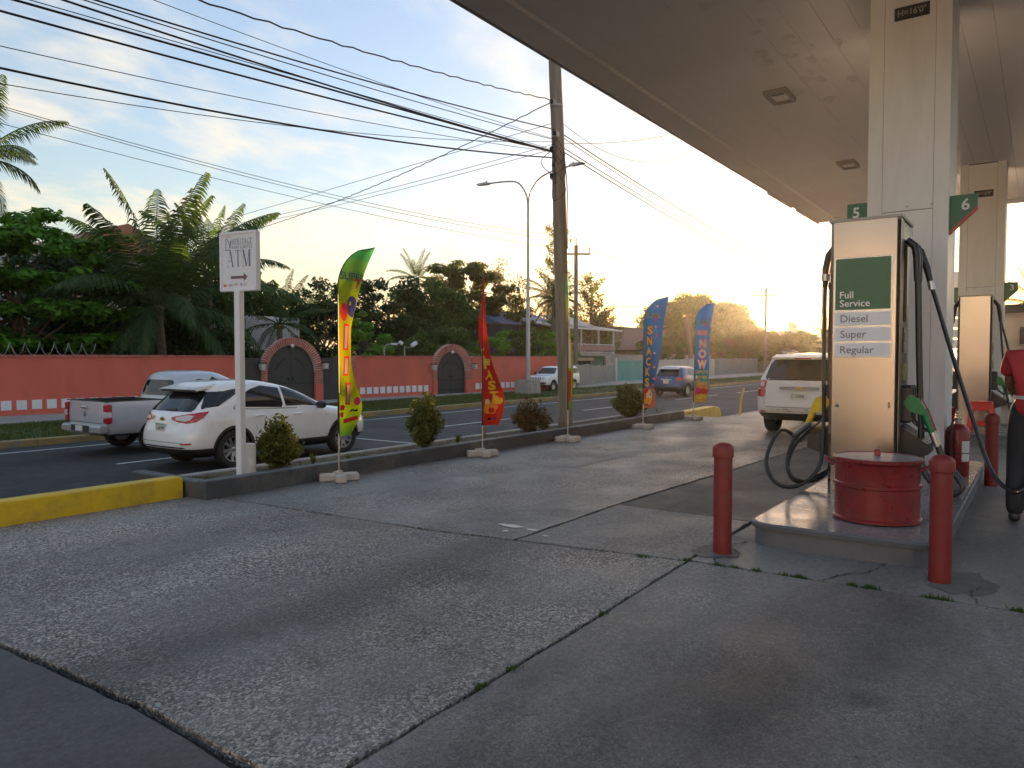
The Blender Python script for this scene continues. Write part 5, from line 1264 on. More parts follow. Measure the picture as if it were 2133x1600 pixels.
for (x0, b0, x1, b1, th) in ((-.225, .17, -.225, .33, .012), (-.235, .165, -.14, .165, .012), (-.20, .33, -.15, .22, .012), (-.15, .19, -.13, .30, .02)):
    p, q = Vector((x0, b0)), Vector((x1, b1)); d = (q - p).normalized(); n_ = Vector((-d.y, d.x)) * th / 2; m.add([sgp(*(p - n_)), sgp(*(p + n_)), sgp(*(q + n_)), sgp(*(q - n_))], [(0, 1, 2, 3)])
m.build('emblem', M_signt, sg)
m = MB()
for k in range(5):
    a = R(20 + 35 * k); m.add([sgp(-.18 + .015 * math.cos(a), .335 + .012 * math.sin(a)), sgp(-.18 + .05 * math.cos(a + .12), .335 + .035 * math.sin(a + .12)), sgp(-.18 + .05 * math.cos(a - .12), .335 + .035 * math.sin(a - .12))], [(0, 1, 2)])
m.build('emblem', P_orange, sg)
def disc(a, b, r, mat, l=.028): return MB().add([sgp(a + r * math.cos(2 * math.pi * k / 16), b + r * math.sin(2 * math.pi * k / 16), l) for k in range(16)], [tuple(range(16))]).build('card_logo', mat, sg)
disc(-.255, -.335, .022, pm('card_red', (.6, .05, .03), .5)); disc(-.235, -.335, .02, pm('card_orange', (.75, .25, .05), .5), .03)
m = MB(); put_text(m, 'VISA', lambda a, b: sgp(-.185 + a, -.35 + b), .032, w=.075, bold=.02); m.build('card_logo', M_signt, sg)
m = MB(); put_text(m, 'CSH', lambda a, b: sgp(-.08 + a, -.335 + b), .025, w=.07, bold=.02); m.build('card_logo', pm('card_olive', (.25, .28, .05), .5), sg)
disc(.055, -.33, .022, pm('card_pale_blue', (.35, .4, .62), .5))
m = MB()
for k in range(3): m.add([sgp(.09, -.312 - k * .016), sgp(.175 - k * .012, -.312 - k * .016), sgp(.175 - k * .012, -.318 - k * .016), sgp(.09, -.318 - k * .016)], [(0, 1, 2, 3)])
m.build('card_logo', pm('card_pale_red', (.55, .4, .4), .5), sg)

# ------------------------------------------------------------------ main utility pole and overhead lines
M_wood = pm('weathered_wood', (.20, .175, .14), .85, var=.25, vscale=2.0, dirt=(.12, .13, .09), dscale=1.1, damt=.7, bump=.8, bscale=14, stretch=(6, 6, .5))
M_wood2 = pm('grey_pole_wood', (.17, .14, .11), .85, var=.2, vscale=2.0, bump=.5, bscale=14, stretch=(6, 6, .5))
M_cable = pm('cable_black', (.012, .012, .014), .6, var=.1)
M_galv = pm('galvanised_steel', (.38, .39, .40), .5, .5, var=.12, vscale=4, dirt=(.28, .28, .28), dscale=2, damt=.4)
PB, PT = Vector((13.9, 8.4, .0)), Vector((13.36, 8.42, 9.6))
def ppt(z): return PB.lerp(PT, z / 9.6)
up_ = thing('utility_pole', PB, 'thick weathered wooden utility pole standing in the planter', 'utility pole')
MB().tube([ppt(z) + Vector((.012 * math.sin(z * 2.1), .012 * math.cos(z * 1.7), 0)) for z in np.linspace(-.4, 9.6, 26)], [.158 - .0035 * z for z in np.linspace(-.4, 9.6, 26)], 18).build('shaft', M_wood, up_, True)
for z in (5.55, 6.85): MB().lathe([(.142, 0), (.142, .035)], ppt(z), 18).build('steel_band', M_galv, up_)
for (z, dy, dx) in ((6.9, -.17, -.05), (6.25, -.16, -.1), (5.95, -.18, -.02), (5.6, -.16, -.06), (5.4, -.17, 0)):
    p = ppt(z); MB().box((p.x - .13, p.y + .05 + dx, z), (.12, .1, .13), bev=.02).build('bracket', M_galv, up_)
    MB().lathe([(.03, 0), (.045, .02), (.03, .04), (.045, .06), (.03, .08)], (p.x - .2, p.y + .05 + dx, z - .03), 10).build('insulator', M_cable, up_)
for (z, r_, s_) in ((5.55, .22, 1), (5.75, .16, 2), (5.2, .2, 3), (5.9, .12, 4)):
    p = ppt(z); rnd = random.Random(s_)
    MB().tube(bez([(p.x - .12, p.y, z + .3), (p.x - .28 - r_ * .4, p.y - .1, z + .15), (p.x - .3 - r_, p.y - .05 + rnd.uniform(-.2, .2), z - .1), (p.x - .2, p.y, z - .32), (p.x - .05, p.y - .2, z - .1), (p.x - .25, p.y - .1, z + .22), (p.x - .15, p.y, z - .3)], 40), .008, 6).build('loose_cable', M_cable, up_, True)
MB().tube(bez([(ppt(5.9).x - .02, ppt(5.9).y - .16, 5.9), (ppt(5.2).x + .05, ppt(5).y - .17, 5.2), (ppt(4.5).x + .02, ppt(4.5).y - .165, 4.5), (ppt(3.9).x, ppt(3.9).y - .165, 3.9)], 20), .012, 6).build('riser_cable', M_cable, up_, True)

# camera-independent line geometry: each cable hangs in a vertical plane between two supports
def cable(a, b, sag, r, label, group, twist=False, n=40, name='overhead_cable', extra=()):
    a, b = Vector(a), Vector(b); pts = []
    for k in range(n + 1):
        t = k / n; p = a.lerp(b, t); p.z -= sag * 4 * t * (1 - t)
        if twist: p += Vector((0, math.sin(t * n * 2.6), math.cos(t * n * 2.6))) * r * .9
        pts.append(p)
    o = MB().tube(pts, r * .78, 6).build(name, M_cable, None, True); return tag(o, label, 'cable', group)
k_ = 0
W_THICK = [q + ' of the five thick black cables strung left from the wooden pole' for q in ('uppermost', 'second from top', 'middle one', 'second lowest', 'lowest')]
W_THIN = [q + ' of the five thin lines strung left from the wooden pole' for q in ('uppermost', 'second from top', 'middle one', 'second lowest', 'lowest')]
G_L = 'overhead lines running left along the road'
for (a, b, s_, r) in (
    ((13.42, 8.41, 6.36), (-20.00, 9.50, 6.19), 0.91, .014), ((13.45, 8.41, 5.91), (-20.00, 10.00, 6.62), 0.72, .016), ((13.45, 8.41, 5.88), (-20.00, 10.50, 4.3), 0.0, .018),
    ((13.45, 8.41, 5.91), (-20.00, 11.00, 5.86), 0.70, .017), ((13.45, 8.41, 5.78), (-20.00, 12.50, 7.77), 1.83, .018)):
    k_ += 1; cable(a, b, s_, r, W_THICK[k_ - 1], G_L + ' (thick)')
k_ = 0
for (a, b, s_, r) in (((13.45, 8.41, 6.17), (-20.00, 9.50, 8.06), 1.07, .006), ((13.45, 8.41, 6.15), (-20.00, 9.80, 5.95), 0.64, .009), ((13.45, 8.41, 5.94), (-20.00, 10.50, 4.37), 0.02, .007), ((13.45, 8.41, 5.90), (-20.00, 12.00, 6.17), 1.13, .007), ((13.45, 8.41, 6.12), (-20.00, 13.00, 7.83), 2.30, .007)):
    k_ += 1; cable(a, b, s_, r, W_THIN[k_ - 1], G_L + ' (thin)')
cable((13.42, 8.41, 6.96), (-12, 6.0, 4.47), .69, .013, 'uppermost twisted black cable running left from the wooden pole', 'twisted service cables', True, 120)
cable((13.42, 8.41, 6.96), (19, 33, 6.66), .61, .013, 'twisted black cable crossing the road down to the palms', 'twisted service cables', True, 120)
cable((13.42, 8.41, 6.50), (16, 36, 5.75), .05, .008, 'thin line crossing the road above the twisted cable', 'lines crossing the road')
for dz_ in (0, -.1): cable((13.42, 8.41, 6.06 + dz_), (18.5, 34 - dz_ * 4, 7.06 + dz_ * 1.5), .24, .008, ('upper' if dz_ == 0 else 'lower') + ' of two parallel thin lines crossing the road below the twisted cable', 'pair of lines crossing the road')
for (a, b, s_, r) in (((46.0, 27.0, 10.1), (-15, 24, 11.12), 1.76, .014), ((46.0, 27.0, 9.85), (-15, 24, 11.22), 1.79, .014)):
    cable(a, b, s_, r, ('upper' if a[2] > 10 else 'lower') + ' of two close lines along the far side of the road', 'pair of far roadside lines')
cable((46.0, 27.0, 9.2), (-15, 24.5, 10.25), 1.29, .013, 'lowest single line along the far side of the road, over the palms', 'far roadside lines')
for (a, b, s_, r) in (((13.5, 8.3, 6.29), (75, 10, 9.08), 2.01, .014), ((13.5, 8.3, 6.22), (75, 10, 9.5), 2.25, .010)):
    cable(a, b, s_, r, ('thicker' if r > .012 else 'thinner') + ' of the two upper lines running right from the wooden pole towards the sun', 'upper lines towards the sun')
for (a, b, s_, r) in (((13.55, 8.3, 5.93), (75, 10.5, 10.66), 2.48, .014), ((13.55, 8.3, 6.01), (75, 10.5, 10.22), 2.23, .012)):
    cable(a, b, s_, r, ('thicker' if r > .013 else 'thinner') + ' of the two lower lines running right from the wooden pole towards the sun', 'lower lines towards the sun')
cable((13.6, 8.35, 6.55), (18.2, 7.16, 6.89), .585, .007, 'slack line drooping from the wooden pole to the canopy edge', 'lines to the canopy')
cable((13.6, 8.35, 6.11), (17.4, 6.9, 7.1), .12, .008, 'taut line from the wooden pole to the canopy edge', 'lines to the canopy')
cable((46, 27, 9.62), (86, 25.25, 9.4), .86, .018, 'distant line leaving the cross-armed pole to the right', 'distant lines')
cable((46, 27, 5.3), (68, 14, 9.4), 1.19, .014, 'distant sagging line above the blue flags', 'distant lines')

# ------------------------------------------------------------------ street lamp on the far verge
M_lampgrey = pm('lamp_post_grey', (.36, .37, .38), .45, .4, var=.08, vscale=3)
lp = thing('street_lamp', (33, 22.3, -.35), 'tall grey double-arm street lamp on a concrete block', 'street lamp')
MB().tube([(33, 22.3, .2), (33, 22.3, 4.6), (33, 22.3, 4.7), (33, 22.3, 9.6)], [.125, .10, .075, .06], 14).build('mast', M_lampgrey, lp, True)
MB().lathe([(.105, 4.58), (.115, 4.62), (.115, 4.78), (.08, 4.82)], (33, 22.3, 0), 14).build('collar', M_lampgrey, lp, True)
MB().prism([(-.5, -.45), (.5, -.45), (.44, .42), (-.44, .42)], lambda a, b: (32.5, 22.3 + a, b), lambda a, b: (33.5, 22.3 + a, b)).build('footing', M_cement, lp)
for g in (-1, 1):
    MB().tube(bez([(33, 22.3, 9.5), (33, 22.3 + g * .12, 10.2), (33, 22.3 + g * .6, 10.85), (33, 22.3 + g * 1.3, 11.05 + .1 * (g < 0)), (33, 22.3 + g * 2.6, 11.12 + .2 * (g < 0))], 24), .045, 10).build('arm', M_lampgrey, lp, True)
    hz = 11.13 + .22 * (g < 0)
    m = MB().prism([(0, -.03), (.12, -.07), (.75, -.05), (.85, .0), (.7, .05), (.1, .06)], lambda a, b: (32.87, 22.3 + g * (2.55 + a), hz + b), lambda a, b: (33.13, 22.3 + g * (2.55 + a), hz + b)).build('lamp_head', M_lampgrey, lp)
    MB().lathe([(.04, 0), (.045, .08), (.02, .1)], (33, 22.3 + g * 2.75, hz + .05), 10).build('photocell', M_blackpl, m)

# ------------------------------------------------------------------ far poles
def far_pole(x, y, z0, top, r, label, arm=None, lean=(0, 0), wood=True):
    t = thing('utility_pole', (x, y, z0), label, 'utility pole', 'distant utility poles')
    MB().tube([(x, y, z0 - .3), (x + lean[0], y + lean[1], top)], [r, r * .75], 12).build('shaft', M_wood2, t, True)
    if arm:
        az, hw, ang = arm; d = Vector((math.cos(ang), math.sin(ang), 0)); c = Vector((x + lean[0], y + lean[1], az))
        MB().box(c, (hw * 2, .1, .12), rz=ang).build('crossarm', M_wood2, t)
        for s_ in (-1, 0, 1):
            p = c + d * hw * .95 * s_; h = .5 if s_ else .55; b = az if s_ else top
            MB().tube([(p.x, p.y, b), (p.x, p.y, b + h)], .035, 6).build('insulator_pin', M_wood2, t)
    return t
far_pole(46, 27, -.4, 9.5, .17, 'wooden pole with a crossarm behind the thick utility pole', (8.9, 1.0, R(125)))
far_pole(75.5, 30, -.5, 6.1, .26, 'leaning bare pole between the two blue flags', None, (-1.0, .35))
far_pole(80.5, 24, -.5, 8.95, .15, 'distant crossarm pole standing against the sunset', (8.2, 1.35, R(118)))
far_pole(112, 25.5, -.5, 11.6, .17, 'thin distant pole just left of the nearest pump', (9.9, 1.0, R(110)))
far_pole(150, 16, -.5, 15.5, .2, 'distant pole seen between the column and the pump hoses', (14.0, 1.4, R(100)))

# ------------------------------------------------------------------ terracotta boundary wall and gates
M_terra = pm('terracotta_paint', (.62, .135, .09), .8, var=.1, vscale=.8, dirt=(.42, .115, .085), dscale=1.1, damt=.55, bump=.15, bscale=20, stretch=(1, 1, .35))
M_brick = pm('red_brick', (.42, .13, .10), .8, var=.25, vscale=3, bump=.3, bscale=30)
M_mortar = pm('brick_mortar', (.60, .47, .42), .9, var=.15)
M_gate = pm('dark_gate_wood', (.035, .036, .038), .55, var=.15, vscale=4, dirt=(.06, .055, .05), dscale=2, damt=.4)
M_stud = pm('iron_stud', (.02, .02, .022), .4, .6)
M_vent = pm('white_tile', (.68, .70, .72), .5, var=.06)
W0 = Vector((10.0, 28.0, 0)); WD = Vector((23, -2.3, 0)).normalized(); WN = Vector((-WD.y, WD.x, 0))   # WN points away from the road
WANG = math.atan2(WD.y, WD.x); MW = Matrix.Rotation(WANG, 4, 'Z')
ZB, ZT = -.5, 1.62
def wp(s_, n_, z): return W0 + WD * s_ + WN * n_ + Vector((0, 0, z))
def wbox(mb, s0, s1, n0, n1, z0, z1, bev=0., mi=0): mb.box(wp((s0 + s1) / 2, (n0 + n1) / 2, (z0 + z1) / 2), (s1 - s0, n1 - n0, z1 - z0), mat=MW, bev=bev, mi=mi)
random.seed(21)
def brick_coping(s0, s1, parent):
    wb = MB(); wbox(wb, s0, s1, -.02, .2, ZT, ZT + .06); wb.build('coping_mortar', M_mortar, parent)
    b = MB(); s_ = s0
    while s_ < s1 - .05:
        L = min(.20, s1 - s_ - .01)
        wbox(b, s_ + .008, s_ + L, -.045, .225, ZT + .004, ZT + .075 + random.uniform(-.008, .008)); s_ += .215
    tag(b.build('coping_bricks', M_brick, parent), kind='stuff')
def vent_row(parent, s0, s1, n, z0=-.15, z1=.17, w=.3):
    for k in range(n):
        s_ = s0 + (s1 - s0) * k / max(1, n - 1); m = MB(); wbox(m, s_ - w / 2, s_ + w / 2, -.018, .01, z0, z1, .006); v = m.build('wall_tile', M_vent, parent)
def wall_run(s0, s1, label):
    c = wp((s0 + s1) / 2, .1, ZB); t = thing('boundary_wall', c, label, 'wall', 'terracotta boundary wall runs')
    m = MB(); wbox(m, s0, s1, 0, .2, ZB - .1, ZT); m.build('wall_face', M_terra, t); brick_coping(s0, s1, t); return t
wl1 = wall_run(-16, 8.75, 'terracotta wall run left of the large arched gate, behind the pickup')
vent_row(wl1, -3.97, 8.18, 28)
wl2 = wall_run(14.75, 19.70, 'terracotta wall run between the two arched gates, with a row of white tiles')
vent_row(wl2, 15.14, 19.24, 11, w=.29)
wl3 = wall_run(22.70, 31.2, 'terracotta wall run right of the small arched gate')
vent_row(wl3, 23.1, 29.5, 16, w=.3)
def brick_pier(t, s0, s1, z0, z1, n0=-.05, n1=.25):
    wbm = MB(); wbox(wbm, s0 + .012, s1 - .012, n0 + .012, n1, z0, z1); wbm.build('pier_mortar', M_mortar, t)
    b = MB(); z = z0; k = 0
    while z < z1 - .02:
        w = s1 - s0; cuts = [0, .5, 1] if k % 2 else [0, .25, .75, 1]
        for (a, c) in zip(cuts[:-1], cuts[1:]): wbox(b, s0 + w * a + .006, s0 + w * c - .006, n0, n1 - .01, z + .006, min(z + .072, z1))
        z += .08; k += 1
    tag(b.build('pier_bricks', M_brick, t), kind='stuff')
def arched_gate(so, si, ei, eo, spring, zplinth, label):
    """so..eo outer width, si..ei the opening"""
    sc_ = (si + ei) / 2; ri = (ei - si) / 2; ro = (eo - so) / 2
    t = thing('arched_gate', wp(sc_, .1, ZB), label, 'gate', 'arched gates in the wall')
    for (a, b) in ((so, si), (ei, eo)):
        m = MB(); wbox(m, a, b, -.06, .26, ZB - .1, zplinth); m.build('plinth', M_terra, t); brick_pier(t, a, b, zplinth, spring)
    # arch ring
    n = 40; mo = MB(); bk = MB()
    co = (so + eo) / 2
    def rp(ang, r_in, nn_): 
        c = (sc_ if r_in else co); r = (ri if r_in else ro); return wp(c + r * math.cos(ang), nn_, spring + r * math.sin(ang))
    for k in range(n):
        a0, a1 = math.pi * k / n, math.pi * (k + 1) / n; g = (a1 - a0) * .2
        for (mb, e0, e1, f, bk_, kk) in ((mo, a0, a1, -.03, .22, 0), (bk, a0 + g, a1 - g, -.06 + random.uniform(-.008, .008), .24, 1)):
            vs = [rp(e0, 1, f), rp(e1, 1, f), rp(e1, 0, f), rp(e0, 0, f), rp(e0, 1, bk_), rp(e1, 1, bk_), rp(e1, 0, bk_), rp(e0, 0, bk_)]
            mb.add(vs, [(0, 1, 2, 3), (7, 6, 5, 4), (0, 4, 5, 1), (2, 6, 7, 3), (1, 5, 6, 2), (3, 7, 4, 0)])
    mo.build('arch_mortar', M_mortar, t); tag(bk.build('arch_bricks', M_brick, t), kind='stuff')
    # two door leaves following the arch
    for g in (-1, 1):
        pts = [(0.006 * g, ZB + .05)] + [(g * (ri - .01), ZB + .05)] + [(g * (ri - .01) * math.cos(a), spring + (ri - .01) * math.sin(a)) for a in np.linspace(0, math.pi / 2 - .006, 12)]
        lf = MB().prism(pts, lambda a, b: wp(sc_ + a, .08, b), lambda a, b: wp(sc_ + a, .14, b)).build('door_leaf', M_gate, t)
        st_ = MB()
        hh = spring + ri - ZB
        for (zz, nn_) in ((ZB + hh * .37, 7), (ZB + hh * .16, 7)):
            for k in range(nn_): st_.lathe([(.03, 0), (.022, .02), (.001, .026)], wp(sc_ + g * (ri * .08 + ri * .84 * k / (nn_ - 1)), .08, zz), 8, mat=MW @ Matrix.Rotation(R(90), 4, 'X'))
        for k in range(8):
            a = R(20 + 50 * k / 7); st_.lathe([(.03, 0), (.022, .02), (.001, .026)], wp(sc_ + g * ri * .62 * math.cos(a), .08, spring - .1 + ri * .62 * math.sin(a)), 8, mat=MW @ Matrix.Rotation(R(90), 4, 'X'))
        st_.build('studs', M_stud, lf)
        MB().box(wp(sc_ + g * .12, .065, ZB + hh * .44), (.05, .04, .12), mat=MW).build('handle', M_stud, lf)
    MB().lathe([(.001, -.09), (.06, -.07), (.085, 0), (.06, .06), (.02, .085)], wp(sc_, -.08, spring + ri - .03), 14).build('globe_lamp', pm('globe_glass', (.7, .7, .7), .3), t, True)
    for s_ in (so - .05, eo + .05):
        l = MB().prism([(-.11, .1), (.11, .1), (.07, -.16), (-.07, -.16)], lambda a, b: wp(s_ + a, -.28, spring + .30 + b), lambda a, b: wp(s_ + a, -.06, spring + .30 + b)).build('wall_lantern', pm('lantern_glass', (.5, .48, .44), .4), t)
        MB().box(wp(s_, -.17, spring + .42), (.26, .26, .05), mat=MW).build('lantern_cap', M_stud, l)
    return t
g1 = arched_gate(9.84, 10.11, 12.50, 12.90, .95, .42, 'large arched double gate with brick surround behind the white crossover')
m = MB(); wbox(m, 8.98, 9.83, .05, .12, ZB, ZT - .03); m.build('side_door', M_gate, g1)
m = MB(); wbox(m, 12.92, 14.14, .05, .12, ZB, ZT - .03); m.build('side_door', M_gate, g1)
for (a, b) in ((8.75, 8.97), (14.15, 14.74)):
    m = MB(); wbox(m, a, b, -.06, .26, ZB - .1, .2); m.build('plinth', M_terra, g1); brick_pier(g1, a, b, .2, ZT + .05)
arched_gate(19.72, 20.02, 22.18, 22.68, .84, .40, 'smaller arched double gate between two terracotta wall runs')
# razor wire and floodlights on the wall
rz_ = MB(); pts = []
for k in range(420): a = k * .42; s_ = -9 + k * .0295; pts.append(wp(s_, .1 + .17 * math.sin(a), ZT + .28 + .21 * math.cos(a)))
rz_.tube(pts, .009, 5); o = rz_.build('razor_wire', M_galv); tag(o, 'coil of razor wire along the top of the left wall', 'razor wire')
for k, (s_, kind, lab) in enumerate(((16.6, 0, 'small curved-arm floodlight on the wall between the gates'), (17.9, 1, 'boxy white security camera on a post above the wall between the gates'))):
    t = thing('wall_floodlight' if kind == 0 else 'security_camera', wp(s_, .3, ZT), lab, 'floodlight' if kind == 0 else 'camera')
    if kind == 0:
        MB().tube(bez([wp(s_, .12, ZT + .04), wp(s_, .12, ZT + .45), wp(s_ + .12, .05, ZT + .62), wp(s_ + .35, -.05, ZT + .66)], 14), .025, 8).build('arm', M_galv, t, True)
        MB().box(wp(s_ + .45, -.08, ZT + .65), (.32, .16, .1), mat=MW, bev=.02).build('head', M_vent, t)
        MB().box(wp(s_ + .95, .0, ZT + .72), (.2, .14, .16), mat=MW @ Matrix.Rotation(R(25), 4, 'Y'), bev=.02).build('head', M_vent, t)
        MB().tube([wp(s_ + .4, .0, ZT + .62), wp(s_ + .95, .0, ZT + .7)], .015, 6).build('arm', M_galv, t)
    else:
        MB().tube([wp(s_, .12, ZT + .04), wp(s_, .12, ZT + .55)], .03, 8).build('post', M_galv, t)
        MB().tube([wp(s_, .12, ZT + .5), wp(s_ + .4, .0, ZT + .5)], .018, 6).build('arm', M_galv, t)
        MB().box(wp(s_ + .5, -.02, ZT + .66), (.36, .16, .18), mat=MW @ Matrix.Rotation(R(-28), 4, 'Y'), bev=.02).build('housing', M_vent, t)

# ------------------------------------------------------------------ fences and houses
M_zinc = pm('grey_zinc_sheet', (.20, .235, .25), .5, .2, var=.1, vscale=1.2, dirt=(.15, .13, .12), dscale=.8, damt=.5)
M_zincw = pm('pale_zinc_sheet', (.36, .39, .40), .5, .2, var=.1, vscale=1.2, dirt=(.2, .19, .18), dscale=.8, damt=.5)
M_teal = pm('teal_sheet', (.10, .33, .29), .55, var=.1, vscale=1., dirt=(.2, .36, .33), dscale=1.2, damt=.5)
M_tealw = pm('teal_house_paint', (.08, .20, .20), .7, var=.12)
M_roofb = pm('blue_zinc_roof', (.07, .14, .28), .45, .1, var=.1)
M_roofw = pm('pale_zinc_roof', (.5, .5, .5), .45, .1, var=.1)
M_roofbr = pm('brown_roof', (.16, .085, .065), .7, var=.15)
M_housew = pm('old_white_render', (.42, .39, .35), .8, var=.12, vscale=1, dirt=(.2, .18, .16), dscale=.6, damt=.7)
M_houset = pm('tan_house_render', (.38, .29, .2), .8, var=.12, dirt=(.25, .2, .15), dscale=.5, damt=.5)
M_wndw = pm('house_window_glass', (.03, .035, .04), .1)
M_fencew = pm('white_fence_paint', (.6, .6, .58), .7, var=.1)
def sheet_fence(x0, y0, x1, y1, z0, z1, mat, label, name='sheet_fence', post=None, pitch=.9, cat='fence'):
    a, b = Vector((x0, y0, 0)), Vector((x1, y1, 0)); d = (b - a); L = d.length; d.normalize(); n = Vector((-d.y, d.x, 0)); t = thing(name, (a + b) / 2 + Vector((0, 0, z0)), label, cat)
    k = max(1, round(L / pitch)); rnd = random.Random(int(x0 * 7)); 
    for i in range(k):
        s0, s1 = L * i / k, L * (i + 1) / k + .03; off = .012 * (i % 2); h = z1 + rnd.uniform(-.05, .05); m = MB(); q = 16
        vs = []
        for j in range(q + 1):
            s_ = s0 + (s1 - s0) * j / q; p = a + d * s_ + n * (off + .014 * math.sin(j / q * 8 * math.pi))
            vs += [p + Vector((0, 0, z0)), p + Vector((0, 0, h))]
        m.add(vs, [(2 * j, 2 * j + 2, 2 * j + 3, 2 * j + 1) for j in range(q)]); m.build('sheet', mat, t, 'all')
    for zz in (z0 + .3, z1 - .3): 
        c = (a + b) / 2 + n * .07; MB().box((c.x, c.y, zz), (L, .05, .08), rz=math.atan2(d.y, d.x)).build('rail', M_wood2, t)
    for e in (post or ()):
        p = a + d * L * e - n * .06; MB().box((p.x, p.y, (z0 + z1) / 2 + .1), (.16, .16, z1 - z0 + .25), rz=math.atan2(d.y, d.x)).build('post', M_fencew, t)
    return t
sheet_fence(41.5, 24.95, 47.6, 26.6, -.5, 1.15, M_zinc, 'grey zinc fence right of the thick utility pole', post=())
sheet_fence(47.7, 26.65, 55.8, 29.0, -.5, 1.0, M_zinc, 'grey zinc fence between the parked SUV and the teal gate')
sheet_fence(56.0, 29.05, 61.2, 28.4, -.5, 1.35, M_teal, 'bright teal sheet metal gate behind the SNACKS flag', 'teal_gate', (0, 1), 5.3, 'gate')
sheet_fence(61.5, 28.4, 78.5, 28.8, -.5, 1.45, M_zincw, 'pale zinc fence behind the blue crossover', pitch=1.6)
sheet_fence(78.8, 28.8, 99, 30.5, -.5, 1.5, M_zinc, 'long grey zinc fence right of the ORDER NOW flag', pitch=1.6)
# picket fence farther on
pf = thing('picket_fence', (110, 31.5, -.5), 'weathered picket fence left of the white SUV', 'fence')
pk_ = MB().box((0, 0, .7), (.09, .05, 1.7)).mesh('picket', M_wood2)
for k in range(60): o = link('picket', pk_, pf); o.location = (99.5 + k * .36, 30.55 + k * .033, -.45)
MB().box((110.2, 31.55, .2), (21.5, .05, .1), rz=.09).build('rail', M_wood2, pf); MB().box((110.2, 31.55, .85), (21.5, .05, .1), rz=.09).build('rail', M_wood2, pf)

def hbox(t, name, x0, x1, y0, y1, z0, z1, mat): return MB().box(((x0 + x1) / 2, (y0 + y1) / 2, (z0 + z1) / 2), (x1 - x0, y1 - y0, z1 - z0)).build(name, mat, t)
def gable(t, x0, x1, y0, y1, z0, h, mat, ov=.5, axis='x'):
    if axis == 'x': poly = [(y0 - ov, z0), (y1 + ov, z0), ((y0 + y1) / 2, z0 + h)]; return MB().prism(poly, lambda a, b: (x0 - ov, a, b), lambda a, b: (x1 + ov, a, b)).build('roof', mat, t)
    poly = [(x0 - ov, z0), (x1 + ov, z0), ((x0 + x1) / 2, z0 + h)]; return MB().prism(poly, lambda a, b: (a, y0 - ov, b), lambda a, b: (a, y1 + ov, b)).build('roof', mat, t)
def win(t, x, y, z, w, h, face='y'):
    d = (w, .08, h) if face == 'y' else (.08, w, h); f = MB().box((x, y, z), d).build('window', M_fencew, t)
    d2 = (w - .16, .04, h - .16) if face == 'y' else (.04, w - .16, h - .16); o = (0, -.04) if face == 'y' else (-.04, 0)
    MB().box((x + o[0], y + o[1], z), d2).build('pane', M_wndw, f)
# blue-roofed two-storey house with a balcony
hb = thing('balcony_house', (56, 36, -.5), 'teal two-storey house with blue roof and a balcony of potted plants', 'house')
hbox(hb, 'lower_wall', 49, 57.5, 33.2, 40, -.5, 1.9, M_tealw)
hbox(hb, 'upper_wall', 47, 55.5, 34.2, 40, 1.9, 4.2, M_roofb if False else pm('upper_house_paint', (.12, .15, .22), .7))
gable(hb, 46.5, 55, 34, 40, 4.2, 1.3, M_roofb)
hbox(hb, 'balcony_floor', 51, 61.0, 31.6, 34.1, 1.75, 1.95, M_housew)
rf = MB().prism([(31.2, 3.95), (34.3, 4.5), (34.3, 4.6), (31.2, 4.05)], lambda a, b: (50.6, a, b), lambda a, b: (61.5, a, b)).build('balcony_roof', M_roofw, hb)
MB().prism([(31.9, 4.25), (34.3, 5.1), (34.3, 5.2), (31.9, 4.35)], lambda a, b: (52.5, a, b), lambda a, b: (57.5, a, b)).build('roof', M_roofw, hb)
for x in (51.2, 55, 58, 60.8): MB().box((x, 31.75, 2.95), (.12, .12, 2.2)).build('balcony_post', M_fencew, hb)
for z in (2.05, 2.45, 2.75): MB().box((56, 31.72, z), (9.9, .06, .07)).build('balustrade_rail', M_fencew, hb)
bl_ = MB().box((0, 0, 0), (.07, .05, .75)).mesh('baluster', M_fencew)
for k in range(28): o = link('baluster', bl_, hb); o.location = (51.3 + k * .35, 31.72, 2.36)
MB().box((55.9, 31.62, 2.4), (9.4, .04, .42)).build('balustrade_panel', pm('pink_breeze_block', (.36, .2, .19), .8, var=.4, vscale=3), hb)
hbox(hb, 'shopfront', 50.5, 60.5, 32.6, 33.2, -.5, 1.75, M_tealw)
for x in (52.6, 56.8): win(hb, x, 32.56, .9, 2.6, 1.0)
win(hb, 53, 34.15, 3.2, 1.5, 1.2)
hbox(hb, 'signboard', 52.5, 58.5, 32.45, 32.55, 1.35, 1.6, M_fencew)
# brown-roofed house
hn = thing('brown_roof_house', (76, 41, -.5), 'low house with a dark brown roof behind the pale fence', 'house')
hbox(hn, 'wall', 66, 90, 38, 46, -.5, 2.5, M_housew)
MB().prism([(37, 2.45), (47, 2.45), (44, 5.2), (40, 5.2)], lambda a, b: (64.8, a, b), lambda a, b: (91, a, b)).build('roof', M_roofbr, hn)
for x in (70, 75, 80, 85): win(hn, x, 37.97, 1.2, 1.6, 1.2)
hbox(hn, 'yard_wall', 64, 92, 34.2, 34.4, -.5, 1.9, M_housew)
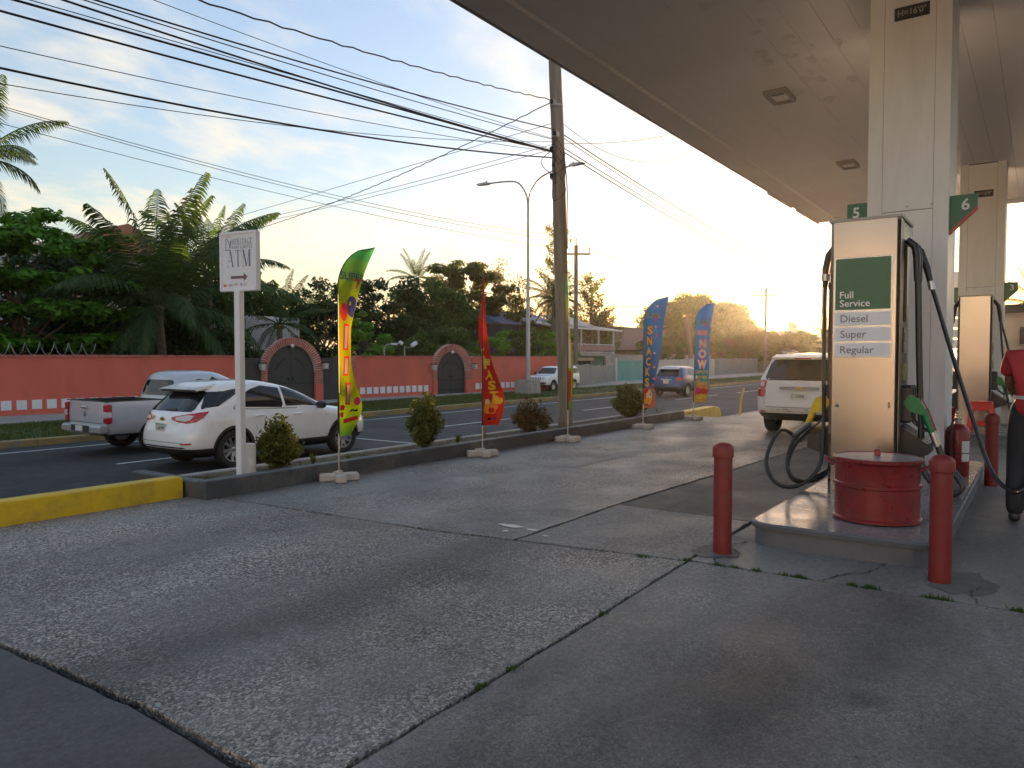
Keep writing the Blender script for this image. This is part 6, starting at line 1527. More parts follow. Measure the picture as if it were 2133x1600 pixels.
# tan house near the sun
ht = thing('tan_house', (160, 42, -.5), 'hazy tan house with a low hipped roof near the sun', 'house')
hbox(ht, 'wall', 148, 176, 38, 48, -.5, 4.4, M_houset)
MB().add([(146.5, 36.5, 4.3), (177.5, 36.5, 4.3), (177.5, 49.5, 4.3), (146.5, 49.5, 4.3), (156, 43, 7.2), (168, 43, 7.2)], [(0, 1, 5, 4), (1, 2, 5), (2, 3, 4, 5), (3, 0, 4), (3, 2, 1, 0)]).build('roof', M_roofbr if False else pm('faded_roof', (.26, .15, .11), .8, var=.15), ht)
for x in (152, 158, 164, 171): win(ht, x, 37.95, 1.9, 2.2, 1.5)
for (x, z) in ((160, 9.0), (163.5, 8.7)): MB().box((x, 42.5, (z + 6) / 2), (.8, .8, z - 6)).build('chimney', M_houset, ht)
hbox(ht, 'porch', 177, 190, 36, 44, -.5, 3.6, M_houset)
MB().prism([(35.2, 3.6), (45, 3.6), (44, 5.0), (36, 5.0)], lambda a, b: (176, a, b), lambda a, b: (193, a, b)).build('porch_roof', pm('faded_roof', (.26, .15, .11), .8, var=.15), ht)
# white building with a pierced block screen behind the large gate
hs = thing('white_block_house', (26, 37, -.5), 'white house with a pierced block screen behind the large gate', 'house')
hbox(hs, 'wall', 25.3, 29.0, 36.4, 44, -.5, 3.8, M_vent)
hbox(hs, 'roof_slab', 25.2, 29.2, 36.1, 44.5, 3.8, 3.95, M_vent)
cr = MB(); q = .30
for i in range(12):
    for j in range(10):
        x, z = 25.4 + i * q, .75 + j * q
        for (c0, c1) in (((0, 0), (q, q)), ((q, 0), (0, q))):
            p, r_ = Vector((x + c0[0], 0, z + c0[1])), Vector((x + c1[0], 0, z + c1[1])); d = (r_ - p).normalized(); n_ = Vector((-d.z, 0, d.x)) * .035
            vs = [p - n_, p + n_, r_ + n_, r_ - n_]; cr.add([(v.x, 35.95, v.z) for v in vs] + [(v.x, 36.05, v.z) for v in vs], [(0, 1, 2, 3), (7, 6, 5, 4), (0, 4, 5, 1), (1, 5, 6, 2), (2, 6, 7, 3), (3, 7, 4, 0)])
for i in range(13): cr.box((25.4 + i * q, 36.0, .75 + 5 * q), (.05, .1, 10 * q))
for j in range(11): cr.box((25.4 + 6 * q, 36.0, .75 + j * q), (12 * q, .1, .05))
tag(cr.build('block_screen', M_vent, hs), kind='stuff')
hr = thing('red_roof_house', (24, 52, -.5), 'red-tiled roof peeking above the trees on the left', 'house')
hbox(hr, 'wall', 20, 30, 48, 58, -.5, 8.2, M_housew)
gable(hr, 21, 29, 48, 58, 8.2, 1.9, pm('terracotta_roof', (.36, .15, .09), .8, var=.15), axis='y')
win(hr, 24.5, 47.95, 7.5, 1.5, 1.4); win(hr, 27.5, 47.95, 7.5, 1.5, 1.4)
# station shop seen at the right edge and the price board
sb = thing('station_building', (34, -4, -.5), 'grey flat-roofed building behind the attendant', 'building')
hbox(sb, 'wall', 29, 41, -9, 1.05, -.2, 3.05, pm('grey_building_paint', (.22, .2, .19), .8, var=.1))
hbox(sb, 'parapet', 28.8, 41.2, -9.2, 1.2, 3.05, 3.3, M_dark)
MB().box((28.96, .35, 2.3), (.1, .5, .55)).build('window', M_dark, sb)
MB().box((28.95, .2, .45), (.12, 1.5, .9)).build('pale_panel', M_zincw, sb)
ps = thing('price_board', (26.5, 1.9, 0), 'white fuel price board seen between the two columns', 'price board')
for y in (1.52, 2.58): MB().box((27.5, y, 2.2), (.08, .08, 4.4)).build('post', M_alu, ps)
pbp = MB().box((27.5, 2.05, 3.75), (.2, 1.0, 1.1), bev=.02).build('header', M_white, ps)
m = MB(); put_text(m, 'on', lambda a, b: (27.39, 1.86 - a, 3.33 + b), .14, bold=.01); m.build('lettering', pm('board_blue', (.05, .06, .18), .5), pbp)
for k in range(4):
    pl_ = MB().box((27.5, 2.05, 3.02 - k * .33), (.16, 1.0, .27), bev=.01).build('price_row', M_white, ps)
MB().tube([(27.5, 1.6, .05), (27.5, 2.5, 1.5)], .02, 6).build('brace', M_fencew, ps); MB().tube([(27.5, 1.55, 1.0), (27.5, 2.55, 1.0)], .02, 6).build('brace', M_fencew, ps)
# ------------------------------------------------------------------ unseen station shop, added: its sunlit front lights shaded sides and shows in steel
M_shop = pm('shop_cream_render', (.66, .60, .54), .7, var=.05, vscale=1, dirt=(.52, .46, .40), dscale=.7, damt=.4)
sh = thing('station_shop', (-16, -3, 0), 'cream station shop added unseen behind the camera, bouncing sun onto the pumps', 'building')
hb_ = lambda name, x0, x1, y0, y1, z0, z1, mat: MB().box(((x0 + x1) / 2, (y0 + y1) / 2, (z0 + z1) / 2), (x1 - x0, y1 - y0, z1 - z0)).build(name, mat, sh)
hb_('wall', -24, -13.5, -20, 7.2, -.1, 4.9, M_shop)
hb_('roof_edge', -24.3, -13.2, -20.3, 7.5, 4.9, 5.25, M_fascia)
for y in (-16.5, -12.5, -8.5, 1.5, 4.8):
    f_ = MB().box((-13.47, y, 1.55), (.1, 2.2, 1.5)).build('window', M_alu, sh); MB().box((-13.43, y, 1.55), (.06, 2.0, 1.3)).build('pane', M_tglass, f_)
dr = MB().box((-13.47, -3, 1.2), (.1, 2.4, 2.4)).build('door', M_alu, sh)
for y in (-3.55, -2.45): MB().box((-13.43, y, 1.2), (.06, 1.0, 2.2)).build('pane', M_tglass, dr)
# ------------------------------------------------------------------ vegetation
def leaves(centres, radii, n, size, seed, flat=.7, shape=1.7, up=.5, shell=.0):
    """n rhombic leaves scattered round the clump centres; returns (verts, faces) arrays"""
    g = np.random.default_rng(seed); C_ = np.asarray(centres, float); Rr = np.asarray(radii, float)
    w = Rr ** 2; idx = g.choice(len(C_), n, p=w / w.sum())
    d = g.normal(size=(n, 3)); d /= np.linalg.norm(d, axis=1)[:, None]
    rad = (g.random(n) ** (1 / 2.2))[:, None]
    P = C_[idx] + d * rad * Rr[idx][:, None] * np.array([1, 1, flat])
    nrm = g.normal(size=(n, 3)) * (1 - up) + np.array([0, 0, 1.]) * up + d * .5; nrm /= np.linalg.norm(nrm, axis=1)[:, None]
    a = np.cross(nrm, g.normal(size=(n, 3))); a /= np.linalg.norm(a, axis=1)[:, None]; b = np.cross(nrm, a)
    s_ = size * g.uniform(.6, 1.35, n)[:, None]
    V = np.stack([P - a * s_ * shape * .5, P + b * s_ * .42 + a * s_ * .1, P + a * s_ * shape * .5, P - b * s_ * .42 + a * s_ * .1], 1).reshape(-1, 3)
    F = np.arange(n * 4).reshape(-1, 4); return V, F
def np_mesh(name, V, F, mat):
    me = bpy.data.meshes.new(name); n = len(F); k = F.shape[1]
    me.vertices.add(len(V)); me.vertices.foreach_set('co', np.ascontiguousarray(V, np.float32).ravel())
    me.loops.add(n * k); me.loops.foreach_set('vertex_index', F.astype(np.int32).ravel())
    me.polygons.add(n); me.polygons.foreach_set('loop_start', np.arange(0, n * k, k, dtype=np.int32)); me.polygons.foreach_set('loop_total', np.full(n, k, np.int32))
    me.materials.append(mat); me.update(calc_edges=True); return me
L_bright = leaf_mat('leaf_bright', (.07, .20, .02), (.16, .36, .055), .4)
L_mid = leaf_mat('leaf_mid', (.032, .085, .02), (.085, .175, .04), .38)
L_dark = leaf_mat('leaf_dark', (.02, .048, .016), (.05, .095, .03), .3)
L_olive = leaf_mat('leaf_olive', (.05, .07, .016), (.12, .14, .036), .42)
L_gold = leaf_mat('leaf_goldlit', (.09, .10, .03), (.17, .16, .05), .5)
L_palm = leaf_mat('leaf_palm', (.032, .07, .024), (.075, .13, .045), .35)
L_shrub = leaf_mat('leaf_shrub', (.05, .07, .014), (.13, .14, .03), .3)
L_shrub2 = leaf_mat('leaf_shrub_red', (.05, .05, .015), (.16, .07, .03), .3)
M_bark = pm('tree_bark', (.11, .085, .06), .9, var=.3, vscale=5, bump=.8, bscale=20)
M_bark2 = pm('pale_bark', (.22, .18, .14), .9, var=.25, vscale=5, bump=.6, bscale=20)
M_palmtr = pm('palm_trunk', (.17, .14, .11), .9, var=.25, vscale=4, bump=1., bscale=9, stretch=(1, 1, 4))
def tree(name, x, y, z0, h, rx, ry, rz, nclump, rclump, nleaf, lsize, mat, label, cat='tree', group=None, trunk_r=.16, seed=1, zc=None, flat=.7, layered=False, bark=None, skirt=False, up=.5):
    rnd = random.Random(seed); t = thing(name, (x, y, z0), label, cat, group)
    zc = z0 + h - rz if zc is None else zc
    cs, rs = [], []
    while len(cs) < nclump:
        v = Vector((rnd.uniform(-1, 1), rnd.uniform(-1, 1), rnd.uniform(-1, 1)))
        q = v.length
        if q > 1 or (q < .5 and rnd.random() < .65): continue
        if layered: v.z = round(v.z * 3.2) / 3.2 + rnd.uniform(-.06, .06)
        k = rnd.uniform(.86, 1.08)
        p = Vector((x + v.x * rx * k, y + v.y * ry * k, zc + v.z * rz * k))
        if p.z < z0 + .2: continue
        cs.append(p); rs.append(rclump * rnd.uniform(.55, 1.3))
    tr = MB(); top = Vector((x + rnd.uniform(-.1, .1) * rx, y, zc + rz * .25)); b0 = Vector((x, y, z0 - .3))
    mid = b0.lerp(top, .5) + Vector((rnd.uniform(-.15, .15) * rx * .4, 0, 0))
    tr.tube(bez([b0, mid, top], 10), [trunk_r * (1 - .07 * i) for i in range(11)], 10)
    trunk = tr.build('trunk', bark or M_bark, t, True)
    br = MB()
    for c_ in cs[::max(1, len(cs) // 26)]:
        a = b0.lerp(top, rnd.uniform(.45, .95)); m_ = a.lerp(c_, .55) + Vector((0, 0, rnd.uniform(-.05, .12) * rz))
        br.tube([a, m_, c_], [trunk_r * .42, trunk_r * .26, trunk_r * .08], 6)
    br.build('limbs', bark or M_bark, t, True)
    V, F = leaves([tuple(c_) for c_ in cs], rs, nleaf, lsize, seed, flat, up=up)
    link('crown', np_mesh('crown', V, F, mat), t)
    return t
def palm(name, x, y, z0, zc, flen, nfr, label, group=None, seed=1, mat=None, lean=(0, 0), droop=1.0, trunk_r=.16, leafl=.62, young=.0, nl=34):
    rnd = random.Random(seed); t = thing(name, (x, y, z0), label, 'palm tree', group); c = Vector((x + lean[0], y + lean[1], zc))
    tb = Vector((x, y, z0 - .2)); pts = bez([tb, tb.lerp(c, .5) + Vector((-lean[0] * .15, 0, 0)), c], 22)
    MB().tube(pts, [trunk_r * (1.25 - .4 * i / 22) * (1 + .05 * (i % 2)) for i in range(23)], 12).build('trunk', M_palmtr, t, True)
    for k in range(nfr):
        az = 2.399 * k + rnd.uniform(-.25, .25); u = (k + .5) / nfr; el = R(86 - 112 * u * droop + rnd.uniform(-8, 8)) if not young else R(88 - 95 * u + rnd.uniform(-6, 6))
        L = flen * rnd.uniform(.82, 1.08) * (.8 + .2 * math.sin(math.pi * min(1, u + .2)))
        hd = Vector((math.cos(az), math.sin(az), 0)); sd = Vector((-math.sin(az), math.cos(az), 0)); P = [c + hd * .08]; e = el; n = 16
        curv = R(-30 - 62 * u) / n * droop
        for i in range(n): e += curv * (.35 + 1.3 * i / n); P.append(P[-1] + (hd * math.cos(e) + Vector((0, 0, 1)) * math.sin(e)) * L / n)
        V = []; F = []
        def quad(a_, b_, c_, d_): o = len(V); V.extend((a_, b_, c_, d_)); F.append((o, o + 1, o + 2, o + 3))
        for i in range(n):   # rachis as a thin four-sided bar
            w0, w1 = .035 * (1 - i / n) + .006, .035 * (1 - (i + 1) / n) + .006
            z_ = Vector((0, 0, 1)); quad(P[i] - sd * w0, P[i] + sd * w0, P[i + 1] + sd * w1, P[i + 1] - sd * w1); quad(P[i] - z_ * w0, P[i] + z_ * w0, P[i + 1] + z_ * w1, P[i + 1] - z_ * w1)
        for j in range(nl):
            tt = .13 + .87 * j / (nl - 1); i = min(n - 1, int(tt * n)); f = tt * n - i; p = P[i].lerp(P[i + 1], f); tg = (P[i + 1] - P[i]).normalized(); nu_ = sd.cross(tg)
            ll = leafl * flen / 4.5 * (math.sin(math.pi * (.18 + .78 * tt)) ** .7) * rnd.uniform(.85, 1.12)
            for g in (-1, 1):
                d = (sd * g * .72 + tg * .62 + nu_ * rnd.uniform(-.05, .3) * -1 + Vector((0, 0, -.28 - .5 * tt))).normalized()
                m_ = p + d * ll * .55; tip = m_ + (d + Vector((0, 0, -.75))).normalized() * ll * .5; w = tg * .027 * (flen / 4.5 + .25)
                quad(p - w * .6, p + w * .6, m_ + w, m_ - w); quad(m_ - w, m_ + w, tip + w * .12, tip - w * .12)
        link('frond', np_mesh('frond', np.array([v[:] for v in V]), np.array(F), mat or L_palm), t)
    for k in range(5 if not young else 3):
        a = 2 * math.pi * k / 5; MB().lathe([(.01, -.12), (.09, -.06), (.11, 0), (.08, .08), (.01, .12)], (c.x + .2 * math.cos(a), c.y + .2 * math.sin(a), c.z - .16), 8).build('coconut', pm('coconut_husk', (.12, .11, .04), .7, var=.3), t, True)
    return t
# behind the left wall
tree('broadleaf_tree', 12.6, 32.5, -.5, 8.0, 4.6, 2.4, 4.0, 210, .66, 30000, .21, L_bright, 'bright green layered broadleaf tree at the left edge above the wall', seed=3, flat=.4, layered=True, up=.75)
tree('broadleaf_tree', 8.2, 31.5, -.5, 7.6, 3.0, 2.0, 3.8, 110, .66, 15000, .2, L_bright, 'bright green tree cut off by the left edge, below the palm fronds', seed=5, flat=.45, layered=True, up=.7)
tree('broadleaf_tree', 17.0, 37.5, -.5, 7.3, 4.6, 2.4, 3.7, 110, .85, 20000, .17, L_dark, 'dark rounded tree behind the large coconut palm', seed=7)
tree('broadleaf_tree', 23.2, 38.5, -.5, 7.6, 3.6, 1.9, 3.8, 90, .8, 18000, .16, L_dark, 'dark tree behind the ATM sign', seed=9)
tree('broadleaf_tree', 27.6, 39.0, -.5, 8.3, 2.4, 1.9, 3.2, 70, .65, 13000, .15, L_dark, 'dark drooping tree just right of the ATM sign', seed=12, flat=.9)
tree('small_yellow_tree', 18.6, 41, -.5, 8.4, 1.2, 1.0, 1.2, 20, .4, 1400, .14, L_gold, 'small sunlit yellowish treetop above the green mass on the left', seed=15, trunk_r=.08)
palm('coconut_palm', 18.1, 31.6, -.5, 3.9, 6.7, 26, 'large coconut palm with long drooping fronds behind the left wall', seed=4, lean=(-.25, 0), trunk_r=.19, leafl=.74, nl=60)
palm('coconut_palm', 22.2, 34.6, -.5, 5.8, 4.7, 22, 'coconut palm just left of the ATM sign', seed=8, lean=(.1, 0), leafl=.76, nl=48)
palm('coconut_palm', 10.6, 30.6, -.5, 8.6, 3.2, 18, 'tall palm at the left edge with only its frond tips in view', seed=6, mat=L_dark, lean=(.15, 0), leafl=.95, nl=44)
palm('small_palm', 34.6, 42.0, -.5, 4.3, 3.1, 16, 'small upright palm between the dark tree and the yellow flag', seed=14, mat=L_dark, young=1, nl=36)
palm('small_palm', 37.2, 44.0, -.5, 5.0, 2.7, 13, 'drooping palm behind the yellow flag', seed=17, mat=L_dark, nl=32)
palm('coconut_palm', 25.8, 33.6, -.5, 3.4, 3.6, 14, 'low palm with hanging fronds beside the large gate', seed=19, nl=36)
tree('broadleaf_tree', 31.5, 37.0, -.5, 7.0, 3.2, 2.0, 3.6, 80, .75, 14000, .16, L_dark, 'dark tree behind the right half of the large gate', seed=13)
tree('broadleaf_tree', 20.0, 33.8, -.5, 5.4, 3.2, 1.6, 2.9, 70, .7, 12000, .16, L_dark, 'dark low tree between the two coconut palms', seed=16)
# low hedge and shrubs above the wall
hx = [(15.5, 30.2, 1.9, 1.9, L_dark, 'dark shrub at the foot of the large coconut palm'), (20.6, 30.0, 1.7, 2.2, L_dark, 'dark shrub between the coconut palm and the large gate'), (28.2, 29.6, 1.9, 4.2, L_bright, 'bright layered green shrub beside the large gate'), (31.8, 29.4, 1.9, 3.2, L_mid, 'low green hedge shrub right of the yellow flag'), (35.2, 29.2, 2.0, 3.6, L_mid, 'green hedge shrub above the middle wall run'),
      (38.4, 28.9, 2.0, 3.3, L_bright, 'leafy green hedge shrub left of the small gate'), (41.5, 28.8, 2.2, 3.7, L_mid, 'green hedge shrub behind the small gate'), (44.0, 28.4, 2.0, 3.9, L_bright, 'bright green shrub left of the utility pole')]
for k, (x, y, r_, h, mt, lab) in enumerate(hx): tree('hedge_shrub', x, y, -.5, h + .5, r_, 1.2, h * .5, 40, .42, 6000, .13 if mt is not L_bright else .15, mt, lab, 'shrub', 'shrubs behind the wall', .06, seed=30 + k, layered=mt is L_bright, flat=.5 if mt is L_bright else .75)
# the mass of trees in the middle
tree('broadleaf_tree', 36.6, 36.5, -.5, 8.0, 4.2, 2.6, 3.5, 80, .75, 15000, .17, L_dark, 'dark tree right behind the yellow flag', seed=41)
tree('broadleaf_tree', 42.0, 37.0, -.5, 8.0, 3.8, 2.8, 3.7, 80, .8, 15000, .17, L_mid, 'mid-green tree above the middle of the wall', seed=43)
tree('spreading_tree', 46.4, 37.5, -.5, 9.9, 4.4, 2.8, 3.2, 80, .72, 13000, .17, L_olive, 'tall spreading tree with an open sunlit top left of the red flag', seed=45, flat=.5, trunk_r=.22)
tree('spreading_tree', 49.0, 35.6, -.5, 8.0, 3.2, 2.4, 3.4, 60, .7, 10000, .17, L_olive, 'olive tree right of the red flag', seed=47, flat=.55)
tree('broadleaf_tree', 52.4, 33.0, -.5, 5.2, 3.0, 2.0, 2.5, 50, .6, 8000, .15, L_bright, 'bright green tree behind the street lamp', seed=49)
palm('small_palm', 52.4, 48.0, -.5, 9.0, 3.4, 14, 'palm rising above the middle trees', seed=21, mat=L_dark, nl=36, droop=.9)
def bare_tree(x, y, z0, h, label, seed, leaf=0, mat=None, spread=.25, r0=.13):
    rnd = random.Random(seed); t = thing('sparse_tree', (x, y, z0), label, 'tree'); m = MB(); tips = []
    def grow(p, d, L, r, k):
        q = p + d * L; mid = p.lerp(q, .5) + Vector((rnd.uniform(-1, 1), rnd.uniform(-1, 1), 0)) * L * .06; m.tube([p, mid, q], [r, r * .85, r * .7], 6, cap=False); tips.append(q)
        if k <= 0 or r < .006: return
        for _ in range(3 if k > 2 else 2): nd_ = (d + Vector((rnd.uniform(-1, 1), rnd.uniform(-1, 1), rnd.uniform(-.2, .7))) * spread * 2.2).normalized(); grow(q, nd_, L * rnd.uniform(.6, .85), r * .62, k - 1)
    grow(Vector((x, y, z0 - .2)), Vector((rnd.uniform(-.06, .06), 0, 1)).normalized(), h * .34, r0, 5)
    m.build('trunk', M_bark2, t, True)
    if leaf:
        V, F = leaves([tuple(p) for p in tips[20:]], [.55] * len(tips[20:]), leaf, .13, seed, .9); link('crown', np_mesh('crown', V, F, mat), t)
    return t
bare_tree(49.6, 33.8, -.5, 10.2, 'nearly bare tree with thin branches beside the street lamp', 5, 900, L_gold)
def feathery(x, y, z0, h, w, label, seed, n=26, nleaf=3800):
    """open casuarina-like tree: long upswept plumes"""
    rnd = random.Random(seed); t = thing('feathery_tree', (x, y, z0), label, 'tree', 'feathery backlit trees'); m = MB(); C_, Rr = [], []
    m.tube([(x, y, z0 - .3), (x + .2, y, z0 + h * .5), (x, y, z0 + h * .97)], [.2, .13, .03], 8)
    for k in range(n):
        u = .25 + .75 * (k + .5) / n; a = 2.4 * k; L = w * (1.15 - u * .75) * rnd.uniform(.7, 1.2); p = Vector((x, y, z0 + h * u * .93)); d = Vector((math.cos(a), math.sin(a), .75)).normalized(); q = p + d * L
        m.tube([p, p.lerp(q, .5) + Vector((0, 0, -.1 * L)), q], [.05, .035, .01], 5, cap=False)
        for j in range(6): f = .3 + .72 * j / 5; C_.append(tuple(p.lerp(q, f))); Rr.append(.26 + .22 * math.sin(math.pi * f))
    m.build('trunk', M_bark2, t, True); V, F = leaves(C_, Rr, nleaf, .14, seed, 1.25, shape=2.4, up=.1); link('crown', np_mesh('crown', V, F, L_gold), t); return t
feathery(57.6, 35.8, -.5, 15.0, 2.6, 'tall feathery tree rising behind the thick utility pole', 51, 30, 2600)
feathery(61.5, 34.5, -.5, 9.8, 3.6, 'feathery backlit tree right of the cross-armed pole', 53, 26, 2300)
feathery(66.0, 36.0, -.5, 6.5, 3.6, 'low feathery backlit tree above the balcony house', 55, 24, 3600)
# shaggy palm behind the thick utility pole
palm('shaggy_palm', 47.6, 29.8, -.4, 5.9, 2.7, 34, 'shaggy dark palm behind the thick utility pole', seed=25, trunk_r=.26, nl=34, mat=L_dark, droop=1.25)
# big round trees by the road, right of centre
tree('mango_tree', 97.0, 40.0, -.5, 11.2, 8.2, 4.5, 5.0, 130, 1.25, 26000, .27, L_mid, 'big round dark tree behind the ORDER NOW flag', seed=61, trunk_r=.4)
tree('mango_tree', 113.0, 40.5, -.5, 11.0, 7.6, 4.5, 4.9, 120, 1.2, 24000, .27, L_mid, 'big round tree left of the white SUV', seed=63, trunk_r=.4)
tree('mango_tree', 128.0, 41.0, -.5, 8.0, 7.0, 4.0, 3.9, 90, 1.15, 14000, .27, L_olive, 'lower hazy tree tapering towards the tan house', seed=65, trunk_r=.35)
tree('round_bush', 76.5, 34.0, -.5, 5.2, 3.4, 2.4, 2.7, 60, .7, 9000, .18, L_mid, 'dark round bush left of the SNACKS flag', 'bush', seed=67)
tree('broadleaf_tree', 84.0, 52.0, -.5, 8.4, 4.5, 3.0, 3.3, 60, .9, 8000, .24, L_mid, 'distant treetop above the brown-roofed house', seed=69)
palm('roadside_palm', 147, 36.5, -.5, 3.9, 4.6, 15, 'short palm in front of the tan house', seed=27, nl=26)
palm('roadside_palm', 92, 20.5, -.5, 4.6, 3.0, 15, 'backlit palm beside the nearest pump, against the sun', seed=29, nl=28)
for (x, y, h, lab, sd) in ((100, 21.2, 5.6, 'backlit roadside tree behind the pump hoses', 71), (103, 24.6, 5.5, 'backlit roadside tree just left of the nearest pump', 72), (107, 28.0, 5.9, 'low backlit tree in front of the tan house', 74), (110, 31.6, 6.1, 'low hazy tree between the mango trees and the tan house', 75), (112, 35.4, 6.4, 'hazy tree beside the picket fence', 76)):  # row added, its heights set, to keep the low sun off the forecourt
    tree('roadside_tree', x, y, -.5, h, 2.6, 2.6, h * .5, 70, .75, 12000, .2, L_olive, lab, 'tree', 'low roadside trees added to screen the sun', .14, seed=sd)
tree('far_tree', 62.0, -1.2, -.5, 5.9, 4.5, 3.5, 2.6, 60, .8, 9000, .2, L_dark, 'dark tree above the grey building at the right edge', seed=73)
palm('far_palm', 47.0, .2, -.5, 4.2, 2.4, 14, 'small palm above the grey building at the right edge', seed=31, nl=28, mat=L_dark)
# far woods closing the horizon
g_ = np.random.default_rng(5); cs = []; rs = []
for k in range(420):
    a = g_.uniform(-.9, 2.1); d = g_.uniform(210, 420)
    if abs(a - SUN_AZ) < .05: continue
    cs.append((d * math.cos(a), d * math.sin(a), g_.uniform(0, 5.0))); rs.append(g_.uniform(3, 5.5))
V, F = leaves(cs, rs, 90000, .8, 77, .8); o = link('far_wood', np_mesh('far_wood', V, F, L_mid)); tag(o, 'distant belt of trees along the horizon', 'trees', kind='stuff')

# ------------------------------------------------------------------ planter shrubs and small plants
def shrub(x, y, z0, h, w, n, size, mat, label, seed, spiky=.0):
    rnd = random.Random(seed); t = thing('planter_shrub', (x, y, z0), label, 'shrub', 'shrubs in the planter'); st_ = MB(); C_, Rr = [], []
    for k in range(26):
        a = 2.4 * k; u = (k + .5) / 26; rr = w * math.sqrt(u) * rnd.uniform(.6, 1.05); zz = h * (1 - .62 * u ** 1.4) * rnd.uniform(.72, 1.05)
        tip = Vector((x + rr * math.cos(a), y + rr * math.sin(a), z0 + max(.12, zz)))
        st_.tube([(x + .02 * math.cos(a), y + .02 * math.sin(a), z0 - .04), Vector((x, y, z0)).lerp(tip, .5) + Vector((0, 0, .04)), tip], [.012, .008, .003], 5, cap=False)
        for j in range(5): f = .35 + .65 * j / 4; C_.append(tuple(Vector((x, y, z0 + .03)).lerp(tip, f))); Rr.append(.055 + .045 * f + .03 * rnd.random())
        if spiky:
            tp = tip + Vector((rnd.uniform(-.03, .03), rnd.uniform(-.03, .03), spiky * rnd.uniform(.3, 1))); C_.append(tuple(tp)); Rr.append(.03)
    st_.build('stems', M_bark, t, True); V, F = leaves(C_, Rr, n, size, seed, 1.0, shape=1.9, up=.25); link('foliage', np_mesh('foliage', V, F, mat), t); return t
shrub(6.50, 8.52, .07, .66, .29, 4200, .040, L_shrub, 'round yellow-green shrub beside the ATM sign post', 1, .08)
shrub(9.45, 8.5, .05, .84, .36, 5600, .040, L_shrub, 'cone-shaped shrub between the yellow and red flags', 2, .12)
shrub(12.6, 8.5, .05, .66, .40, 1700, .040, L_shrub2, 'open straggly shrub right of the red flag', 3, .18)
shrub(13.35, 8.62, .05, .50, .20, 500, .036, L_shrub2, 'thin reddish sprig beside the utility pole base', 4, .1)
shrub(17.2, 8.5, .04, .83, .58, 6500, .046, L_shrub, 'wide round bush left of the SNACKS flag', 5, .08)
def spiky(x, y, z0, h, n, label, seed):
    rnd = random.Random(seed); m = MB(); t = thing('spiky_plant', (x, y, z0), label, 'plant', 'spiky plants in the planter')
    for k in range(n):
        a = rnd.uniform(0, 6.28); l = h * rnd.uniform(.5, 1); d = Vector((math.cos(a), math.sin(a), 0)) * rnd.uniform(.25, .8); b = Vector((x, y, z0)); s_ = Vector((-math.sin(a), math.cos(a), 0)) * .012
        p1 = b + (d * .5 + Vector((0, 0, .6))) * l; p2 = b + (d * 1.0 + Vector((0, 0, .95))) * l
        m = MB().add([b - s_, b + s_, p1 + s_ * 1.2, p1 - s_ * 1.2, p2], [(0, 1, 2, 3), (3, 2, 4)]); m.build('blade', L_shrub, t)
spiky(6.95, 8.35, .08, .20, 14, 'low spiky plant right of the shrub by the sign', 1)
spiky(10.15, 8.35, .08, .22, 16, 'low spiky plant right of the cone-shaped shrub', 2)
spiky(7.45, 8.15, .08, .14, 10, 'tiny spiky plant behind the yellow flag', 3)
spiky(18.25, 8.2, .06, .42, 7, 'upright spiky plant at the far end of the planter', 4)
spk = thing('wooden_stub', (11.05, 8.45, .05), 'short wooden stub standing in the planter behind the red flag', 'stake'); MB().tube([(11.05, 8.45, 0), (11.06, 8.45, .3)], [.03, .026], 8).build('stake', M_wood2, spk, True)
ys = thing('yellow_stake', (22.2, 7.35, 0), 'thin yellow stake standing on the exit beyond the kerb', 'stake')
MB().tube([(22.2, 7.35, -.15), (22.25, 7.33, .35), (22.45, 7.32, .68)], [.03, .028, .026], 8).build('stake', M_yel, ys, True)
# grass: blades on the verge, weeds in the joints, ground cover in the planter
def blades(n, fn, h, w, seed, mat, name, label, cat):
    g = np.random.default_rng(seed); P = fn(g, n); a = g.uniform(0, 6.28, n); hh = h * g.uniform(.4, 1.3, n); ln_ = g.normal(size=(n, 2)) * (hh * .45)[:, None]
    s_ = np.stack([np.cos(a), np.sin(a), 0 * a], 1) * w * .5; T = P + np.concatenate([ln_, hh[:, None]], 1)
    V = np.stack([P - s_, P + s_, T], 1).reshape(-1, 3); o = link(name, np_mesh(name, V, np.arange(n * 3).reshape(-1, 3), mat)); return tag(o, label, cat, kind='stuff')
L_grass = leaf_mat('grass_blade', (.04, .075, .015), (.12, .14, .045), .3)
def vfn(g, n):
    x = 3 + 90 * g.random(n) ** 1.6; y = 19.75 + 4.8 * g.random(n); k = np.sin(x * 1.3) + np.sin(y * 2.1 + x * .4); keep = g.random(n) < .55 + .3 * k; x = np.where(keep, x, 3 + 30 * g.random(n)); b = (y - 19.72) / 4.9
    return np.stack([x, y, -.37 + .05 * np.sin(b * 3.1)], 1)
blades(70000, vfn, .09, .022, 3, L_grass, 'verge_grass', 'short green grass on the verge across the road', 'grass')
def jfn(g, n):
    k = np.array([(5.57, 2.24, .025), (5.58, 2.0, .03), (5.585, 1.88, .02), (5.59, 1.72, .015), (5.61, 1.5, .035), (5.615, 1.4, .02), (5.63, 1.06, .012), (5.635, .96, .02), (5.635, .93, .02), (5.65, .56, .03), (5.65, .5, .03), (5.47, 2.6, .03), (4.1, 2.2, .012), (3.1, 2.185, .015), (2.85, 2.185, .012), (5.67, .1, .02)])
    i = g.integers(0, len(k), n); return np.stack([k[i, 0] + g.normal(size=n) * .016, k[i, 1] + g.normal(size=n) * k[i, 2], np.full(n, -.012)], 1)
blades(900, jfn, .034, .015, 5, leaf_mat('weed_leaf', (.03, .07, .012), (.07, .13, .03), .3), 'joint_weeds', 'small green weeds growing in the slab joints', 'weeds')
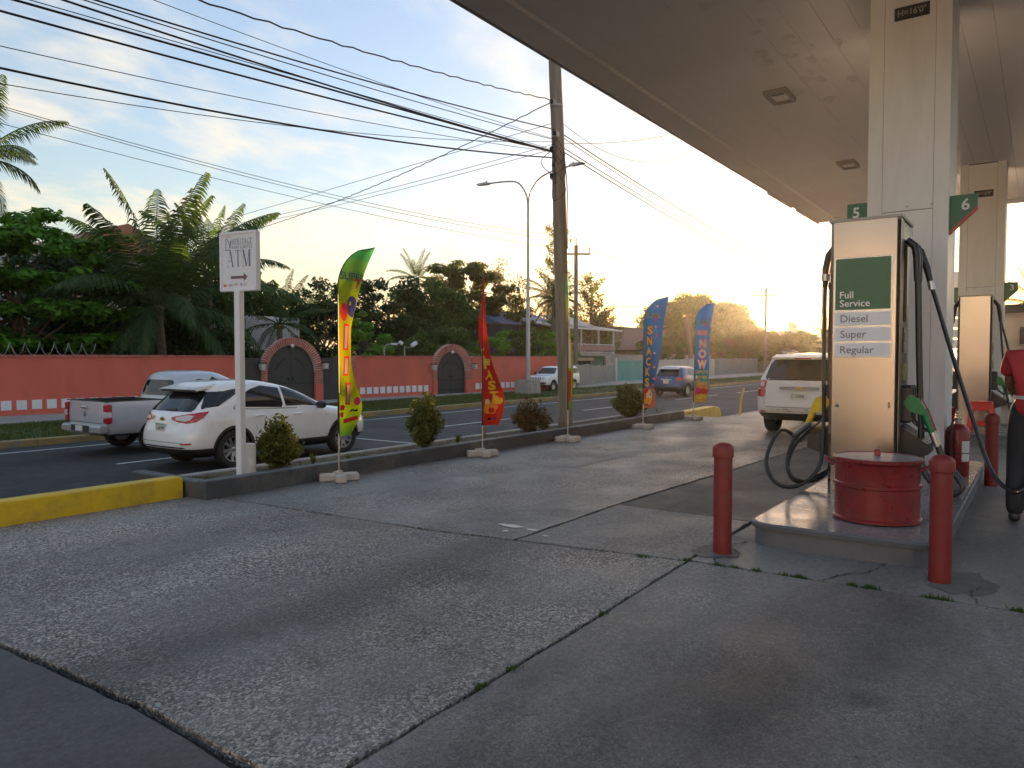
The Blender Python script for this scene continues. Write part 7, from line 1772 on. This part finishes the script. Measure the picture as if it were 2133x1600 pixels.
def pfn(g, n):
    x = 4.95 + 13.5 * g.random(n); y = 7.82 + 1.36 * g.random(n); k = np.sin(x * 2.3) * np.sin(x * .7 + 1) ; keep = (g.random(n) < .25 + .4 * k) | (x < 5.6); x = np.where(keep, x, 4.98 + .55 * g.random(n)); return np.stack([x, y, .10 - .10 * (y - 7.74) / 1.5 - .01], 1)
blades(5200, pfn, .055, .014, 7, leaf_mat('planter_weed', (.05, .07, .015), (.14, .12, .05), .3), 'planter_groundcover', 'thin grass and weeds over the planter soil', 'grass')

# ------------------------------------------------------------------ litter and marks on the forecourt
def flat_blob(name, x, y, rx, ry, mat, z=.006, seed=1, parent=None, n=14, th=.002):
    rnd = random.Random(seed); pts = [(x + rx * math.cos(2 * math.pi * k / n) * rnd.uniform(.7, 1.15), y + ry * math.sin(2 * math.pi * k / n) * rnd.uniform(.7, 1.15)) for k in range(n)]
    return MB().prism(pts, lambda a, b: (a, b, z - th), lambda a, b: (a, b, z)).build(name, mat, parent)
M_wpatch = pm('white_paint_spill', (.6, .58, .53), .6, var=.15, vscale=20)
for (x, y, a, b, s_) in ((5.55, 4.0, .035, .03, 1), (5.75, 4.08, .05, .16, 2), (5.73, 3.82, .03, .07, 3), (5.6, 3.6, .02, .03, 4)): flat_blob('paint_spot', x, y, a, b, M_wpatch, .008, s_, forecourt)
M_arrow = pm('worn_arrow_paint', (.24, .235, .225), .7, var=.3, vscale=6, dirt=(.15, .147, .14), dscale=6, damt=.9)
def worn_arrow(x, y, L=2.4):
    pts = [(x, y - .09), (x + L * .62, y - .09), (x + L * .62, y - .3), (x + L, y), (x + L * .62, y + .3), (x + L * .62, y + .09), (x, y + .09)]
    MB().add([(a, b, .0065) for (a, b) in pts], [tuple(range(7))]).build('lane_arrow', M_arrow, forecourt)
for (x, y, a, b, s_) in ((6.16, .45, .34, .22, 3), (5.95, 2.18, .2, .2, 5)): flat_blob('repair_patch', x, y, a, b, pm('patch_mortar', (.115, .11, .103), .75, var=.25, vscale=9, bump=.4, bscale=40), .0045, s_, forecourt, 22)
def crack(pts, w=.006):
    P_ = bez([(a, b, .0052) for (a, b) in pts], 30); rnd = random.Random(int(pts[0][0] * 100)); vs = []
    for i, p in enumerate(P_):
        d = (P_[min(i + 1, len(P_) - 1)] - P_[max(0, i - 1)]).normalized(); n_ = Vector((-d.y, d.x, 0)); j = n_ * rnd.uniform(-.012, .012); ww = w * rnd.uniform(.3, 1.2)
        vs += [p + j - n_ * ww, p + j + n_ * ww]
    MB().add(vs, [(2 * i, 2 * i + 1, 2 * i + 3, 2 * i + 2) for i in range(len(P_) - 1)]).build('crack', M_gap, forecourt)
crack([(5.62, 1.25), (5.85, 1.18), (6.0, 1.05), (6.25, .98), (6.4, .95)]); crack([(5.58, 2.0), (5.75, 2.08), (5.95, 1.95), (6.2, 2.12), (6.45, 2.05)]); crack([(5.66, .3), (5.9, .36), (6.1, .3)]); crack([(5.68, -.05), (6.3, -.1), (7.5, -.06), (9.5, -.1)], .004)
crack([(7.35, 3.2), (9, 3.28), (11, 3.05), (13, 3.1)], .004)
worn_arrow(9.4, 5.6); worn_arrow(12.4, 4.3)
mh = flat_blob('manhole_cover', 26.5, 6.6, .75, .6, pm('manhole_grey', (.34, .36, .38), .4, .3, var=.1), .06, 9, None, 24, .2); tag(mh, 'pale round cover on the exit left of the white SUV', 'manhole cover')
# ------------------------------------------------------------------ attendant at the right edge
def skin_body(name, joints, edges, mat, parent, sub=2, root=0):
    me = bpy.data.meshes.new(name); me.from_pydata([j[0] for j in joints], edges, []); o = bpy.data.objects.new(name, me); COL.objects.link(o)
    sk = o.modifiers.new('skin', 'SKIN'); sk.use_smooth_shade = True; sb_ = o.modifiers.new('sub', 'SUBSURF'); sb_.levels = sub; sb_.render_levels = sub
    if not me.skin_vertices: me.skin_vertices.new(name='')
    for i, j in enumerate(joints):
        r = j[1]; me.skin_vertices[0].data[i].radius = r if isinstance(r, tuple) else (r, r); me.skin_vertices[0].data[i].use_root = (i == root)
    dg = bpy.context.evaluated_depsgraph_get(); m2 = bpy.data.meshes.new_from_object(o.evaluated_get(dg)); bpy.data.objects.remove(o); bpy.data.meshes.remove(me)
    m2.materials.clear(); m2.materials.append(mat); m2.polygons.foreach_set('use_smooth', [True] * len(m2.polygons)); m2.polygons.foreach_set('material_index', [0] * len(m2.polygons))
    return link(name, m2, parent)
M_skin = pm('skin', (.17, .085, .05), .55, var=.08)
M_shirt = pm('red_uniform_shirt', (.36, .022, .028), .7, var=.1, vscale=9, bump=.35, bscale=7)
M_trous = pm('black_trousers', (.016, .016, .019), .75, var=.2, vscale=8, bump=.4, bscale=8)
M_shoe = pm('black_shoe', (.015, .014, .014), .45, var=.2)
PXx, PYy = 8.74, .045
per = thing('person', (PXx, PYy, 0), 'attendant in a red shirt and black trousers holding a fuel hose at the right edge', 'person')
S = 1.13
def pj(x, y, z): return (PXx + x * S, PYy + y * S, z * S)
# faces +X (away from the camera); +Y is the side towards the road
J = [(pj(0, 0, .98), (.135, .155)), (pj(.01, 0, 1.18), (.115, .15)), (pj(.01, 0, 1.38), (.125, .185)), (pj(0, 0, 1.47), (.085, .12)), (pj(.0, 0, 1.53), .055), (pj(.02, -.03, 1.58), .055), (pj(.03, -.07, 1.66), (.095, .075)), (pj(.03, -.08, 1.74), (.085, .07)),
     (pj(0, .10, .93), .105), (pj(.03, .12, .52), .075), (pj(-.02, .125, .10), .05), (pj(.10, .135, .04), .045),
     (pj(0, -.10, .93), .105), (pj(.05, -.13, .52), .075), (pj(.03, -.14, .10), .05), (pj(.15, -.15, .04), .045),
     (pj(.0, .17, 1.43), .065), (pj(.08, .19, 1.19), .047), (pj(.25, .13, 1.06), .037), (pj(.30, .10, 1.04), .03),
     (pj(.0, -.17, 1.43), .065), (pj(.08, -.19, 1.19), .047), (pj(.25, -.13, 1.06), .037), (pj(.30, -.10, 1.04), .03)]
Ed = [(0, 1), (1, 2), (2, 3), (3, 4), (4, 5), (5, 6), (6, 7), (0, 8), (8, 9), (9, 10), (10, 11), (0, 12), (12, 13), (13, 14), (14, 15), (2, 16), (16, 17), (17, 18), (18, 19), (2, 20), (20, 21), (21, 22), (22, 23)]
skin_body('body', J, Ed, M_skin, per)
# clothing, a little larger than the body
Jt = [(pj(0, 0, 1.10), (.165, .19)), (pj(0, 0, .97), (.17, .2)), (pj(0, .10, .90), .118), (pj(.03, .12, .52), .095), (pj(-.015, .125, .05), .085), (pj(0, -.10, .90), .118), (pj(.05, -.13, .52), .095), (pj(.03, -.14, .05), .085)]
skin_body('trousers', Jt, [(0, 1), (1, 2), (2, 3), (3, 4), (1, 5), (5, 6), (6, 7)], M_trous, per)
Js = [(pj(0, 0, .88), (.20, .22)), (pj(.0, 0, 1.06), (.185, .21)), (pj(.01, 0, 1.24), (.165, .205)), (pj(.01, 0, 1.40), (.155, .205)), (pj(0, 0, 1.48), (.09, .11)), (pj(.0, 0, 1.52), (.07, .07)), (pj(.0, .175, 1.425), .085), (pj(.05, .205, 1.25), .072), (pj(.0, -.175, 1.425), .085), (pj(.05, -.205, 1.25), .072)]
skin_body('shirt', Js, [(0, 1), (1, 2), (2, 3), (3, 4), (4, 5), (3, 6), (6, 7), (3, 8), (8, 9)], M_shirt, per, root=2)
_sv = np.array([v.co[:] for o_ in per.children if o_.name.startswith('shirt') for v in o_.data.vertices]); _k = np.abs(_sv[:, 2] - 1.08 * S) < .06
BA = (np.abs(_sv[_k, 0] - PXx).max() + .006) / S; BB = (np.abs(_sv[_k, 1] - PYy).max() + .006) / S
m = MB().grid(lambda a, b: pj(.0 + BA * math.cos(2 * math.pi * a), BB * math.sin(2 * math.pi * a), 1.065 + .03 * b), 32, 1); m.build('reflective_band', pm('silver_band', (.55, .5, .48), .35, var=.15, vscale=30), per, 'all')
m = MB().grid(lambda a, b: pj(-.175 + .02 * abs(a - .5), -.09 + .1 * a, 1.12 + .32 * b), 6, 6); m.build('white_panel', pm('shirt_white', (.55, .52, .5), .7), per, 'all')
for g, x0 in ((.125, -.02), (-.14, .03)):
    skin_body('shoe', [(pj(x0 - .05, g, .055), .055), (pj(x0 + .06, g + .005, .05), .055), (pj(x0 + .18, g + .01, .04), .042)], [(0, 1), (1, 2)], M_shoe, per, 2)
# hands: palm and five fingers closed round the hose
for g in (1, -1):
    bx, by, bz = .30, .10 * g, 1.04
    JJ = [(pj(bx, by, bz), .03), (pj(bx + .07, by - .01 * g, bz - .02), (.04, .022))]; EE = [(0, 1)]
    for k, (ln_, off) in enumerate(((.036, .03), (.042, .01), (.04, -.01), (.032, -.028))):
        i = len(JJ); JJ += [(pj(bx + .1, by - .012 * g, bz - .02 + off), .011), (pj(bx + .1 + ln_ * .7, by - .03 * g, bz - .035 + off), .010), (pj(bx + .09 + ln_ * .3, by - .062 * g, bz - .045 + off), .009)]; EE += [(1, i), (i, i + 1), (i + 1, i + 2)]
    i = len(JJ); JJ += [(pj(bx + .045, by - .04 * g, bz + .02), .013), (pj(bx + .08, by - .062 * g, bz + .015), .010)]; EE += [(1, i), (i, i + 1)]
    skin_body('hand', JJ, EE, M_skin, per, 1)
# face and hair
hd = pj(.03, -.072, 1.68)
MB().lathe([(.001, .135 * S), (.07 * S, .115 * S), (.105 * S, .05 * S), (.108 * S, -.01 * S), (.09 * S, -.06 * S)], (hd[0] - .018, hd[1], hd[2] + .01), 20, cap=False).build('hair', pm('black_hair', (.012, .01, .01), .6), per, True)
MB().prism([(-.012, 0), (.012, 0), (.006, .045), (-.006, .045)], lambda a, b: (hd[0] + .075 * S, hd[1] + a, hd[2] - .03 + b), lambda a, b: (hd[0] + (.125 - b * .5) * S, hd[1] + a * .6, hd[2] - .03 + b)).build('nose', M_skin, per)
for g in (-1, 1):
    MB().lathe([(.001, -.012), (.011, -.006), (.012, .004), (.001, .012)], (hd[0] + .092 * S, hd[1] + g * .034, hd[2] + .02), 10).build('eye', pm('eye_white', (.6, .58, .55), .3), per, True)
    MB().box((hd[0] - .0, hd[1] + g * .083 * S, hd[2] - .005), (.045, .018, .06), bev=.008).build('ear', M_skin, per)
MB().box((hd[0] + .098 * S, hd[1], hd[2] - .06), (.012, .05, .012), bev=.004).build('mouth', pm('lips', (.2, .06, .05), .5), per)
# ------------------------------------------------------------------ evening haze over the whole place
M_haze = bpy.data.materials.new('evening_haze'); M_haze.use_nodes = True
_n = M_haze.node_tree.nodes; _n.clear()
pv = _n.new('ShaderNodeVolumePrincipled'); pv.inputs['Color'].default_value = (.98, .86, .68, 1); pv.inputs['Density'].default_value = HAZE_DENSITY; pv.inputs['Anisotropy'].default_value = .78
_o = _n.new('ShaderNodeOutputMaterial'); M_haze.node_tree.links.new(pv.outputs[0], _o.inputs['Volume'])
hz = MB().box((850, 0, 7.6), (3600, 3100, 19.0)).build('haze', M_haze); tag(hz, 'thin golden evening haze in the air', 'haze', kind='stuff')
